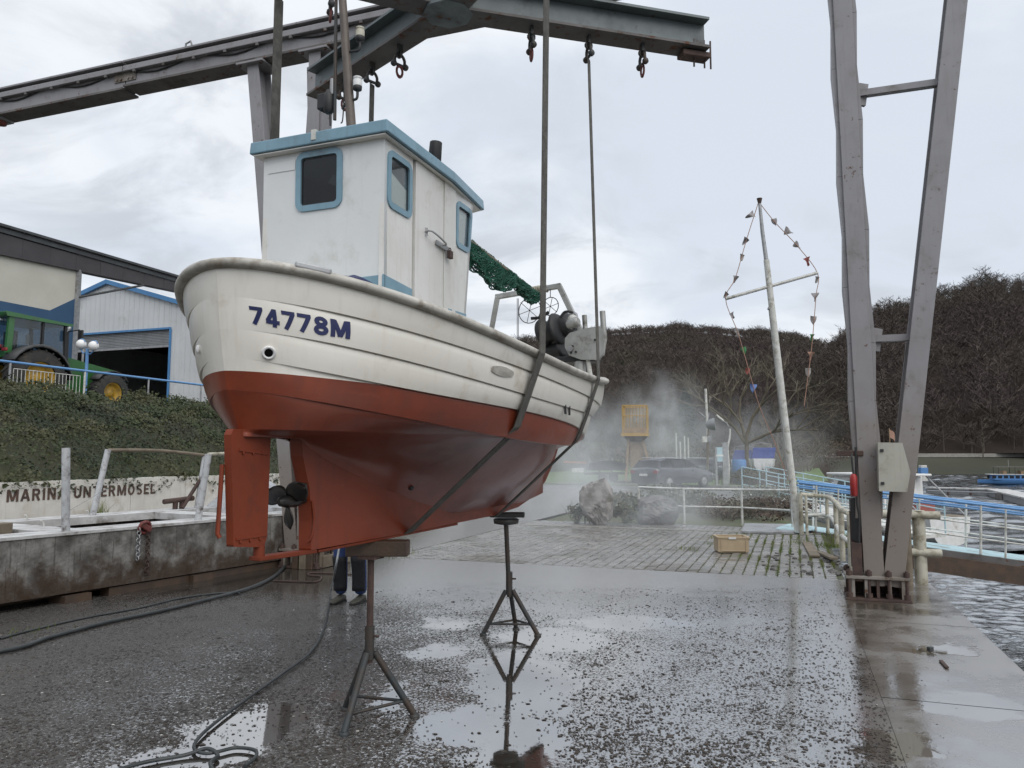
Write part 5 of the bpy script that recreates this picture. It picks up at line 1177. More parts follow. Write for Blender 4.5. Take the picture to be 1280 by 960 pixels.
# ---------------- wheelhouse
UC, HWD, ZR0, ZR1 = -.60, .41, 3.375, 3.445       # aft wall, half width, underside and top of roof
cab = MB()
def wall_quads(name, P, holes, nrm, mat, th=.03):
    """a wall as a grid of strips round rectangular holes; P(a, z) -> point, holes: list of (a0, a1, z0, z1)"""
    As = sorted(set([P[1], P[2]] + [h_[0] for h_ in holes] + [h_[1] for h_ in holes])); mb = MB(); f = P[0]
    for a, b in zip(As[:-1], As[1:]):
        hs_ = [h_ for h_ in holes if h_[0] <= a + 1e-6 and h_[1] >= b - 1e-6]
        spans = [(P[3], P[4])]
        for h_ in hs_: spans = [s2 for s_ in spans for s2 in ((s_[0], h_[2]), (h_[3], s_[1]))]
        for z0, z1 in spans:
            mb.prism([f(a, z0), f(b, z0), f(b, z1), f(a, z1)], tuple(nrm * th))
    return mb.build(name, mat, wh)
wh = boat
aftf = lambda v, z: bw(UC - .02 * (z - 3), v, z)
frontu = lambda z: .49 + .145 * (z - 2.52)
def sidef(sd): return lambda a, z: bw(a + (frontu(z) - .62) * max(0, (a - .30) / .32), sd * HWD, z)
wa = (-.145, .108, 3.035, 3.325); ws1 = (-.545, -.325, 3.015, 3.29); ws2 = (.36, .57, 3.02, 3.28)
wall_quads('wheelhouse_wall', (aftf, -HWD, HWD, 2.0, 3.40), [wa], np.append(AX, 0), M['cabin'])
door = (-.255, .125)
wall_quads('wheelhouse_wall', (sidef(1), UC, .62, 2.0, 3.40), [ws1, ws2, (door[0] - .02, door[1], 2.44, 3.37)], np.append(-RT, 0), M['cabin_side'])
wall_quads('wheelhouse_wall', (sidef(-1), UC, .62, 2.0, 3.40), [ws1, ws2], np.append(RT, 0), M['cabin_side'])
wall_quads('wheelhouse_wall', (lambda v, z: bw(frontu(z) + .06 * (1 - (v / HWD) ** 2), v, z), -HWD, HWD, 2.0, 3.40), [(-.34, -.02, 3.0, 3.3), (.02, .34, 3.0, 3.3)], np.append(-AX, 0), M['cabin'])
MB().prism([bw(UC + .03, -HWD + .03, 2.45), bw(.45, -HWD + .03, 2.45), bw(.45, HWD - .03, 2.45), bw(UC + .03, HWD - .03, 2.45)], (0, 0, -.03)).build('cabin_floor', M['timber'], wh)
def rrect(f, a0, a1, z0, z1, r, n_=5):
    out = []
    for (ca, cz, s0) in ((a1 - r, z1 - r, 0), (a0 + r, z1 - r, 1), (a0 + r, z0 + r, 2), (a1 - r, z0 + r, 3)):
        for i in range(n_ + 1):
            t = (s0 + i / n_) * math.pi / 2; out.append(f(ca + r * math.cos(t), cz + r * math.sin(t)))
    return out
def window(par, f, h_, nrm, wd=.031, gl=None, board=None):
    gl = gl or M['glass']
    outr, inr = rrect(f, h_[0] - wd, h_[1] + wd, h_[2] - wd, h_[3] + wd, .055), rrect(f, h_[0] + .004, h_[1] - .004, h_[2] + .004, h_[3] - .004, .022)
    mb = MB(); n_ = len(outr); o1 = [p + nrm * .010 for p in outr]; i1 = [p + nrm * .010 for p in inr]
    mb.add(outr + o1 + i1 + [p - nrm * .028 for p in inr], [(i, (i + 1) % n_, n_ + (i + 1) % n_, n_ + i) for i in range(n_)] + [(n_ + i, n_ + (i + 1) % n_, 2 * n_ + (i + 1) % n_, 2 * n_ + i) for i in range(n_)] + [(2 * n_ + i, 2 * n_ + (i + 1) % n_, 3 * n_ + (i + 1) % n_, 3 * n_ + i) for i in range(n_)])
    fr_ = mb.build('window', M['blue_trim'], par)
    pn = MB().prism([p - nrm * .003 for p in inr], tuple(-nrm * .004)); pn.build('pane', gl, fr_)
    if board: MB().prism([f(h_[0] + (h_[1] - h_[0]) * a, h_[2] + (h_[3] - h_[2]) * b) - nrm * .012 for a, b in board], tuple(-nrm * .006)).build('pane_glare_patch', M['board'], fr_)  # sheet added behind the pane to paint its bright reflection
    gk = MB(); g0 = rrect(f, h_[0] + .004, h_[1] - .004, h_[2] + .004, h_[3] - .004, .022); g1 = rrect(f, h_[0] + .012, h_[1] - .012, h_[2] + .012, h_[3] - .012, .018)
    gk.add([p - nrm * .001 for p in g0] + [p - nrm * .001 for p in g1], [(i, (i + 1) % n_, n_ + (i + 1) % n_, n_ + i) for i in range(n_)]); gk.build('gasket', M['black'], fr_, fix=False)
window(wh, aftf, wa, -A3, gl=M['glass_dim'], board=((.70, .44), (1, .30), (1, .55), (.82, .58))); window(wh, sidef(1), ws1, R3, board=((0, 0), (1, 0), (1, .50), (0, .72))); window(wh, sidef(1), ws2, R3, board=((0, 0), (.80, 0), (.84, 1), (0, 1))); window(wh, sidef(-1), ws1, -R3); window(wh, sidef(-1), ws2, -R3)  # aft pane tint stands in for the dim cabin, boards for sky glare
for h_ in ((-.34, -.02, 3.0, 3.3), (.02, .34, 3.0, 3.3)):
    f = lambda v, z: bw(frontu(z) + .06 * (1 - (v / HWD) ** 2), v, z); MB().prism([f(h_[0], h_[2]), f(h_[1], h_[2]), f(h_[1], h_[3]), f(h_[0], h_[3])], tuple(-A3 * .004)).build('front_pane', M['glass'], wh)
sf = sidef(1)
dp = MB().prism([sf(door[0], 2.45) + R3 * .010, sf(door[1] - .006, 2.45) + R3 * .010, sf(door[1] - .006, 3.362) + R3 * .010, sf(door[0], 3.362) + R3 * .010], tuple(-R3 * .03)).build('door', M['cabin_side'], wh, bevel=.004)
MB().prism([sf(door[0] - .02, 2.44) - R3 * .025, sf(door[0], 2.44) - R3 * .025, sf(door[0], 3.37) - R3 * .025, sf(door[0] - .02, 3.37) - R3 * .025], tuple(-R3 * .004)).build('door_gap_shade', M['dark_in'], wh)  # black strip painted behind the gap for its darkness
MB().prism([sf(door[1] + .004, 2.44) + R3 * .014, sf(.30, 2.44) + R3 * .014, sf(.30, 3.372) + R3 * .014, sf(door[1] + .004, 3.372) + R3 * .014], tuple(-R3 * .014)).build('door_post', M['cabin_side'], wh, bevel=.004)
hz = 2.93
MB().tube(smooth_path([sf(-.13, hz + .03) + R3 * .012, sf(-.12, hz + .03) + R3 * .055, sf(.06, hz) + R3 * .06, sf(.075, hz) + R3 * .014], 5), .006, 7).build('handle', M['galv'], dp)
MB().box(sf(-.13, hz + .03) + R3 * .012, (.03, .004, .05), rz=0).build('handle_plate', M['galv'], dp)
MB().bar(sf(.0, hz - .0) + R3 * .02, sf(.17, hz - .01) + R3 * .028, .008, .03, up=(0, 0, 1)).build('hasp', M['galv'], dp)
pl_ = MB().bar(sf(.155, hz - .07) + R3 * .042, sf(.155, hz - .02) + R3 * .042, .045, .025, up=tuple(R3)); pl_.ring(sf(.155, hz - .015) + R3 * .042, .014, .004, axis=tuple(R3), n=10, k=5); pl_.build('padlock', M['rust'], dp, bevel=.004)
# blue base band
zbb = lambda a: 2.592
MB().prism([aftf(-HWD - .006, 2.3) - A3 * .006, aftf(HWD + .006, 2.3) - A3 * .006, aftf(HWD + .006, 2.592) - A3 * .006, aftf(-HWD - .006, 2.575) - A3 * .006], tuple(A3 * .01)).build('base_band', M['blue_trim'], wh)
MB().prism([sf(UC - .005, 2.2) + R3 * .006, sf(door[0] - .022, 2.2) + R3 * .006, sf(door[0] - .022, 2.575) + R3 * .006, sf(UC - .005, 2.592) + R3 * .006], tuple(-R3 * .01)).build('base_band', M['blue_trim'], wh)
MB().prism([sf(.19, 2.2) + R3 * .016, sf(.615, 2.2) + R3 * .006, sf(.615, 2.56) + R3 * .006, sf(.19, 2.545) + R3 * .016], tuple(-R3 * .01)).build('base_band', M['blue_trim'], wh)
MB().prism([aftf(-.375, 3.315) - A3 * .004, aftf(-.185, 3.325) - A3 * .004, aftf(-.185, 3.262) - A3 * .004, aftf(-.375, 3.262) - A3 * .004], tuple(A3 * .006)).build('name_board', M['cabin'], wh)
# roof: flat slab with raked visor, kinked in plan
RO = [(-.665, -.472), (-.665, .462), (.185, .472), (.79, .420), (.86, .20), (.87, 0), (.86, -.2), (.79, -.42), (.185, -.475)]
rf = MB(); top_ = [bw(u, v * .985, ZR1 + .014 * (1 - (v / .47) ** 2)) for u, v in RO]; bt_ = [bw(u, v, ZR0) for u, v in RO]; n_ = len(RO)
rf.add(top_ + bt_, [tuple(range(n_)), tuple(range(n_, 2 * n_))[::-1]] + [(i, (i + 1) % n_, n_ + (i + 1) % n_, n_ + i) for i in range(n_)])
roof = rf.build('roof', M['blue_trim'], wh, bevel=.006)
MB().prism([bw(u * .975 - .005, v * .955, ZR0 - .004) for u, v in RO], (0, 0, -.006)).build('soffit', M['cabin_side'], roof)
ex = bw(.30, .26, ZR1); MB().tube([ex, ex + np.array([0, 0, .12]), ex + np.array([0, 0, .13]), ex + np.array([.01, 0, .27])], [.03, .03, .046, .042], 12).build('funnel', M['black'], roof)
MB().tube([ex + np.array([0, 0, .1]), bw(.50, .36, ZR1 + .02)], .016, 8).build('funnel_stay', M['black'], roof)
MB().box(bw(-.66, -.02, ZR1 - .02), (.03, .02, .06), rz=-BH).build('chipped_fitting', M['rail_white'], roof)
# mast with lamps and aerial gear
mq = lambda px, py, u=-.40: on_plane(px, py, BO + AX * u, RT)
mb0, mb1 = bw(-.40, .07, ZR1 - .02), mq(426, -30)
mast = MB().tube([mb0, mb0 * .5 + mb1 * .5, mb1 + (mb1 - mb0) * .35], [.030, .027, .022], 12).build('mast', M['mast_wood'], boat)
MB().tube([mq(418.5, 150), mq(420.5, -20)], .011, 7).build('conduit', M['steel_dark'], mast)
def lamp(px, py, px0, py0, glass_):
    p = mq(px, py); a = mq(px0, py0)
    MB().tube(smooth_path([a, a + (p - a) * .35 + np.array([0, 0, -.0]), np.array([p[0] - .005, p[1], a[2] + .05]), p - np.array([0, 0, .035])], 5), .0085, 7).build('lamp_arm', M['black'], mast)
    MB().lathe(p - np.array([0, 0, .04]), [(.012, 0), (.026, .008), (.028, .028), (.024, .03)], 14).build('lamp_base', M['black'], mast)
    MB().lathe(p - np.array([0, 0, .01]), [(.027, 0), (.028, .035), (.024, .045), (.028, .048), (.026, .056), (.01, .058)], 14).build('lamp_glass', glass_, mast)
lamp(450, 44, 428, 77, M['rail_cream']); lamp(447, 106, 428, 137, M['white_paint'])
p = mq(411, 130); MB().lathe(p - np.array([0, 0, .06]), [(.02, 0), (.035, .02), (.035, .10), (.028, .12), (.012, .15)], 12).build('lantern', M['black'], mast)
MB().lathe(mq(415, 118), [(.012, 0), (.015, .02), (.014, .09), (.01, .10)], 10).build('aerial_base', M['galv'], mast)
MB().box(mq(404, 128), (.06, .05, .10), rz=-BH).build('junction_box', M['black'], mast, bevel=.008)
MB().tube(smooth_path([mq(401, 130), mq(402, 138), mq(407, 141), mq(414, 140)], 4), .004, 6).build('wire', M['black'], mast)
MB().tube(smooth_path([mq(428, 60), mq(430, 110), mq(428.5, 148), mq(426, 154)], 4), .004, 6).build('wire', M['black'], mast)
MB().tube([mq(412, 138), mq(413, 157)], .006, 6).build('aerial_stub', M['black'], mast)
# gallows over the foredeck, wound rope, net hoops
G2 = lambda px, py: on_plane(px, py, BO + AX * 2.7, RT)
g1, g2, g3, g4 = G2(614, 414), G2(622, 371), G2(699, 357.5), G2(717, 395)
gal = MB(); g1b = g1.copy(); g1b[2] = 2.05; g4b = g4 + (g4 - g3) * 1.3
gal.bar(g1 + (g1 - g2) * 1.2, g2, .05, .05); gal.bar(g2 + (g2 - g3) * .03, g3 + (g3 - g2) * .03, .048, .048); gal.bar(g3, g4b, .05, .05)
gallows = gal.build('gallows', M['alu'], boat, bevel=.004)
hl = MB(); d_ = (g3 - g2) / np.linalg.norm(g3 - g2); c0 = g2 + (g3 - g2) * .58
pts = [c0 + d_ * (.15 * i / 60) + .034 * (np.array([AX[0], AX[1], 0]) * math.cos(i * .75) + Z3 * math.sin(i * .75)) for i in range(61)]
hl.tube(pts, .010, 6); hl.build('wound_rope', M['rail_cream'], gallows)
def hoop(px, py, r_):
    c = G2(px, py); o = MB().ring(c, r_, .0045, axis=(AX[0] + .25, AX[1], .0), n=22, k=5)
    for a in (.3, 1.35, 2.4): o.tube([c + R3 * r_ * math.cos(a) + Z3 * r_ * math.sin(a), c - R3 * r_ * math.cos(a) - Z3 * r_ * math.sin(a)], .003, 5)
    o.tube([c + Z3 * r_, c + Z3 * (r_ + .09)], .004, 5); return o.build('trap_hoop', M['black'], gallows)
hoop(662, 388, .125); hoop(688, 383, .088)
MB().tube(smooth_path([G2(664, 398), G2(674, 397), G2(680, 394), G2(686, 390)], 4), .016, 7).build('dark_bundle', M['black'], gallows)
for px in (646.5, 648): MB().tube([G2(px, 373), G2(px, 425)], .003, 4).build('line', M['black'], gallows)
# net hauler on the starboard gunwale
H2 = lambda px, py, u=2.0: on_plane(px, py, BO + AX * u, RT)
pl0 = [(706, 423), (712, 416), (733, 410), (750, 407.5), (755, 416), (754, 441), (748, 449.5), (726, 449.5), (711, 444), (706, 434)]
hu = MB().prism([H2(x, y, 1.92) for x, y in pl0], tuple(A3 * .05)).build('net_hauler', M['alu'], boat, bevel=.008); plate = hu
dq = H2(690, 414, 2.1); ax_ = Vector(np.append(RT * .93 - AX * .25, .22)).normalized()
dr_ = MB().lathe(dq, [(.09, -.10), (.13, -.095), (.14, -.07), (.10, -.04), (.095, .0), (.11, .04), (.145, .06), (.13, .085), (.06, .09)], 26, axis=tuple(ax_)); dr_.build('drum', M['black'], hu)
mc = H2(701, 411, 2.2); MB().tube([mc - np.array(ax_) * .10, mc - np.array(ax_) * .08, mc + np.array(ax_) * .10, mc + np.array(ax_) * .13], [.08, .115, .115, .07], 18).build('winch_body', M['black'], hu); MB().ball(H2(716, 399, 2.0), (.045, .045, .04), 12, 8).build('valve_housing', M['rail_white'], hu)
dq2 = H2(703, 436, 2.1); MB().lathe(dq2, [(.05, -.16), (.075, -.15), (.07, -.02), (.085, .0), (.05, .01)], 20, axis=tuple(ax_)).build('drum', M['black'], hu)
mt_ = H2(716, 404, 1.98); MB().lathe(mt_ - np.array(ax_) * .05, [(.035, 0), (.045, .02), (.045, .09), (.03, .11)], 14, axis=tuple(ax_)).build('hydraulic_motor', M['alu'], hu)
MB().tube(smooth_path([H2(700, 398), H2(706, 390), H2(716, 391), H2(720, 400), H2(717, 412)], 5), .012, 7).build('hydraulic_hose', M['black'], hu)
MB().tube(smooth_path([H2(713, 396), H2(719, 392), H2(721, 398)], 5), .014, 7).build('hydraulic_hose', M['galv'], hu)
MB().tube([H2(753, 389, 1.96), H2(755.5, 424, 1.96), H2(752, 444, 1.96)], .024, 10).build('guide_post', M['alu'], hu); MB().tube([H2(730.5, 394, 2.2), H2(732, 420, 2.2)], .022, 10).build('guide_post', M['alu'], hu)
for px, py in ((711, 437), (716, 433), (744, 425), (747, 430), (714, 441), (720, 440)): MB().lathe(H2(px, py, 1.92) - A3 * .012, [(.010, 0), (.010, .014)], 8, axis=(AX[0], AX[1], 0)).build('bolt', M['black'], plate)
MB().lathe(H2(713.5, 436.5, 1.92) - A3 * .03, [(.022, 0), (.026, .01), (.026, .03)], 14, axis=(AX[0], AX[1], 0)).build('hub_cap', M['galv'], plate)
pb_ = H2(725, 452, 2.0); MB().tube([pb_, pb_ - np.array([0, 0, .32])], [.05, .06], 14).build('pedestal', M['alu'], hu); MB().tube([H2(735, 449, 1.96), H2(739, 478, 1.96)], .02, 8).build('stay', M['rail_white'], hu); MB().box(H2(722, 450, 2.05), (.36, .20, .05), rz=-BH).build('base_plate', M['black'], hu, bevel=.01)
# dark blue cover lying behind the rail, and a small winch knob below the door
bl_ = MB().tube(smooth_path([sheer_u(-1.12, -.08, .03), sheer_u(-1.02, -.07, .05), sheer_u(-.92, -.08, .035), sheer_u(-.84, -.10, .01)], 5), [.014] * 5 + [.03] * 5 + [.028] * 5 + [.012], 8, flat=.7); bl_.build('folded_cover', M['navy'], boat)
kq = sf(-.03, 2.45) + R3 * .06; o = MB().ball(kq, (.035, .035, .025), 10, 8); o.tube([kq - Z3 * .1, kq], .02, 8); o.build('deck_winch', M['navy'], boat)

# green net over its pole: a thing hanging on the boat
n0, n1 = bw(.66, .345, 3.13), bw(2.62, .215, 3.12)
net = thing('fishing_net', n0, 'green fishing net bunched along a pole between the wheelhouse and the gallows', 'fishing net')
MB().tube([n0 - (n1 - n0) * .01, n1 + (n1 - n0) * .04], .016, 8).build('pole', M['timber'], net)
def drop(f):      # depth of the hanging bunch along the pole
    return np.interp(f, [0, .06, .2, .38, .5, .56, .64, .8, .9, 1], [.14, .18, .23, .24, .18, .09, .11, .16, .14, .03])
nm = MB(); K, J_ = 66, 13
rn = random.Random(4)
for layer in range(3):
    P = [[None] * (J_ + 1) for _ in range(K + 1)]
    for i in range(K + 1):
        f = i / K; base = n0 * (1 - f) + n1 * f; dd = drop(f) * (1 - .06 * layer)
        for j in range(J_ + 1):
            g = j / J_; P[i][j] = base + np.array([0, 0, .02 - dd * g]) + R3 * (math.sin(f * 31 + layer * 1.7 + g * 2) * .035 * g + (layer - 1.0) * .035 * math.sin(math.pi * g)) + A3 * (rn.uniform(-.012, .012) + math.sin(g * 9 + f * 20 + layer) * .02) + np.array([0, 0, rn.uniform(-.01, .01)])
    for i in range(K):
        for j in range(J_):
            nm.tube([P[i][j], P[i + 1][j + 1]], .0036, 3, cap=False); nm.tube([P[i + 1][j], P[i][j + 1]], .0036, 3, cap=False)
    for i in range(K): nm.tube([P[i][J_], P[i + 1][J_]], .006, 4, cap=False)
o = nm.build('mesh', M['net'], net, fix=False)

# ---------------- slings
def strap(name, pts, label, wd=.095, th=.007, wdir=None, cat='sling'):
    mb = MB(); P = [np.asarray(p, float) for p in pts]; k = len(P); rows = []
    for i in range(k):
        t = P[min(i + 1, k - 1)] - P[max(i - 1, 0)]; t /= np.linalg.norm(t); a = A3 if wdir is None else wdir[i]; a = a - t * (a @ t); a /= np.linalg.norm(a); n_ = np.cross(t, a)
        rows.append([P[i] - a * wd / 2 - n_ * th / 2, P[i] + a * wd / 2 - n_ * th / 2, P[i] + a * wd / 2 + n_ * th / 2, P[i] - a * wd / 2 + n_ * th / 2, P[i] - a * wd / 2 - n_ * th / 2])
    mb.grid(rows, smooth=False); mb.add(rows[0][:4], [(0, 1, 2, 3)]); mb.add(rows[-1][:4], [(3, 2, 1, 0)])
    o = mb.build(name, M['sling']); return tag(o, label, cat, 'lifting slings under the hull')
def under_hull(us_stb, u_keel, us_port):
    """path of a sling round the hull: down starboard, below the keel, up port"""
    path = []
    def hullp(u, lam):
        k = min(int(lam), 5); n_, B, us, ub = LINES[min(k, 4)][:4]; t = min(max((u - us) / (ub - us), 0.001), .999); p = side_pt(t, lam); t = min(max(t + (u - p[0]) / (ub - us), .001), .999); return side_pt(t, lam)
    def garb(u, j):
        n_, B, us, ub = LINES[5][:4]; t = min(max((u - us) / (ub - us), .001), .999); return garboard(t)[j]
    seq = [(0.02, 'p'), (.5, 'p'), (1.0, 'p'), (1.6, 'p'), (2.2, 'p'), (3.0, 'p'), (3.6, 'p'), (4.3, 'p'), (4.95, 'p'), (2, 'g'), (4, 'g'), (6, 'g'), (8, 'g')]
    stb, prt = [], []
    for i, (a, kd) in enumerate(seq):
        f = i / (len(seq) - 1)
        for us_, lst, sd in ((us_stb, stb, 1), (us_port, prt, -1)):
            u = us_ + (u_keel - us_) * max(0, (f - .25) / .75) ** 1.2; p = hullp(u, a) if kd == 'p' else garb(u, a); p = p.copy(); p[1] += (.052 if a < .1 else .026) if kd == 'p' else .012; lst.append(bw(p[0], sd * p[1], p[2]))
    def taut(lst, sd):
        e = bw(u_keel, sd * .052, KEELZ(u_keel) + .0); pts = lst + [e]; vz = lambda p: (sd * float((p[:2] - BO) @ RT), p[2]); out = []
        for p in pts:
            while len(out) > 1:
                (ax_, az_), (bx_, bz_), (cx__, cz__) = vz(out[-2]), vz(out[-1]), vz(p)
                if (bx_ - ax_) * (cz__ - az_) - (bz_ - az_) * (cx__ - ax_) > 0: out.pop()
                else: break
            out.append(p)
        fine = []
        for a, b in zip(out[:-1], out[1:]):
            m_ = max(1, int(np.linalg.norm(b - a) / .12)); fine += [a + (b - a) * i / m_ for i in range(m_)]
        return fine + [out[-1]]
    stb, prt = taut(stb, 1), taut(prt, -1)
    kz = KEELZ(u_keel) - .012; mid = [bw(u_keel, .03, kz), bw(u_keel, -.03, kz)]
    return stb, mid, prt[::-1]
def pull(p, q, k): return [p + (q - p) * i / k for i in range(k + 1)]
st_, md_, pt2 = under_hull(.22, .40, .30)
topS = hooks[(3, .62)]; topP = hooks[(2, .62)]
s_top = on_plane(683, 0, BO + AX * .05, RT); s_dir = s_top - st_[0]
up_s = st_[0] + s_dir * 1.35
strap('lifting_sling', [up_s + (up_s - st_[0]) * .0] + pull(up_s, st_[0], 8)[1:] + st_[1:] + md_ + pt2 + pull(pt2[-1], topP, 8)[1:], 'wet grey sling round the hull just ahead of the wheelhouse door, the nearer one')
hooks['aft_stb'] = up_s
d, L_, p0 = arms[3]
st_, md_, pt2 = under_hull(1.45, 1.98, 1.62)
strap('lifting_sling', pull(hooks[(1, 736)], st_[0], 10) + st_[1:] + md_ + pt2 + pull(pt2[-1], hooks[(0, 465.5)], 8)[1:], 'wet grey sling round the forward hull below the net hauler, the farther one', wd=.07)
# extension rope from the near starboard sling to its shackle
MB_ = MB().tube([up_s, topS], .012, 6).build('sling_link', M['steel_dark'], lf)
# ------------------------------------------------------------------ stands, hoses, person, crate
def stand(feet, top, pole_top, label, block):
    F_ = [on_z(*f) for f in feet]; c = sum(F_) / 3; c = np.array([top[0], top[1], 0]) * .5 + c * .5; c[2] = 0
    t = thing('jack_stand', c, label, 'boat stand', 'tripod stands propping the keel')
    hub = np.array([top[0], top[1], .44]); hub = c + np.array([0, 0, .45])
    for f in F_:
        f2 = f + np.array([0, 0, .012]); a = hub + (f2 - hub) / np.linalg.norm((f2 - hub)[:2]) * .03
        lg = MB().tube([a, f2], .021, 10); lg.build('leg', M['steel_dark'], t)
        MB().lathe(f, [(.032, 0), (.032, .012), (.022, .02)], 10).build('foot', M['steel_dark'], t)
    for i in range(3):
        a = hub + (F_[i] - hub) * .78; b = hub + (F_[(i + 1) % 3] - hub) * .78; MB().tube([a, b], .010, 7).build('brace', M['steel_dark'], t)
    MB().tube([c + np.array([0, 0, .36]), c + np.array([0, 0, .56])], .030, 12).build('socket', M['steel_dark'], t)
    MB().tube([c + np.array([0, 0, .34]), np.array([top[0], top[1], pole_top])], .021, 12).build('pole', M['rust'] if block else M['steel_dark'], t)
    MB().tube([c + np.array([0, 0, .50]), c + np.array([.06, -.02, .50])], .008, 6).build('locking_pin', M['rust'], t)
    return t
def stand_feet(pxs): return pxs
k1, k2 = bw(.01, 0, 0), bw(2.36, 0, 0)
st1 = stand([(430, 918.7), (518, 896), (432, 887)], bw(-.0, .0, 0), .975, 'near tripod boat stand with a timber block under the keel', True)
MB().bar(bw(-.02, -.16, 1.027), bw(.12, .20, 1.027), .13, .095).build('timber_block', M['timber_wet'], st1, bevel=.008)
MB().box(bw(0, 0, .975), (.12, .12, .016), rz=-BH).build('head_plate', M['rust'], st1)
st2 = stand([(604, 794), (672, 795), (645, 787)], bw(2.30, 0, 0), .99, 'far tripod boat stand with a black padded head under the keel', False)
MB().lathe(bw(2.30, 0, .985), [(.05, 0), (.11, .012), (.115, .05), (.10, .058)], 18).build('head_plate', M['steel_dark'], st2)
MB().bar(bw(2.22, -.12, 1.077), bw(2.32, .17, 1.077), .16, .04).build('rubber_pad', M['black'], st2, bevel=.008)

def hose(name, pts, r, label, mat='hose', cat='hose', k=7, n=8):
    mb = MB().tube(smooth_path(pts, k), r, n); return tag(mb.build(name, M[mat]), label, cat)
gz = lambda px, py, z=.018: on_z(px, py, 0) + np.array([0, 0, z])
hose('fire_hose', [on_z(0, 819) + np.array([-.9, -.45, .024]), gz(0, 818, .024), gz(60, 801, .024), gz(130, 782, .024), gz(200, 767, .024), gz(260, 752, .024), gz(310, 738, .024), gz(340, 724, .024), gz(357, 709, .024), gz(372, 697, .05), on_z(398, 690) + np.array([0, .0, .02])], .020, 'thick dark hose crossing the yard beside the pontoon', k=8)
hose('cable', [gz(0, 800, .01), gz(40, 789, .01), gz(110, 773, .01), gz(170, 762, .01), gz(230, 748, .01), gz(280, 742, .01), gz(300, 743, .01)], .010, 'thin black cable on the ground close to the pontoon', cat='cable')
hose('water_hose', [gz(414, 742, .05), gz(410, 765), gz(404, 790), gz(388, 818), gz(352, 846), gz(310, 876), gz(268, 908), gz(247, 928), gz(243, 941), gz(256, 946), gz(272, 944), gz(295, 939), gz(318, 942), gz(319, 951), gz(306, 962)], .010, 'thin black pressure washer hose running from the worker to the near puddle', k=8)
hose('hose_end', [gz(130, 972, .016), gz(180, 957, .016), gz(230, 948, .016), gz(258, 943, .03), gz(272, 949, .02), gz(263, 958, .016), gz(270, 975, .016)], .011, 'looped end of a black hose lying in the near puddle', k=8)

# tan plastic crate
c = on_z(918, 692); cr = thing('crate', (c[0], c[1] + .18, .0), 'tan stackable plastic crate with a white label on the paving', 'crate', rz=R(-3))
cw, cd, chh = .50, .34, .27; mb = MB()
for (x, y, sx, sy) in ((0, -cd / 2, cw, .018), (0, cd / 2, cw, .018), (-cw / 2 + .009, 0, .018, cd - .02), (cw / 2 - .009, 0, .018, cd - .02)): mb.box((x, y, chh / 2 + .012), (sx, sy, chh - .03))
mb.box((0, 0, .02), (cw - .02, cd - .02, .02)); mb.build('body', M['crate'], cr, local=True, bevel=.003)
mb = MB()
for (x, y, sx, sy) in ((0, -cd / 2 - .006, cw + .03, .03), (0, cd / 2 + .006, cw + .03, .03), (-cw / 2, 0, .03, cd - .02), (cw / 2, 0, .03, cd - .02)): mb.box((x, y, chh - .012), (sx, sy, .03))
mb.build('rim', M['crate'], cr, local=True, bevel=.004)
mb = MB()
for x in (-cw / 2 + .05, cw / 2 - .05): mb.box((x, -cd / 2 - .012, chh / 2 - .01), (.014, .012, chh - .05))
mb.box((0, -cd / 2 - .011, .045), (cw - .12, .01, .012)); mb.build('rib', M['crate'], cr, local=True, bevel=.002)
MB().box((-.02, -cd / 2 - .0235, chh - .018), (.12, .004, .035)).build('label', M['paper'], cr, local=True)
# planks, stone chips and small debris at the leg
for i, (a, b, wd, lb_, m_) in enumerate((((1009, 680), (1019, 698), .16, 'flat weathered board lying by the rail posts', 'timber'), ((1024, 692), (1043, 705), .12, 'grey timber offcut propped on the rubble by the rail posts', 'timber'))):
    p0, p1 = on_z(*a), on_z(*b); o = MB().bar(p0 + np.array([0, 0, .025]), p1 + np.array([0, 0, .03 + .05 * i]), wd, .035).build('board', M[m_], bevel=.004); tag(o, lb_, 'board')
def stone_mesh(rng, n=9, m_=7):
    mb = MB(); vs = []; fs = []; ph = rng.uniform(0, 6, 8)
    for i in range(m_ + 1):
        a = math.pi * i / m_
        for j in range(n):
            t = 2 * math.pi * j / n; d = np.array([math.sin(a) * math.cos(t), math.sin(a) * math.sin(t), math.cos(a)]); r = 1 + .16 * math.sin(d[0] * 3.1 + ph[0]) + .13 * math.sin(d[1] * 4.3 + ph[1]) + .12 * math.sin(d[2] * 3.7 + ph[2]) + rng.uniform(-.05, .05) * (0 < i < m_); vs.append(d * r)
        # rows of vertices form the lumps
    for i in range(m_):
        for j in range(n): fs.append((i * n + j, (i + 1) * n + j, (i + 1) * n + (j + 1) % n, i * n + (j + 1) % n))
    return vs, fs
rb = MB(); rngs = np.random.default_rng(8)
for i in range(70):
    p, q = rngs.uniform(.2, 2.6), -rngs.random() ** 1.6 * 1.1 + .02; c = hq(p, q, .008); s_ = rngs.uniform(.012, .055); vs, fs = stone_mesh(rngs, 7, 5); rb.add([c + v * np.array([s_, s_ * .8, s_ * .5]) for v in vs], fs)
tag(rb.build('rubble', M['rock_dark'], fix=False), 'loose rubble and soil at the edge of the paving by the rail', 'rubble', kind='stuff')
o = MB().box(on_z(1163, 816) + np.array([0, 0, .03]), (.045, .035, .035), rz=.4).build('chock', M['steel_dark'], bevel=.005); tag(o, 'small dark block beside the quay puddle', 'block')
o = MB().bar(on_z(1176, 828) + np.array([0, 0, .014]), on_z(1184, 837) + np.array([0, 0, .016]), .028, .014).build('wood_chip', M['rust'], bevel=.004); tag(o, 'dark wood chip lying on the wet quay concrete', 'chip')

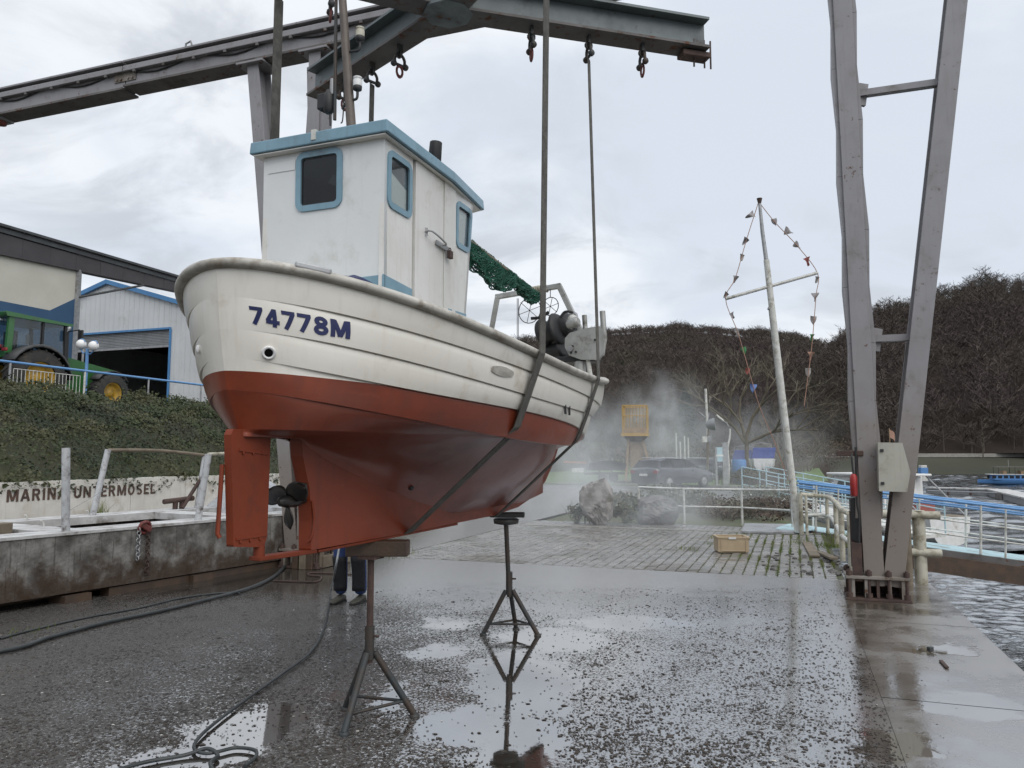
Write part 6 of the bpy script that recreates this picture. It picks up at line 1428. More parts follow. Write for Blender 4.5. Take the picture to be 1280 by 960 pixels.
# grit, leaf crumbs and pale chips lying on the wet yard
def scatter(name, n_, mat, size, label, region, dens, flat=.45, quadf=False):
    VV, FF = [], []; k = 0; tries = 0
    while k < n_ and tries < n_ * 30:
        tries += 1; px = RNG.uniform(region[0], region[2]); py = region[1] + (region[3] - region[1]) * RNG.random(); c = on_z(px, py)
        p_, q_ = (c[:2] - O_) @ PV, (c[:2] - O_) @ QV
        if p_ > -.15 and q_ > -6.7: continue
        if q_ > .95 or RNG.random() > dens(c, px, py): continue
        s_ = size * RNG.uniform(.5, 1.5) * (1 if RNG.random() < .93 else 1.8); a = RNG.uniform(0, 6.28); e = RNG.uniform(.45, 1.0); h_ = s_ * flat * RNG.uniform(.5, 1.2); i = len(VV)
        cs, sn = math.cos(a), math.sin(a)
        for x, y in ((-1, -.2), (-.1, -1), (1, .1), (.2, 1)):
            x, y = x * s_ * RNG.uniform(.7, 1.2), y * s_ * e * RNG.uniform(.7, 1.2); VV.append((c[0] + x * cs - y * sn, c[1] + x * sn + y * cs, .002 + RNG.uniform(-.001, .002)))
        VV.append((c[0] + RNG.normal(0, s_ * .2), c[1] + RNG.normal(0, s_ * .2), .003 + h_)); FF += [(i, i + 1, i + 4), (i + 1, i + 2, i + 4), (i + 2, i + 3, i + 4), (i + 3, i, i + 4)]; k += 1
    return tag(raw_mesh(name, VV, FF, M[mat]), label, 'debris', kind='stuff')
def clump(c):
    w1 = math.sin(c[0] * 1.7 + 2.1 * math.sin(c[1] * 1.1)) * math.sin(c[1] * 1.9 + 1.5 * math.sin(c[0] * 1.3))
    return max(0, .5 + .7 * w1) * .5 + .5 * math.sin(c[0] * 5.1 + 1.3 * math.sin(c[1] * 3.7)) * math.sin(c[1] * 4.3 + 1.1 * math.sin(c[0] * 2.9))
def pool_at(c): return max([(1.15 - math.hypot((c[0] - x) / rx, (c[1] - y) / ry)) * w_ for x, y, rx, ry, ro, w_ in PUDDLES])
def dn(c, px, py):
    band = math.exp(-((px - 880) / 260) ** 2) if px > 500 else .55
    return max(0.02, (.30 + .75 * clump(c)) * (.26 if pool_at(c) > .25 else .6 if pool_at(c) > 0 else 1.0)) * (.35 + .65 * band) * (1 if px < 1120 else .25)
scatter('leaf_crumbs', 17000, 'litter', .0085, 'dark leaf crumbs and grit lying on the wet yard', (0, 735, 1200, 975), dn, .22)
scatter('coarse_grit', 1500, 'litter', .013, 'coarser dark clumps of wet dirt on the yard', (0, 750, 1150, 975), dn, .25)
scatter('pale_chips', 160, 'pale_bit', .008, 'pale paint chips scattered over the yard', (0, 740, 1150, 975), lambda c, px, py: .6 * clump(c) + .1, .25)

# grass and moss between the pavers
VV, FF = [], []
def blade(c, h_, w_, lean):
    i = len(VV); a = RNG.uniform(0, 6.28); dx, dy = math.cos(a) * w_, math.sin(a) * w_; lx, ly = RNG.normal(0, lean, 2)
    VV.extend([(c[0] - dx, c[1] - dy, c[2]), (c[0] + dx, c[1] + dy, c[2]), (c[0] + lx, c[1] + ly, c[2] + h_)]); FF.append((i, i + 1, i + 2))
cols_p = [-6.70 + PW * i for i in range(cols_ + 1)]
for k in range(46000):
    q = cols_p[RNG.integers(len(cols_p))] + RNG.normal(0, .006); p = RNG.uniform(-.03, 6.1)
    g = math.exp(-((q + .95) / .75) ** 2) * (1 - .35 * abs(p - 3) / 3) + .75 * math.exp(-((q + .15) / .3) ** 2) * (p > 1) + .06 + .45 * math.exp(-((p - 6.05) / .12) ** 2) * (q > -4)
    g *= .35 + .8 * (.5 + .5 * math.sin(q * 7 + p * 2.3)) * (.6 + .4 * math.sin(p * 5.1 + q))
    if RNG.random() > g: continue
    c = hq(p, q, -.004); c[:2] += RNG.normal(0, .012, 2); blade(c, RNG.uniform(.012, .045) * (1.3 if g > .5 else .65), .0038, .014)
for (px, py, n_, h_) in ((486, 689, 260, .09), (500, 694, 140, .06), (1052, 676, 300, .20), (1046, 684, 200, .14), (1002, 679, 90, .07), (928, 669, 40, .05), (857, 687, 70, .06), (891, 680, 60, .05), (896, 672, 60, .05), (30, 792, 40, .05), (110, 645, 0, .1), (350, 695, 120, .12)):
    c0 = on_z(px, py)
    for k in range(n_):
        c = c0 + np.array([RNG.normal(0, .13), RNG.normal(0, .16), 0]); blade(c, h_ * RNG.uniform(.4, 1.2), .005, h_ * .4)
tag(raw_mesh('joint_grass', VV, FF, M['grass_blade']), 'grass and moss growing in the paving joints', 'grass', kind='stuff')
# tuft on the wall foot behind the pontoon
VV, FF = [], []
c0 = wl((on_plane(118, 652, WA, PV)[:2] - WA) @ PV, -.1, .52)
for k in range(90): blade(c0 + np.array([RNG.normal(0, .1), RNG.normal(0, .1), -.15]), RNG.uniform(.15, .42), .006, .12)
tag(raw_mesh('weed_tuft', VV, FF, M['grass_blade']), 'tuft of weeds growing at the foot of the lettered wall', 'weeds', kind='stuff')

# concrete sleeper stack by the far leg
cs_ = on_z(384, 708)
bp = thing('timber_kerb', cs_, 'weathered timber sleepers stacked by the far gantry leg', 'sleepers')
for i, (px, py0) in enumerate(((368, 712), (377, 713), (386, 713), (396, 712))):
    p = on_z(px, py0); MB().box(p + np.array([0, .12, .12]), (.10, .12, .24), rz=-.3).build('sleeper', M['timber'] if i % 2 else M['timber_wet'], bp, bevel=.008)
p0, p1 = on_z(398, 711), on_z(432, 703); MB().bar(p0 + np.array([0, .05, .09]), p1 + np.array([0, .05, .09]), .14, .17).build('sleeper', M['timber'], bp, bevel=.01)
MB().bar(on_z(366, 703) + np.array([0, .3, .3]), on_z(412, 697) + np.array([0, .3, .3]), .12, .10).build('sleeper', M['timber'], bp, bevel=.01)
cc0 = on_z(350, 728); hose('ground_cable', [gz(342, 727, .012), gz(370, 728, .012), gz(396, 728, .012), gz(401, 722, .012), gz(386, 720, .012), gz(392, 717, .012), gz(440, 719, .012)], .010, 'rusty cable loop on the ground beside the worker', 'rust', 'cable')

# ------------------------------------------------------------------ worker behind the boat
def skin_mesh(name, verts, edges, radii, mat, parent, root=0, sub=1):
    me = bpy.data.meshes.new(name); me.from_pydata([tuple(v) for v in verts], edges, []); o = bpy.data.objects.new(name, me); COL.objects.link(o); o.parent = parent
    md = o.modifiers.new('skin', 'SKIN'); md.use_smooth_shade = True; sv = me.skin_vertices[0].data
    for i, r_ in enumerate(radii): sv[i].radius = (r_, r_) if isinstance(r_, (int, float)) else r_
    sv[root].use_root = True; s_ = o.modifiers.new('sub', 'SUBSURF'); s_.levels = sub; s_.render_levels = sub; me.materials.append(mat); return o
fl, fr_ = on_z(424.5, 757), on_z(445, 750); base = (fl + fr_) / 2; base[2] = 0
per = thing('person', base, 'person in blue work trousers with black knee panels and olive shoes behind the keel', 'person', rz=R(-18))
# local frame: +x the person's left as seen by the camera's right, -y towards the camera
lx, rx_ = -.098, .108
V_ = [(0, 0, .93), (0, .01, 1.08), (0, .015, 1.24), (0, .02, 1.40), (0, .01, 1.50), (0, -.005, 1.60), (0, -.01, 1.70),
      (-.09, 0, .88), (lx, -.01, .50), (lx - .005, .02, .14), (lx - .005, .02, .11), (.09, 0, .88), (rx_, .03, .50), (rx_ + .01, .07, .14), (rx_ + .01, .07, .11),
      (-.19, .02, 1.41), (-.25, -.02, 1.15), (-.13, -.24, 1.07), (-.06, -.30, 1.08), (.19, .02, 1.41), (.25, .0, 1.14), (.17, -.22, 1.02), (.12, -.30, 1.02)]
E_ = [(0, 1), (1, 2), (2, 3), (3, 4), (4, 5), (5, 6), (0, 7), (7, 8), (8, 9), (9, 10), (0, 11), (11, 12), (12, 13), (13, 14), (3, 15), (15, 16), (16, 17), (17, 18), (3, 19), (19, 20), (20, 21), (21, 22)]
Rd = [(.15, .11), (.13, .10), (.15, .11), (.16, .10), (.055, .055), (.075, .09), (.07, .085), .085, .058, .042, .035, .085, .058, .042, .035, .06, .045, .034, .03, .06, .045, .034, .03]
# fingers and thumbs
def hand(wi, wp, d, side):
    d = np.array(d) / np.linalg.norm(d); s_ = np.array(side); dn_ = np.cross(d, s_); n0 = len(V_)
    pal = wp + d * .055; V_.append(tuple(pal)); Rd.append((.038, .018)); E_.append((wi, n0))
    for k, (o_, ln) in enumerate(((-.030, .072), (-.010, .082), (.010, .076), (.029, .060))):
        a = pal + s_ * o_ + d * .03; b = a + d * ln * .45 - dn_ * ln * .25; c = b + d * ln * .1 - dn_ * ln * .55; i = len(V_)
        V_.extend([tuple(a), tuple(b), tuple(c)]); Rd.extend([.0095, .009, .008]); E_.extend([(n0, i), (i, i + 1), (i + 1, i + 2)])
    a = pal - d * .02 - s_ * .038; b = a + d * .03 - dn_ * .035; i = len(V_); V_.extend([tuple(a), tuple(b)]); Rd.extend([.0105, .009]); E_.extend([(n0, i), (i, i + 1)])
hand(18, np.array(V_[18]), (.4, -.7, .05), (.3, .2, .9)); hand(22, np.array(V_[22]), (-.3, -.8, .1), (.2, .1, .95))
skin_mesh('body', V_, E_, Rd, M['skin'], per, 0, 2)
legs_v = [(0, 0, .95), (-.09, 0, .86), (lx, -.012, .52), (lx - .003, .015, .30), (lx - .003, .018, .075), (.09, 0, .86), (rx_, .028, .52), (rx_ + .006, .055, .30), (rx_ + .01, .065, .075), (0, 0, 1.05)]
skin_mesh('trousers', legs_v, [(9, 0), (0, 1), (1, 2), (2, 3), (3, 4), (0, 5), (5, 6), (6, 7), (7, 8)], [(.16, .125), .105, .084, .076, .074, .105, .084, .076, .074, (.155, .12)], M['jeans'], per, 0, 2)
for sx, sy in ((lx, -.0), (rx_, .04)):
    kp = MB(); rows = []
    for i in range(8):
        z = .50 - .37 * i / 7; yy = sy + np.interp(z, [.075, .30, .52], [.018, .015, -.012]) ; rr = np.interp(z, [.075, .3, .52], [.079, .080, .088]) + .003
        rows.append([(sx + rr * math.sin(a), yy - rr * math.cos(a), z) for a in [R(-75 + 15 * j) for j in range(11)]])
    kp.grid(rows); o = kp.build('knee_panel', M['knee'], per, local=True, fix=False); md = o.modifiers.new('t', 'SOLIDIFY'); md.thickness = .006; md.offset = 1
for sx, sy in ((lx - .003, .0), (rx_ + .01, .055)):
    rows = []
    prof = [(.085, .075, .034), (.06, .078, .040), (.0, .088, .044), (-.06, .066, .048), (-.12, .052, .050), (-.165, .042, .042), (-.185, .026, .024)]
    for y_, h_, w_ in prof:
        rows.append([(sx + w_ * math.sin(a) * (1 if abs(a) < 1.7 else .96), sy + y_, max(.0, .012 + (h_ - .012) * (math.cos(a) + .55) / 1.55)) for a in [R(-180 + 30 * j) for j in range(13)]])
    sh_ = MB().grid(rows); sh_.add(rows[0][:-1], [tuple(range(12))]); sh_.add(rows[-1][:-1], [tuple(range(12))]); sh_ = sh_.build('shoe', M['shoe'], per, local=True)
    MB().prism([(sx - .042, sy + .088, 0), (sx + .042, sy + .088, 0), (sx + .05, sy - .08, 0), (sx + .036, sy - .175, 0), (sx, sy - .192, 0), (sx - .036, sy - .175, 0), (sx - .05, sy - .08, 0)], (0, 0, .018)).build('sole', M['black'], sh_, local=True, bevel=.004)
jv = [(0, .005, 1.0), (0, .012, 1.2), (0, .02, 1.39), (0, .012, 1.46), (-.195, .02, 1.41), (-.255, -.018, 1.15), (-.15, -.215, 1.075), (.195, .02, 1.41), (.255, .0, 1.14), (.185, -.195, 1.03), (0, .0, .84)]
skin_mesh('jacket', jv, [(10, 0), (0, 1), (1, 2), (2, 3), (2, 4), (4, 5), (5, 6), (2, 7), (7, 8), (8, 9)], [(.165, .13), (.17, .13), (.17, .115), (.075, .075), .075, .06, .045, .075, .06, .045, (.165, .13)], M['jacket'], per, 0, 2)
hh = MB(); rows = []
for i in range(8):
    a = R(10 + 11.5 * i); rows.append([(.092 * math.sin(a) * math.cos(t), .0 + .108 * math.sin(a) * math.sin(t), 1.67 + .115 * math.cos(a)) for t in [2 * math.pi * j / 18 for j in range(19)]])
hh.grid(rows); hh.build('hair', M['hair'], per, local=True, fix=False)
MB().tube([(0, -.098, 1.645), (0, -.122, 1.615), (0, -.10, 1.605)], [.010, .016, .012], 8).build('nose', M['skin'], per, local=True)
for sd in (-1, 1):
    MB().ball((sd * .034, -.092, 1.65), (.014, .01, .009), 10, 8).build('eye', M['white_paint'], per, local=True); MB().ball((sd * .034, -.1005, 1.65), (.006, .004, .006), 8, 6).build('pupil', M['black'], per, local=True)
    MB().ball((sd * .088, .0, 1.635), (.012, .02, .032), 8, 6).build('ear', M['skin'], per, local=True)
MB().tube([(-.025, -.094, 1.575), (0, -.102, 1.573), (.025, -.094, 1.575)], .006, 6).build('mouth', M['plastic_red_hook'], per, local=True)
# pressure washer lance in the hands
lq0 = on_y(413, 742, 8.3); lance_o = per.location
ll_ = thing('washer_lance', (base[0], base[1] - .3, 1.0), 'grey pressure washer lance and hose held by the person', 'lance')
hp_ = lambda x, y, z: np.array(base) + np.array([x * math.cos(R(-18)) - y * math.sin(R(-18)), x * math.sin(R(-18)) + y * math.cos(R(-18)), z])
MB().tube([hp_(-.10, -.36, 1.07), hp_(.16, -.42, 1.0), hp_(.75, -.62, 1.22)], .011, 8).build('tube', M['galv'], ll_); MB().tube([hp_(-.10, -.36, 1.07), hp_(-.02, -.37, 1.05)], .022, 10).build('grip', M['black'], ll_)
p0 = hp_(-.10, -.36, 1.06)
MB().tube(smooth_path([p0, on_y(428, 655, p0[1] - .02), on_y(424, 684, p0[1] - .03), on_y(419, 712, p0[1] - .06), gz(414, 742, .05)], 6), .012, 8).build('hose', M['galv'], ll_)
# ------------------------------------------------------------------ rails on the quay
def foot_top(px, pyf, pyt, z0=0.0):
    f = on_z(px, pyf, z0); t = f.copy(); r = ray(px, pyt); t[2] = EYE + r[2] * (f[1] / r[1]); return f, t
gr = thing('quay_railing', on_z(1050, 690), 'cream white curved tube railing along the paving edge beside the gantry leg', 'railing')
tops, mids = [], []
for px, pyf, pyt, r_ in ((1002, 668, 618, .045), (1035, 667, 621, .035), (1046.5, 684, 628, .042), (1053.5, 701, 636, .042), (1065, 712, 642, .045)):
    f, t = foot_top(px, pyf, pyt); MB().tube([f, t], r_, 10).build('post', M['rail_cream'], gr); tops.append(t); m_ = f * .52 + t * .48; mids.append(m_)
f, t = foot_top(1009, 669, 619); MB().tube([f, t], .03, 8).build('post', M['rail_cream'], gr)
MB().tube(smooth_path(tops[:1] + tops[1:], 6), .042, 10).build('handrail', M['rail_cream'], gr); MB().tube(smooth_path(mids, 6), .034, 10).build('mid_rail', M['rail_white'], gr)
er = thing('end_railing', on_z(1150, 730), 'short thick cream railing on a round post at the quay corner', 'railing')
f, t = foot_top(1152, 730, 638); MB().tube([f, t], .075, 12).build('post', M['rail_cream'], er); f2 = hq(-.16, .70, 0); MB().tube([f2, f2 + np.array([0, 0, .95])], .06, 10).build('post', M['timber'], er)
for pz in (643.5, 690.5):
    r = ray(1152, pz); z = EYE + r[2] * f[1] / r[1]; a, b = hq(-.09, .18, z), hq(-.09, 1.10, z); MB().tube([a, b], .052, 12).build('rail', M['rail_cream'], er)
lr = thing('back_railing', on_z(900, 657), 'thin white two bar railing along the back of the paving behind the rocks', 'railing')
pts = []
for px, pyf, pyt in ((799, 652, 609), (855.5, 655, 611), (928, 657, 612), (991, 663, 613)):
    f, t = foot_top(px, pyf, pyt); MB().tube([f, t], .028, 8).build('post', M['rail_white'], lr); pts.append((f, t))
for i in range(3):
    MB().tube([pts[i][1], pts[i + 1][1]], .026, 8).build('top_rail', M['rail_white'], lr); MB().tube([pts[i][0] * .5 + pts[i][1] * .5, pts[i + 1][0] * .5 + pts[i + 1][1] * .5], .02, 8).build('lower_rail', M['rail_white'], lr)
o = MB().prism([on_z(927, 667) + np.array([0, 0, .01]), on_z(992, 668.5) + np.array([0, 0, .01]), on_z(996, 658) + np.array([0, 0, .01]), on_z(931, 656.5) + np.array([0, 0, .01])], (0, 0, .04)).build('metal_plate', M['galv'], bevel=.004); tag(o, 'pale flat metal plate lying behind the tan crate at the railing', 'plate')

# gangway down to the floating jetty
g0 = np.array([6.15, 16.35]); gdir = QV * .985 + PV * .02; gdir /= np.linalg.norm(gdir); gnn = np.array([-gdir[1], gdir[0]])
def gw(s_, n_, z): v = g0 + gdir * s_ + gnn * n_; return np.array([v[0], v[1], z])
gz_ = lambda s_: .06 - .118 * s_
gp = thing('gangway', gw(0, 0, 0), 'pale blue decked gangway with blue handrails sloping from the quay to the water', 'gangway')
LG = 11.0; WG = 1.25
MB().prism([gw(0, 0, gz_(0)), gw(LG, 0, gz_(LG)), gw(LG, WG, gz_(LG)), gw(0, WG, gz_(0))], (0, 0, -.05)).build('deck', M['deck_blue'], gp)
for n_ in (.0, WG): MB().bar(gw(.1, n_ - .03 if n_ == 0 else n_ + .03, gz_(.1) - .13), gw(LG, n_ - .03 if n_ == 0 else n_ + .03, gz_(LG) - .13), .05, .24).build('girder', M['deck_blue'] if n_ else M['gantry_dark'], gp)
MB().bar(gw(1.0, -.07, gz_(1.0) - .30), gw(LG, -.07, gz_(LG) - .30), .10, .34).build('fender_board', M['timber_wet'], gp)
for n_ in (.0, WG):
    for k in range(8):
        s_ = .2 + k * 1.5; MB().tube([gw(s_, n_, gz_(s_)), gw(s_ + .05, n_, gz_(s_) + .95)], .024, 8).build('post', M['rail_white'], gp)
        if n_ == 0: MB().tube([gw(s_ + .42, n_, gz_(s_ + .42)), gw(s_ + .47, n_, gz_(s_ + .42) + .93)], .02, 8).build('post', M['rail_white'], gp)
    MB().tube([gw(-.1, n_, gz_(-.1) + .97), gw(LG, n_, gz_(LG) + .97)], .027, 8).build('handrail', M['rail_blue'], gp); MB().tube([gw(-.1, n_, gz_(-.1) + .87), gw(LG, n_, gz_(LG) + .87)], .019, 8).build('handrail', M['rail_blue'], gp)
    for h_ in (.30, .58): MB().tube([gw(0, n_, gz_(0) + h_), gw(LG, n_, gz_(LG) + h_)], .018, 6).build('lower_rail', M['rail_white'], gp)
MB().add([on_z(968, 664) + np.array([0, 0, .06]), on_z(998, 668) + np.array([0, 0, .03]), gw(0.2, 0, .07), gw(0, WG, .10), on_z(985, 660.5) + np.array([0, 0, .10])], [(0, 1, 2, 3, 4)]).build('ramp_plate', M['deck_blue'], gp)
# a second, farther gangway with pale rails
h0, h1 = on_y(928, 618, 27.0), on_y(1075, 652, 23.0); fg = thing('far_gangway', h0, 'farther pale gangway with thin pale blue rails above the bank', 'gangway')
dv = (h1 - h0); dn = np.array([-dv[1], dv[0], 0]) / np.linalg.norm(dv[:2]); h2 = h1 + dv * .4
MB().prism([h0, h2, h2 + dn * 1.2, h0 + dn * 1.2], (0, 0, -.1)).build('deck', M['rail_white'], fg)
for sd in (0, 1.2):
    for k in range(9):
        p = h0 + (h2 - h0) * k / 8 + dn * sd; MB().tube([p, p + np.array([0, 0, .95])], .022, 6).build('post', M['rail_paleblue'], fg)
    for h_ in (.35, .65, .95): MB().tube([h0 + dn * sd + np.array([0, 0, h_]), h2 + dn * sd + np.array([0, 0, h_])], .02, 6).build('rail', M['rail_paleblue'], fg)

# flag mast with crosstree and two strings of bunting
mf = on_z(998, 667); MY = mf[1]
fm = thing('flag_mast', mf, 'leaning white flag mast with a crosstree at the corner of the paving', 'mast')
F3 = lambda px, py, dy=0.0: on_y(px, py, MY + dy)
MB().tube([mf, F3(962, 360), F3(958, 325)], [.075, .065, .06], 12).build('lower_mast', M['rail_white'], fm)
MB().tube([F3(958.2, 328), F3(953, 290), F3(949.5, 254)], [.045, .04, .032], 10).build('upper_mast', M['galv'], fm)
MB().tube([F3(949.5, 255), F3(949.3, 248)], [.03, .06], 10).build('truck', M['rust'], fm)
MB().tube([F3(907, 373.5), F3(1022, 341)], .035, 8).build('crosstree', M['alu'], fm)
MB().tube([F3(960, 385), F3(963, 386)], .04, 6).build('cleat', M['galv'], fm)
MB().tube([F3(961, 388), F3(990, 655, -.1)], .006, 4).build('halyard', M['galv'], fm)
MB().box(mf + np.array([0, 0, .15]), (.16, .16, .3), rz=-HB).build('foot_clamp', M['rail_white'], fm, bevel=.01)
def bunting(pts, flags, label):
    P = [F3(*p) for p in pts]; t = thing('bunting', P[0], label, 'bunting', 'strings of faded flags on the mast')
    MB().tube(smooth_path(P, 5), .0085, 5).build('line', M['flag_orange'], t)
    for px, py, m_, w_, ang in flags:
        c = F3(px, py); d = np.array([math.cos(ang), .25, math.sin(ang)]); n_ = np.array([0.0, 1, 0]); e = np.array([-math.sin(ang), 0.1, math.cos(ang)]); rows = []
        for i in range(6):
            f = i / 5; hw = w_ * .42 * (1 - f * .88); w_ = w_ * 1.0; rows.append([c + d * f * w_ * .95 + e * hw * (2 * j / 3 - 1) + n_ * .04 * math.sin(f * 5 + j + px) for j in range(4)])
        o = MB().grid(rows).build('flag', M[m_], t, fix=False)
bunting([(948, 253), (933, 300), (919, 348), (907, 374), (923, 418), (942, 484), (952, 515), (968, 552), (985, 600)], [(943, 267, 'flag_grey', .20, R(200)), (933.5, 298, 'flag_grey', .17, R(240)), (928, 318, 'flag_white', .15, R(265)), (920, 345, 'flag_grey', .16, R(255)), (909, 366, 'flag_grey', .14, R(240)), (914, 391, 'flag_grey', .14, R(-60)), (921, 413, 'flag_white', .16, R(-70)), (929, 434, 'flag_green', .16, R(-70)), (935, 460, 'flag_red', .15, R(-95)), (942, 480, 'flag_blue', .20, R(-95))], 'left string of faded flags from masthead down past the wooded hill')
bunting([(949, 253), (968, 277), (998, 309), (1022, 342), (1020, 370), (1015, 430), (1010, 470), (1005, 508)], [(967, 273, 'flag_grey', .18, R(-70)), (981, 288, 'flag_grey', .22, R(-12)), (993, 304, 'flag_grey', .18, R(-35)), (1008, 322, 'flag_red', .19, R(-70)), (1021.5, 346, 'flag_white', .14, R(-95)), (1019, 366, 'flag_grey', .19, R(-90)), (1017, 395, 'flag_grey', .20, R(-90)), (1015, 418, 'flag_green', .15, R(-88)), (1014, 440, 'flag_orange', .18, R(-95)), (1010, 460, 'flag_white', .20, R(-85))], 'right string of faded flags from masthead over the crosstree end')

# rocks at the back of the paving
def rock(px, pyb, wd, hgt, dp, label, mat, seed):
    rr = np.random.default_rng(seed); c = on_z(px, pyb); vs, fs = stone_mesh(rr, 44, 30); f = rr.normal(size=(9, 3)) * np.array([.6, .8, 1, 1.3, 1.6, 2, 2.4, 2.9, 3.5])[:, None]
    V_ = []; planes = []
    for _ in range(18):
        n_ = rr.normal(size=3); planes.append((n_ / np.linalg.norm(n_), rr.uniform(.66, .95)))
    for v in vs:
        for pn_, pd_ in planes:
            e_ = v @ pn_ - pd_
            if e_ > 0: v = v - pn_ * e_ * .92
        k = 1 + .35 * sum((.085 - .006 * i) * abs(math.sin(3.0 * (v @ f[i]) + i)) for i in range(9)) * .42 - .09; x, y, z = v * k; x, y, z = x * 1.2, y * 1.2, z * 1.12; V_.append((c[0] + x * wd / 2, c[1] + dp / 2 + y * dp / 2, max(-.05, hgt * (.46 + .52 * z * (1.08 if z > 0 else 1)))))
    return tag(MB().add(V_, fs, 0, False).build('boulder', M[mat], bevel=0, fix=False), label, 'boulder', 'boulders at the back of the paving')
rock(752, 657, .74, .98, .7, 'tall pale boulder, the left one of two in the spray', 'rock', 4); rock(827, 657, 1.02, .70, .8, 'low broad grey boulder, the right one of two in the spray', 'rock_dark', 9)
for px, h_ in ((731, .62), (737, .55)):
    f = on_z(px, 654); o = MB().tube([f, f + np.array([.01, 0, h_ * .55])], .022, 8).build('stake', M['rail_white']); tag(o, 'taller short white stake just left of the tall boulder' if h_ > .6 else 'shorter white stake touching the tall boulder', 'stake', 'short white stakes')

# shrubs and brambles
def shrub(name, c, rad, hgt, n_, mat, label, sz=(.02, .05), stems=18, cat='shrub', kind=None, group=None):
    VV, FF = [], []; rr = np.random.default_rng(int(abs(c[0] * 100)) + int(hgt * 10)); base_ = np.asarray(c, float)
    lob = [(rr.uniform(-.6, .6) * rad, rr.uniform(-.6, .6) * rad, rr.uniform(.45, .85) * hgt, rr.uniform(.3, .5)) for _ in range(7)]
    for k in range(n_):
        l = lob[rr.integers(7)]; d = rr.normal(size=3); d /= np.linalg.norm(d); r_ = rr.random() ** .4; p = base_ + np.array([l[0] + d[0] * rad * l[3] * r_, l[1] + d[1] * rad * l[3] * r_, max(.03, l[2] + d[2] * hgt * l[3] * r_ * .9)]); s_ = rr.uniform(*sz); a = rr.normal(size=3); a /= np.linalg.norm(a); b = np.cross(a, rr.normal(size=3)); b /= np.linalg.norm(b) + 1e-6; i = len(VV)
        VV += [p - a * s_, p - b * s_ * .6, p + a * s_, p + b * s_ * .6]; FF.append((i, i + 1, i + 2, i + 3))
    for k in range(stems):
        a = base_ + np.array([rr.normal(0, .12) * rad, rr.normal(0, .12) * rad, 0]); b = base_ + np.array([rr.normal(0, .6) * rad, rr.normal(0, .6) * rad, hgt * rr.uniform(.5, 1.12)]); w_ = np.array([.008, .004, 0]); i = len(VV); VV += [a - w_, a + w_, b + w_ * .4, b - w_ * .4]; FF.append((i, i + 1, i + 2, i + 3))
    o = raw_mesh(name, VV, FF, M[mat]); return tag(o, label, cat, group, kind)
shrub('shrub', on_z(785, 655) + np.array([0, .2, 0]), .5, .5, 900, 'shrub', 'grey green shrub between the two boulders')
shrub('shrub', on_z(722, 655) + np.array([0, .2, 0]), .42, .5, 500, 'shrub', 'small dark shrub on the left of the tall boulder')
shrub('shrub', (3.2, 22, 0), 1.4, .55, 1300, 'shrub', 'bushy undergrowth behind the boulders before the parked cars', (.03, .07))
for i, (x, y, r_, h_, m_, lb_) in enumerate(((5.6, 20.2, 1.4, .75, 'bramble', 'brownish bramble thicket behind the two bar railing'), (7.4, 22.3, 1.5, .6, 'bramble', 'brown bramble thicket below the far gangway'), (4.9, 22.5, 1.3, .85, 'shrub', 'green grey brambles behind the railing, left of the mast'), (8.6, 26, 1.8, .8, 'shrub', 'mossy bushes sloping down beside the far gangway'))):
    shrub('bramble', (x, y, -.25 if x > 5.2 else -.1), r_, h_, 1700, m_, lb_, (.02, .055), 130, 'brambles')
reed = []; VV, FF = [], []
for k in range(4200):
    t = RNG.random(); y = 42 + 90 * t ** 1.4; x0_ = np.interp(y, [18, 30, 55, 95, 140], [7.2, 10.2, 19.6, 38.5, 57.5]); x = x0_ - abs(RNG.normal(0, .035 * y)); h_ = RNG.uniform(.8, 2.0); z0 = np.interp(y, [18, 30, 140], [-.2, -.5, -1.2]); l = RNG.normal(0, .25, 2); w_ = .010 + y * .0004; i = len(VV)
    VV += [(x - w_, y, z0 - .3), (x + w_, y, z0 - .3), (x + l[0], y + l[1], z0 + h_)]; FF.append((i, i + 1, i + 2))
tag(raw_mesh('reeds', VV, FF, M['bramble']), 'brown reeds and whips along the river bank', 'reeds', kind='stuff')

# ------------------------------------------------------------------ river craft and jetties
def boat_hull(mb, L_, B_, D_, mi=0, sheer=.12, trans=.75):
    n_, rows = 16, []
    for i in range(n_ + 1):
        t = i / n_; hb_ = B_ / 2 * (trans + (1 - trans) * min(1, t * 3)) * (1 - max(0, (t - .45) / .55) ** 2.3); zt = D_ + sheer * (abs(t - .35) / .65) ** 2; y = (t - .5) * L_
        rows.append([(-hb_, y, zt), (-hb_ * .93, y, D_ * .45), (-hb_ * .62, y, .02 + .25 * D_ * max(0, t - .7) / .3), (0, y, -.12 + .5 * D_ * max(0, t - .75) / .25), (hb_ * .62, y, .02 + .25 * D_ * max(0, t - .7) / .3), (hb_ * .93, y, D_ * .45), (hb_, y, zt)])
    mb.grid(rows, mi); mb.add(rows[0], [tuple(range(7))], mi); mb.grid([[r[0], r[-1]] for r in rows], mi, smooth=False); return rows
cq = on_z(1178, 680, WZ); cb2 = thing('cabin_cruiser', (cq[0] - 1.6, cq[1] + 2.0, WZ + .15), 'white cabin cruiser with a grey bimini frame moored behind the gangway', 'boat', rz=R(17))
mb = MB(); boat_hull(mb, 7.4, 2.5, .95); mb.build('hull', M['white_paint'], cb2, local=True)
MB().prism([(-.95, -1.6, .9), (-.95, 1.8, .9), (-.80, 1.3, 2.35), (-.80, -1.4, 2.45)], (1.9, 0, 0)).build('cabin', M['white_paint'], cb2, local=True, bevel=.08)
MB().box((0, -.2, 2.46), (2.1, 3.5, .09)).build('cabin_roof', M['white_paint'], cb2, local=True, bevel=.03)
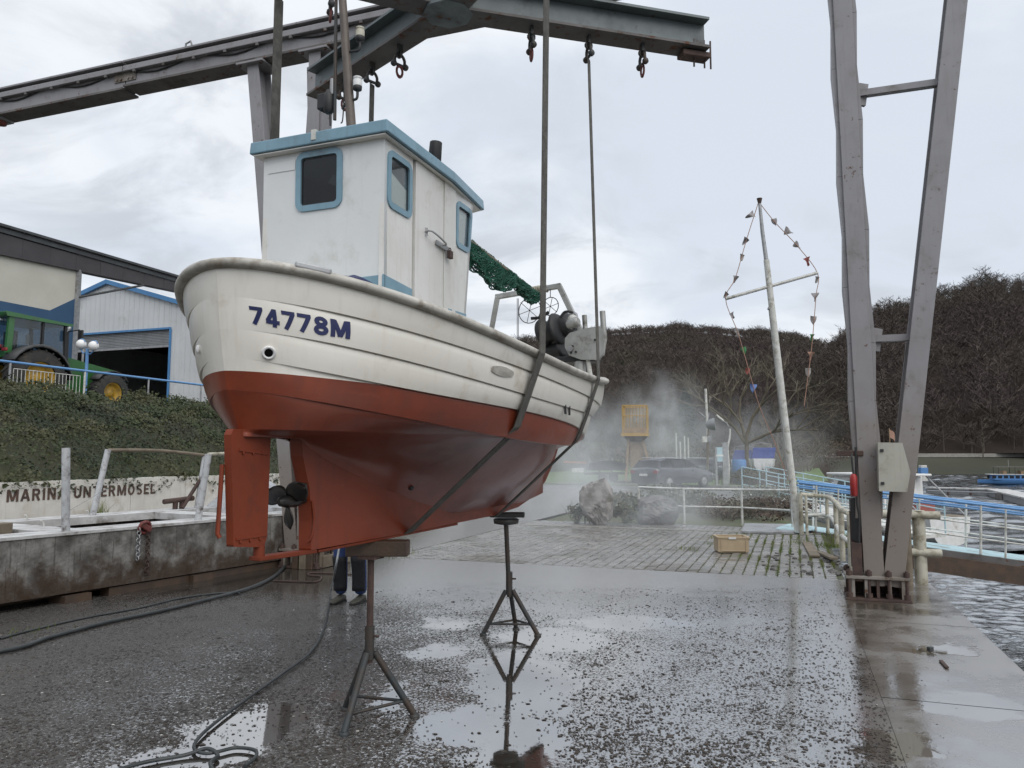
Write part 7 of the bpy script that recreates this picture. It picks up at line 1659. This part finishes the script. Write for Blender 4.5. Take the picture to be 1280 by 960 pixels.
MB().prism([(-.55, -1.66, 1.55), (.30, -1.66, 1.55), (.25, -1.55, 2.28), (-.48, -1.55, 2.28)], (0, .1, 0)).build('aft_window', M['glass_dark'], cb2, local=True)
for sd in (-1, 1): MB().prism([(sd * .96, -1.2, 1.45), (sd * .96, 1.3, 1.45), (sd * .86, 1.0, 2.2), (sd * .86, -1.1, 2.2)], (sd * .02, 0, 0)).build('side_window', M['glass_dark'], cb2, local=True)
MB().tube([(-1.0, -3.5, .95), (-1.0, -1.6, 2.5)], .03, 6).build('frame_tube', M['galv'], cb2, local=True); MB().tube([(1.0, -3.5, .95), (1.0, -1.6, 2.5)], .03, 6).build('frame_tube', M['galv'], cb2, local=True)
for i in range(4): MB().box((-.72 + .48 * i, -1.3, 2.98), (.46, .03, .8)).build('grey_panel', M['shutter'], cb2, local=True)
for x in (-.9, .9): MB().tube([(x, -1.3, 2.5), (x, -1.3, 3.4)], .025, 6).build('panel_post', M['galv'], cb2, local=True)
for x, h_ in ((-.25, 4.3), (.55, 4.7)):
    MB().tube([(x, -1.25, 3.3), (x, -1.25, h_)], .018, 6).build('flag_staff', M['wood_tan'], cb2, local=True); MB().grid([[(x + .01 + .07 * i, -1.25 + .04 * math.sin(i * 2), h_ - .02 - j * .16 - i * .05) for j in range(3)] for i in range(5)]).build('pennant', M['flag_orange'], cb2, local=True, fix=False)
MB().box((-.1, -2.6, 1.25), (.75, .4, .45)).build('red_box', M['flag_red'], cb2, local=True, bevel=.04)
MB().box((0, -3.2, .98), (1.9, .9, .06)).build('aft_deck', M['timber'], cb2, local=True)
dk0 = on_z(1168, 614, WZ + .45); jt = thing('floating_jetty', dk0, 'grey floating jetty reaching out to the blue passenger boat', 'jetty')
J0, J1, J2 = on_z(1160, 609.5, WZ + .5), on_z(1246, 612, WZ + .5), on_z(1300, 624, WZ + .5)
for a, b, wd in ((J0, J1, 1.2), (J1, J2, 1.6)):
    MB().bar(a, b, wd, .12).build('walkway', M['conc_white'], jt); MB().bar(a - np.array([0, 0, .3]), b - np.array([0, 0, .3]), wd * .9, .42).build('girder', M['shutter'], jt)
for px, py in ((1240, 617), (1257, 620), (1273, 625)): c = on_z(px, py, WZ); MB().box(c + np.array([0, 1, .12]), (1.6, 1.8, .75), rz=-.3).build('float', M['gantry_dark'], jt, bevel=.04)
for px in (1185, 1213): a = on_z(px, 613, WZ + .4); MB().tube([a, a - np.array([0, 0, 1.2])], .10, 8).build('pile', M['rust'], jt)
MB().tube([on_z(1160, 613.5, WZ + .55), on_z(1246, 616, WZ + .6)], .06, 6).build('pipe', M['galv'], jt)
bq = on_z(1285, 608, WZ); pb2 = thing('passenger_boat', (bq[0] + 1.9, bq[1] + 4, WZ), 'blue passenger boat with an open upper deck at the far jetty', 'boat', rz=R(75)); pb2.scale = (.6, .6, .52)
mb = MB(); boat_hull(mb, 15, 3.6, 1.1); mb.build('hull', M['boat_lightblue'], pb2, local=True)
MB().box((0, -.5, 1.7), (2.9, 11, 1.2)).build('saloon', M['boat_lightblue'], pb2, local=True, bevel=.1); MB().box((0, -.3, 2.36), (3.2, 12, .12)).build('deck', M['white_paint'], pb2, local=True)
for y in range(-5, 6): MB().box((1.46, y, 1.8), (.04, .7, .6)).build('window', M['glass_dark'], pb2, local=True); MB().box((-1.46, y, 1.8), (.04, .7, .6)).build('window', M['glass_dark'], pb2, local=True)
MB().box((0, 0, 4.0), (3.2, 9, .1)).build('awning', M['gantry_dark'], pb2, local=True)
for y in (-4.2, -1.4, 1.4, 4.2):
    for x in (-1.5, 1.5): MB().tube([(x, y, 2.4), (x, y, 4.0)], .05, 6).build('post', M['black'], pb2, local=True)
for y in (-3, 0, 3): MB().box((0, y, 2.8), (2.2, .6, .7)).build('bench', M['wood_tan'], pb2, local=True, bevel=.05)
MB().tube([(0, 2, 4.0), (0, 2, 5.6)], .04, 6).build('mast', M['galv'], pb2, local=True)
ut = on_z(1166, 606, WZ); u_ = thing('service_pillar', (ut[0], ut[1] + 2, WZ + .4), 'small blue and white service pillar on the jetty beside the cruiser', 'pillar')
c = np.array([ut[0], ut[1] + 2, WZ + .4]); MB().box(c + np.array([0, 0, .35]), (.75, .6, .75)).build('base', M['rail_white'], u_, bevel=.03); MB().box(c + np.array([0, 0, 1.15]), (.9, .7, .8)).build('cabinet', M['boat_lightblue'], u_, bevel=.04); MB().box(c + np.array([0, 0, 1.7]), (.7, .6, .3)).build('cap', M['rail_white'], u_, bevel=.03)

# ------------------------------------------------------------------ things in the middle distance
# yellow cage on a timber trestle
tb = on_z(797, 604); CY = tb[1]; tw = thing('cage_tower', (tb[0], CY, 0), 'yellow steel cage standing on a splayed timber trestle in the mist', 'tower')
C3 = lambda px, py, dy=0.0: on_y(px, py, CY + dy)
cxa, cxb, zt, zb2 = C3(778, 507)[0], C3(808, 507)[0], C3(790, 507)[2], C3(790, 543)[2]; dpt = 1.5; sk = C3(816, 512)[0] - cxb
def cgp(x, d, z): return np.array([x + sk * d / dpt * .9, CY + d, z])
for z, r_ in ((zt, .045), (zb2 + .32, .035), (zb2, .06), ((zt + zb2) / 2 + .25, .03)):
    for a, b in (((cxa, 0), (cxb, 0)), ((cxb, 0), (cxb, dpt)), ((cxb, dpt), (cxa, dpt)), ((cxa, dpt), (cxa, 0))): MB().tube([cgp(*a, z), cgp(*b, z)], r_, 6).build('cage_rail', M['yellow_cage'], tw)
for k in range(8):
    x = cxa + (cxb - cxa) * k / 7
    for d in (0, dpt): MB().tube([cgp(x, d, zb2), cgp(x, d, zt)], .022 if 0 < k < 7 else .045, 5).build('cage_bar', M['yellow_cage'], tw)
    if k < 5:
        for xx in (cxa, cxb): MB().tube([cgp(xx, dpt * k / 4, zb2), cgp(xx, dpt * k / 4, zt)], .022, 5).build('cage_bar', M['yellow_cage'], tw)
MB().prism([cgp(cxa - .08, -.1, zb2 - .1), cgp(cxb + .08, -.1, zb2 - .1), cgp(cxb + .08, dpt + .1, zb2 - .1), cgp(cxa - .08, dpt + .1, zb2 - .1)], (0, 0, .18)).build('floor', M['yellow_cage'], tw)
MB().prism([cgp(cxa - .02, -.03, zb2 + .02), cgp(cxb, -.03, zb2 + .02), cgp(cxb, -.03, zb2 + .38), cgp(cxa - .02, -.03, zb2 + .38)], (0, .03, 0)).build('kick_board', M['wood_tan'], tw)
MB().box(C3(795, 524, .7), (.3, .3, .42)).build('lantern', M['galv'], tw, bevel=.03)
MB().lathe(cgp((cxa + cxb) / 2, dpt / 2, zb2 - .42), [(.45, 0), (.75, .34)], 12).build('collar', M['rust'], tw)
for i in range(9):
    x = C3(790 + i * 1.9, 560)[0]; MB().bar(np.array([x, CY + .5 + (i % 2) * .01, .9]), np.array([x, CY + .5 + (i % 2) * .01, zb2 - .4]), C3(791.6, 560)[0] - C3(790, 560)[0], .03, up=(0, 1, 0)).build('plank', M['wood_tan'], tw)
for px0, px1, d in ((782, 787.5, .1), (818, 803.5, .1), (786, 790, 1.3), (812, 803, 1.3), (822, 804, .6)): MB().bar(np.array([C3(px0, 600)[0], CY + d, 0]), np.array([C3(px1, 550)[0], CY + .5 + d * .2, zb2 - .15]), .13, .13, up=(0, 1, 0)).build('leg', M['wood_tan'], tw)
for i in range(5): MB().box(np.array([C3(772 + 13 * i, 603)[0], CY - .5, .10]), (.5, 1.6, .10)).build('base_plank', M['rust'], tw, bevel=.01)
# cars
def car(loc, rz, paint, label, plate=True):
    t = thing('parked_car', loc, label, 'car', 'cars parked behind the rocks', rz=rz)
    # +y forward; sections across
    W2 = .90; prof = [(-2.28, .35, .60), (-2.30, .55, .92), (-2.2, .50, 1.0), (-1.98, .50, 1.05), (-1.0, .5, 1.02), (.7, .45, .98), (1.2, .45, .95), (2.1, .42, .80), (2.28, .38, .62)]
    rows = []
    for y, zb_, zt_ in prof:
        k = 1 - .12 * max(0, abs(y) - 1.7) / .6; w_ = W2 * k; rows.append([(-w_ * .94, y, .24), (-w_, y, .42), (-w_, y, zt_ - .22), (-w_ * .95, y, zt_), (0, y, zt_ + .025), (w_ * .95, y, zt_), (w_, y, zt_ - .22), (w_, y, .42), (w_ * .94, y, .24)])
    mb = MB().grid(rows); mb.add(rows[0], [tuple(range(9))]); mb.add(rows[-1], [tuple(range(9))]); mb.build('body', M[paint], t, local=True)
    gr_ = [(-2.16, 1.0), (-1.85, 1.36), (-1.2, 1.47), (.1, 1.45), (.45, 1.36), (1.15, .97)]
    rows = [[(-.80 * (1 if z < 1.2 else .82), y, z) , (0, y, z + (.03 if z > 1.2 else 0)), (.80 * (1 if z < 1.2 else .82), y, z)] for y, z in gr_]
    mb = MB().grid([rows[1], rows[2], rows[3], rows[4]]); mb.build('roof', M[paint], t, local=True, fix=False).modifiers.new('t', 'SOLIDIFY').thickness = .03
    for nm_, a, b in (('rear_window', 0, 1), ('windscreen', 4, 5)): MB().grid([rows[a], rows[b]]).build(nm_, M['glass_dark'], t, local=True, fix=False)
    for sd in (-1, 1):
        for y0, y1, a0, a1 in ((-1.98, -1.02, -1.78, -.98), (-.94, .02, -.92, .0), (.1, .85, .08, .42)):
            MB().prism([(sd * .815, y0, 1.0), (sd * .815, y1, .99), (sd * .672, a1, 1.38), (sd * .672, a0, 1.38)], (-sd * .01, 0, 0)).build('side_window', M['glass_dark'], t, local=True)
        MB().prism([(sd * .81, -2.16, 1.0), (sd * .81, -1.98, 1.0), (sd * .67, -1.78, 1.40), (sd * .66, -1.87, 1.38)], (-sd * .05, 0, 0)).build('pillar', M[paint], t, local=True)
        for y0, y1 in ((-1.02, -.94), (.02, .1)): MB().prism([(sd * .82, y0, 1.0), (sd * .82, y1, 1.0), (sd * .68, y1, 1.40), (sd * .68, y0, 1.40)], (-sd * .03, 0, 0)).build('pillar', M['black'], t, local=True)
        MB().tube([(sd * .62, -1.7, 1.5), (sd * .62, .1, 1.53)], .022, 6).build('roof_bar', M['chrome'], t, local=True); MB().tube([(sd * .822, -2.0, 1.0), (sd * .822, .9, .99)], .014, 5).build('trim', M['chrome'], t, local=True)
        for y in (-1.42, 1.38):
            w_ = MB().lathe((sd * .82, y, .32), [(.19, -.10), (.30, -.10), (.32, -.05), (.32, .05), (.30, .10), (.19, .10)], 22, axis=(1, 0, 0), cap=False).build('wheel', M['rubber'], t, local=True)
            rm = MB().lathe((sd * .92, y, .32), [(.20, 0), (.19, .012), (.05, .02)], 20, axis=(sd, 0, 0)); rm.build('rim', M['galv'], w_, local=True)
        MB().box((sd * .72, -2.27, .82), (.28, .07, .16)).build('tail_light', M['tail_red'], t, local=True, bevel=.02); MB().box((sd * .68, 2.2, .66), (.32, .08, .13)).build('headlight', M['chrome'], t, local=True, bevel=.02)
        MB().box((sd * .98, .75, 1.04), (.16, .09, .12)).build('mirror', M[paint], t, local=True, bevel=.03)
    MB().box((0, -2.315, .68), (.5, .012, .11)).build('plate', M['paper'], t, local=True)
    return t
q = on_y(850, 604, 38); car((q[0], q[1] + 1.6, 0), R(-50), 'car_dark', 'grey estate car with chrome roof bars seen side on in the mist')
q = on_y(886, 602, 49); car((q[0] + .6, q[1] + 2.2, -.03), R(-150), 'car_green', 'dark green car parked behind the pole with loudspeakers')
q = on_y(760, 594, 46); tl = thing('boat_trailer', (q[0], q[1], 0), 'dark boat trailer with winch gear standing at the road edge', 'trailer')
c = np.array([q[0], q[1], 0])
mb = MB(); mb.bar(c + np.array([-1.4, 0, .55]), c + np.array([1.3, .6, .55]), .12, .12); mb.bar(c + np.array([-.9, 1.1, .55]), c + np.array([1.1, 1.5, .55]), .12, .12); mb.build('frame', M['steel_dark'], tl)
for x, y in ((-.3, 0), (.5, 1.4)): MB().lathe(c + np.array([x, y, .3]), [(.12, -.1), (.30, -.1), (.3, .1), (.12, .1)], 16, axis=(0, 1, 0)).build('wheel', M['rubber'], tl)
for x, y, h_ in ((-1.2, .1, .9), (-.5, .2, 1.0), (.3, .9, 1.0), (1.0, 1.0, .9)): MB().tube([c + np.array([x, y, .5]), c + np.array([x + .1, y, .5 + h_])], .05, 6).build('support', M['galv'], tl)
MB().prism([c + np.array([-1.2, -.1, .75]), c + np.array([1.0, -.1, .75]), c + np.array([1.1, -.1, 1.15]), c + np.array([.2, -.1, 1.35]), c + np.array([-1.1, -.1, 1.2])], (0, 1.3, 0)).build('dark_cover', M['black'], tl, bevel=.08)
MB().box(c + np.array([-1.8, 0, .75]), (.7, .3, .25)).build('white_box', M['rail_white'], tl, bevel=.03)
MB().bar(c + np.array([-2.6, .4, 1.25]), c + np.array([-1.2, .4, 1.2]), .1, .12).build('light_board', M['flag_orange'], tl)
# striped bollard
f = on_z(703.5, 583); sp_ = thing('striped_post', f, 'white and dark striped post on the lawn beyond the bow', 'post')
for i in range(6): MB().tube([f + np.array([0, 0, i * .42]), f + np.array([0, 0, i * .42 + .41])], .28 if i > 2 else .12, 10).build('band', M['white_paint'] if i % 2 else M['black'], sp_)
# pole with loudspeaker and floodlights
f = on_z(884, 606); po = thing('floodlight_pole', f, 'tall white pole carrying a floodlight bar, grey speaker and box', 'pole'); L3 = lambda px, py: on_y(px, py, f[1])
MB().tube([f, L3(885, 530)], .07, 10).build('lower_pole', M['timber'], po); MB().tube([L3(884.6, 545), L3(882, 486)], [.06, .07], 10).build('pole', M['rail_white'], po)
MB().tube([L3(873, 515), L3(885, 525)], .045, 8).build('lamp_bar', M['galv'], po); MB().tube([L3(884.5, 524), L3(886, 516)], .05, 8).build('lamp_bar', M['galv'], po)
MB().lathe(L3(885, 531), [(.18, -.1), (.3, .1), (.36, .38)], 14, axis=(1, -.3, .1)).build('speaker', M['shutter'], po); MB().box(L3(880.5, 549.5), (.28, .25, .34)).build('box', M['rail_white'], po, bevel=.03); MB().box(L3(886, 549), (.22, .25, .34)).build('box', M['shutter'], po, bevel=.03)
f = on_z(911, 606); po = thing('bent_lamp', f, 'thin bent white lamp pole leaning over beside the notice board', 'lamp'); L3 = lambda px, py: on_y(px, py, f[1])
MB().tube(smooth_path([f, L3(911, 580), L3(909.5, 560), L3(912, 548), L3(912.5, 536)], 4), .055, 8).build('pole', M['rail_white'], po); MB().tube([L3(910, 533), L3(908, 528)], .05, 8).build('joint', M['galv'], po); MB().tube([L3(904, 526), L3(895.5, 519)], .06, 8).build('lamp_head', M['rail_white'], po); MB().tube([L3(908.5, 529), L3(904, 526)], .03, 6).build('arm', M['galv'], po)
f = on_y(900, 598, 42); nb = thing('notice_board', (f[0], 42, 0), 'pale blue and white notice board on grey posts', 'notice board'); L3 = lambda px, py: on_y(px, py, 42)
a, b = L3(895, 559), L3(904, 577); MB().prism([a, [b[0], 42, a[2]], b, [a[0], 42, b[2]]], (0, .06, 0)).build('panel', M['rail_paleblue'], nb); MB().bar(L3(895, 569.5) + np.array([0, -.01, 0]), L3(904, 569.5) + np.array([0, -.01, 0]), .03, .1, up=(0, 0, 1)).build('band', M['white_paint'], nb)
for px, w_ in ((895, .1), (906.5, .30)): p = L3(px, 560); MB().bar([p[0], 42.05, -.1], [p[0], 42.05, p[2] + (.3 if w_ > .2 else 0)], w_, .12, up=(0, 1, 0)).build('post', M['galv'], nb)
# covered boats ashore
def shore_boat(px, pyb, Y_, L_, rz, cover, label):
    g = on_y(px, pyb, Y_); t = thing('stored_boat', (g[0], Y_, max(g[2] - .6, -.4)), label, 'boat', 'boats stored ashore', rz=rz); t.scale = (.78, .78, .78); mb = MB(); zz0 = .5
    rows = boat_hull(mb, L_, 1.9, .9); mb.v = [(x, y, z + zz0) for x, y, z in mb.v]; mb.build('hull', M['white_paint'], t, local=True)
    MB().prism([(-.8, -L_ * .32, 1.4), (-.8, L_ * .18, 1.4), (-.62, L_ * .08, 2.15), (-.62, -L_ * .26, 2.25)], (1.6, 0, 0)).build('canopy', M[cover], t, local=True, bevel=.08)
    for y in (-L_ * .25, L_ * .05): MB().tube([(-.7, y, 1.4), (-.66, y, 2.5), (0, y, 2.62), (.66, y, 2.5), (.7, y, 1.4)], .025, 6).build('hoop', M['galv'], t, local=True)
    MB().prism([(-.70, -L_ * .20, 1.55), (-.70, L_ * .02, 1.55), (-.66, L_ * .0, 1.85), (-.66, -L_ * .19, 1.85)], (-.02, 0, 0)).build('clear_panel', M['paper'], t, local=True)
    for y in (-L_ * .3, L_ * .2): MB().box((0, y, .22), (1.5, .2, .5)).build('cradle', M['timber'], t, local=True)
shore_boat(952, 584, 46, 4.6, R(-14), 'boat_blue', 'white boat ashore under a dark blue canopy, right of the bare tree trunk')
shore_boat(932, 584, 52, 4.2, R(-30), 'boat_blue', 'white boat ashore with blue cover, left of the bare tree trunk')
f = on_y(924, 588, 44); br = thing('barrel', (f[0], 44, .3), 'bright blue barrel beside the stored boats', 'barrel'); MB().lathe((f[0], 44, .0), [(.36, 0), (.40, .12), (.40, .5), (.37, .55), (.40, .6), (.40, 1.3), (.36, 1.4)], 18).build('drum', M['boat_lightblue'], br)
for i, (px, h_, y) in enumerate(((846, 541, 58), (856.5, 545, 60), (861, 547, 62), (851, 552, 61))):
    g = on_y(px, 588, y); o = MB().tube([(g[0], y, 0), (g[0], y, on_y(px, h_, y)[2])], .06, 6).build('boat_mast', M['rail_white']); tag(o, ('tallest of the thin white boat masts in the mist', 'second boat mast from the left in the mist', 'thin boat mast nearest the floodlight pole in the mist', 'shortest thin white boat mast in the mist')[[0, 2, 3, 1][i] if False else (0, 1, 2, 3)[i]], 'mast', 'boat masts in the mist')

for px, y, lb_ in ((956, 43.5, 'low tufty shrub in front of the stored boat right of the trunk'), (930, 43.0, 'low tufty shrub in front of the blue barrel')):
    g = on_y(px, 590, y); shrub('shrub', (g[0], y, -.2), 1.5, 1.0, 1300, 'shrub', lb_, (.03, .09), 90)
# trees one can tell apart
def bare_tree(name, base_, hgt, seed, label, mat='twig', spread=1.0, depth=5, r0=None):
    rr = random.Random(seed); tk, cr_ = MB(), MB(); r0 = r0 or hgt * .016
    def grow(p, d, l, r_, k):
        if k == 0 or l < .12: return
        q = p + d * l; bend = Vector((rr.gauss(0, .12), rr.gauss(0, .12), rr.gauss(.05, .08))); mid = (p + q) / 2 + bend * l * .2
        (tk if k >= depth - 1 else cr_).tube([p, mid, q], [r_, r_ * .85, r_ * .68], 6 if k > 2 else 3, cap=False); n_ = 2 if k < depth else 4
        for i in range(n_ + (rr.random() < .55)):
            a = Vector((rr.gauss(0, 1), rr.gauss(0, 1), rr.gauss(.25, .5))).normalized(); nd = (d * (1.1 if k < depth else .9) + a * (.75 * spread)).normalized(); nd.z = max(nd.z, -.05)
            grow(p + (q - p) * rr.uniform(.6, 1.0) if k < depth else p + (q - p) * rr.uniform(.55, 1), nd, l * rr.uniform(.62, .86), r_ * .62, k - 1)
    t = thing(name, base_, label, 'tree'); grow(Vector(base_), Vector((rr.gauss(0, .05), 0, 1)), hgt * .27, r0, depth)
    tk.build('trunk', M[mat], t, fix=False); cr_.build('crown', M[mat], t, fix=False); return t
b1 = on_y(938, 588, 48); bare_tree('bare_tree', (b1[0], 48, -.2), 11.5, 5, 'large pale bare tree with spreading limbs behind the flag mast', spread=1.15, depth=7, r0=.17)
b2 = on_y(727, 575, 62); bare_tree('bare_tree', (b2[0], 62, 0), 7.5, 12, 'small dark bare tree on the lawn beyond the bow', 'bark', depth=6, r0=.16)
b3 = on_y(975, 590, 62); bare_tree('bare_tree', (b3[0], 62, -.5), 8.5, 21, 'slender bare tree on the bank right of the stored boats', 'twig', depth=6, r0=.11)
b4 = on_y(1012, 590, 70); bare_tree('bare_tree', (b4[0], 70, -.8), 6.5, 33, 'low bare willow on the bank left of the gantry leg', 'twig', 1.3, 6, .11)
def conifer(px, pyb, Y_, h_, label):
    g = on_y(px, pyb, Y_); base_ = np.array([g[0], Y_, max(0, g[2])]); t = thing('conifer', base_, label, 'tree'); MB().tube([base_, base_ + np.array([0, 0, h_ * .9])], [.2, .05], 8).build('trunk', M['bark'], t); rr = np.random.default_rng(int(px)); VV, FF = [], []
    for k in range(1500):
        f = rr.random() ** .8; z = h_ * (.12 + .88 * f); rad = (1 - f) * h_ * .26 * rr.uniform(.5, 1.1); a = rr.uniform(0, 6.28); p = base_ + np.array([math.cos(a) * rad, math.sin(a) * rad, z - rad * .25]); d = np.array([math.cos(a), math.sin(a), -.35]) * .4; s_ = np.array([-math.sin(a), math.cos(a), rr.normal(0, .3)]) * .16; i = len(VV); VV += [p - s_, p + s_, p + d]; FF.append((i, i + 1, i + 2))
    raw_mesh('crown', np.array(VV) - base_, FF, M['conifer'], t)
conifer(859, 575, 88, 8.2, 'dark evergreen beyond the parked cars')
for i, (px, y, r_, h_, lb_) in enumerate(((690, 80, 4, 3.2, 'grey leafless bushes at the far edge of the lawn'), (760, 72, 3.5, 3.2, 'leafless bushes behind the trestle tower'), (820, 75, 4, 3.4, 'leafless bushes beyond the boat masts'), (905, 70, 4, 3.2, 'leafless scrub behind the notice board'), (985, 75, 4.5, 3.4, 'leafless scrub on the bank behind the flag mast'), (1030, 85, 4.5, 3.5, 'leafless scrub on the bank beside the gantry leg'))):
    g = on_y(px, 580, y); shrub('scrub', (g[0], y, -.4), r_, h_, 1500, 'bramble', lb_, (.05, .16), 260, 'scrub')

# drifting spray from the pressure washer
mm = bpy.data.materials.new('spray_mist'); mm.use_nodes = True; t = NT(mm.node_tree); co = t.coord()
def puff(c, r_, w_):
    mp = t.n('ShaderNodeMapping', vector_type='TEXTURE'); t.put(mp.inputs[0], co); mp.inputs['Location'].default_value = c; mp.inputs['Scale'].default_value = r_
    return t.m('MULTIPLY', t.ramp(t.vm('LENGTH', mp.outputs[0]), 1.0, .0), w_)
wobm = t.vm('ADD', co, t.vm('SCALE', t.vm('SUBTRACT', t.noise(co, .55, 4, .6, col=True), (.5, .5, .5)), 2.6)); co0 = co; co = wobm
dsum = None
for c, r_, w_ in (((2.2, 21.5, .5), (3.2, 6.0, 1.5), .42), ((9.2, 47, 3.6), (4.2, 5, 3.8), .62), ((3.4, 26, .8), (2.6, 4, 1.4), .30), ((3.5, 50, 3.0), (6.5, 5.5, 4.2), .34), ((2.2, 27, 2.0), (2.4, 6, 2.4), .16), ((.9, 15.5, .5), (2.0, 4.0, .9), .16), ((3.0, 16.9, .6), (2.8, 2.4, 1.4), .9), ((16, 52, 2.5), (8.0, 5, 4.0), .20), ((7.5, 23.5, .6), (4.5, 4.5, 1.5), .22), ((7.0, 38, 1.6), (9.0, 7, 3.0), .16)):
    p_ = puff(c, r_, w_); dsum = p_ if dsum is None else t.m('ADD', dsum, p_)
nz = t.ramp(t.noise(t.scale(co0, 1, .6, .8), .8, 5, .6, .4), .36, .70)
dens = t.m('MULTIPLY', dsum, t.m('MULTIPLY', t.m('ADD', .12, nz), .40))
pvn = t.n('ShaderNodeVolumePrincipled'); t.put(pvn.inputs['Color'], (.93, .95, .97)); t.put(pvn.inputs['Density'], dens); pvn.inputs['Anisotropy'].default_value = .2
t.out(pvn.outputs[0], vol=True)
o = MB().box((9.0, 34.6, 3.9), (27.0, 44.8, 8.2)).build('mist', mm); tag(o, 'pale drifting spray over the rocks and parked cars', 'mist', kind='stuff')
try: mm.cycles.volume_step_rate = 1.0
except Exception: pass
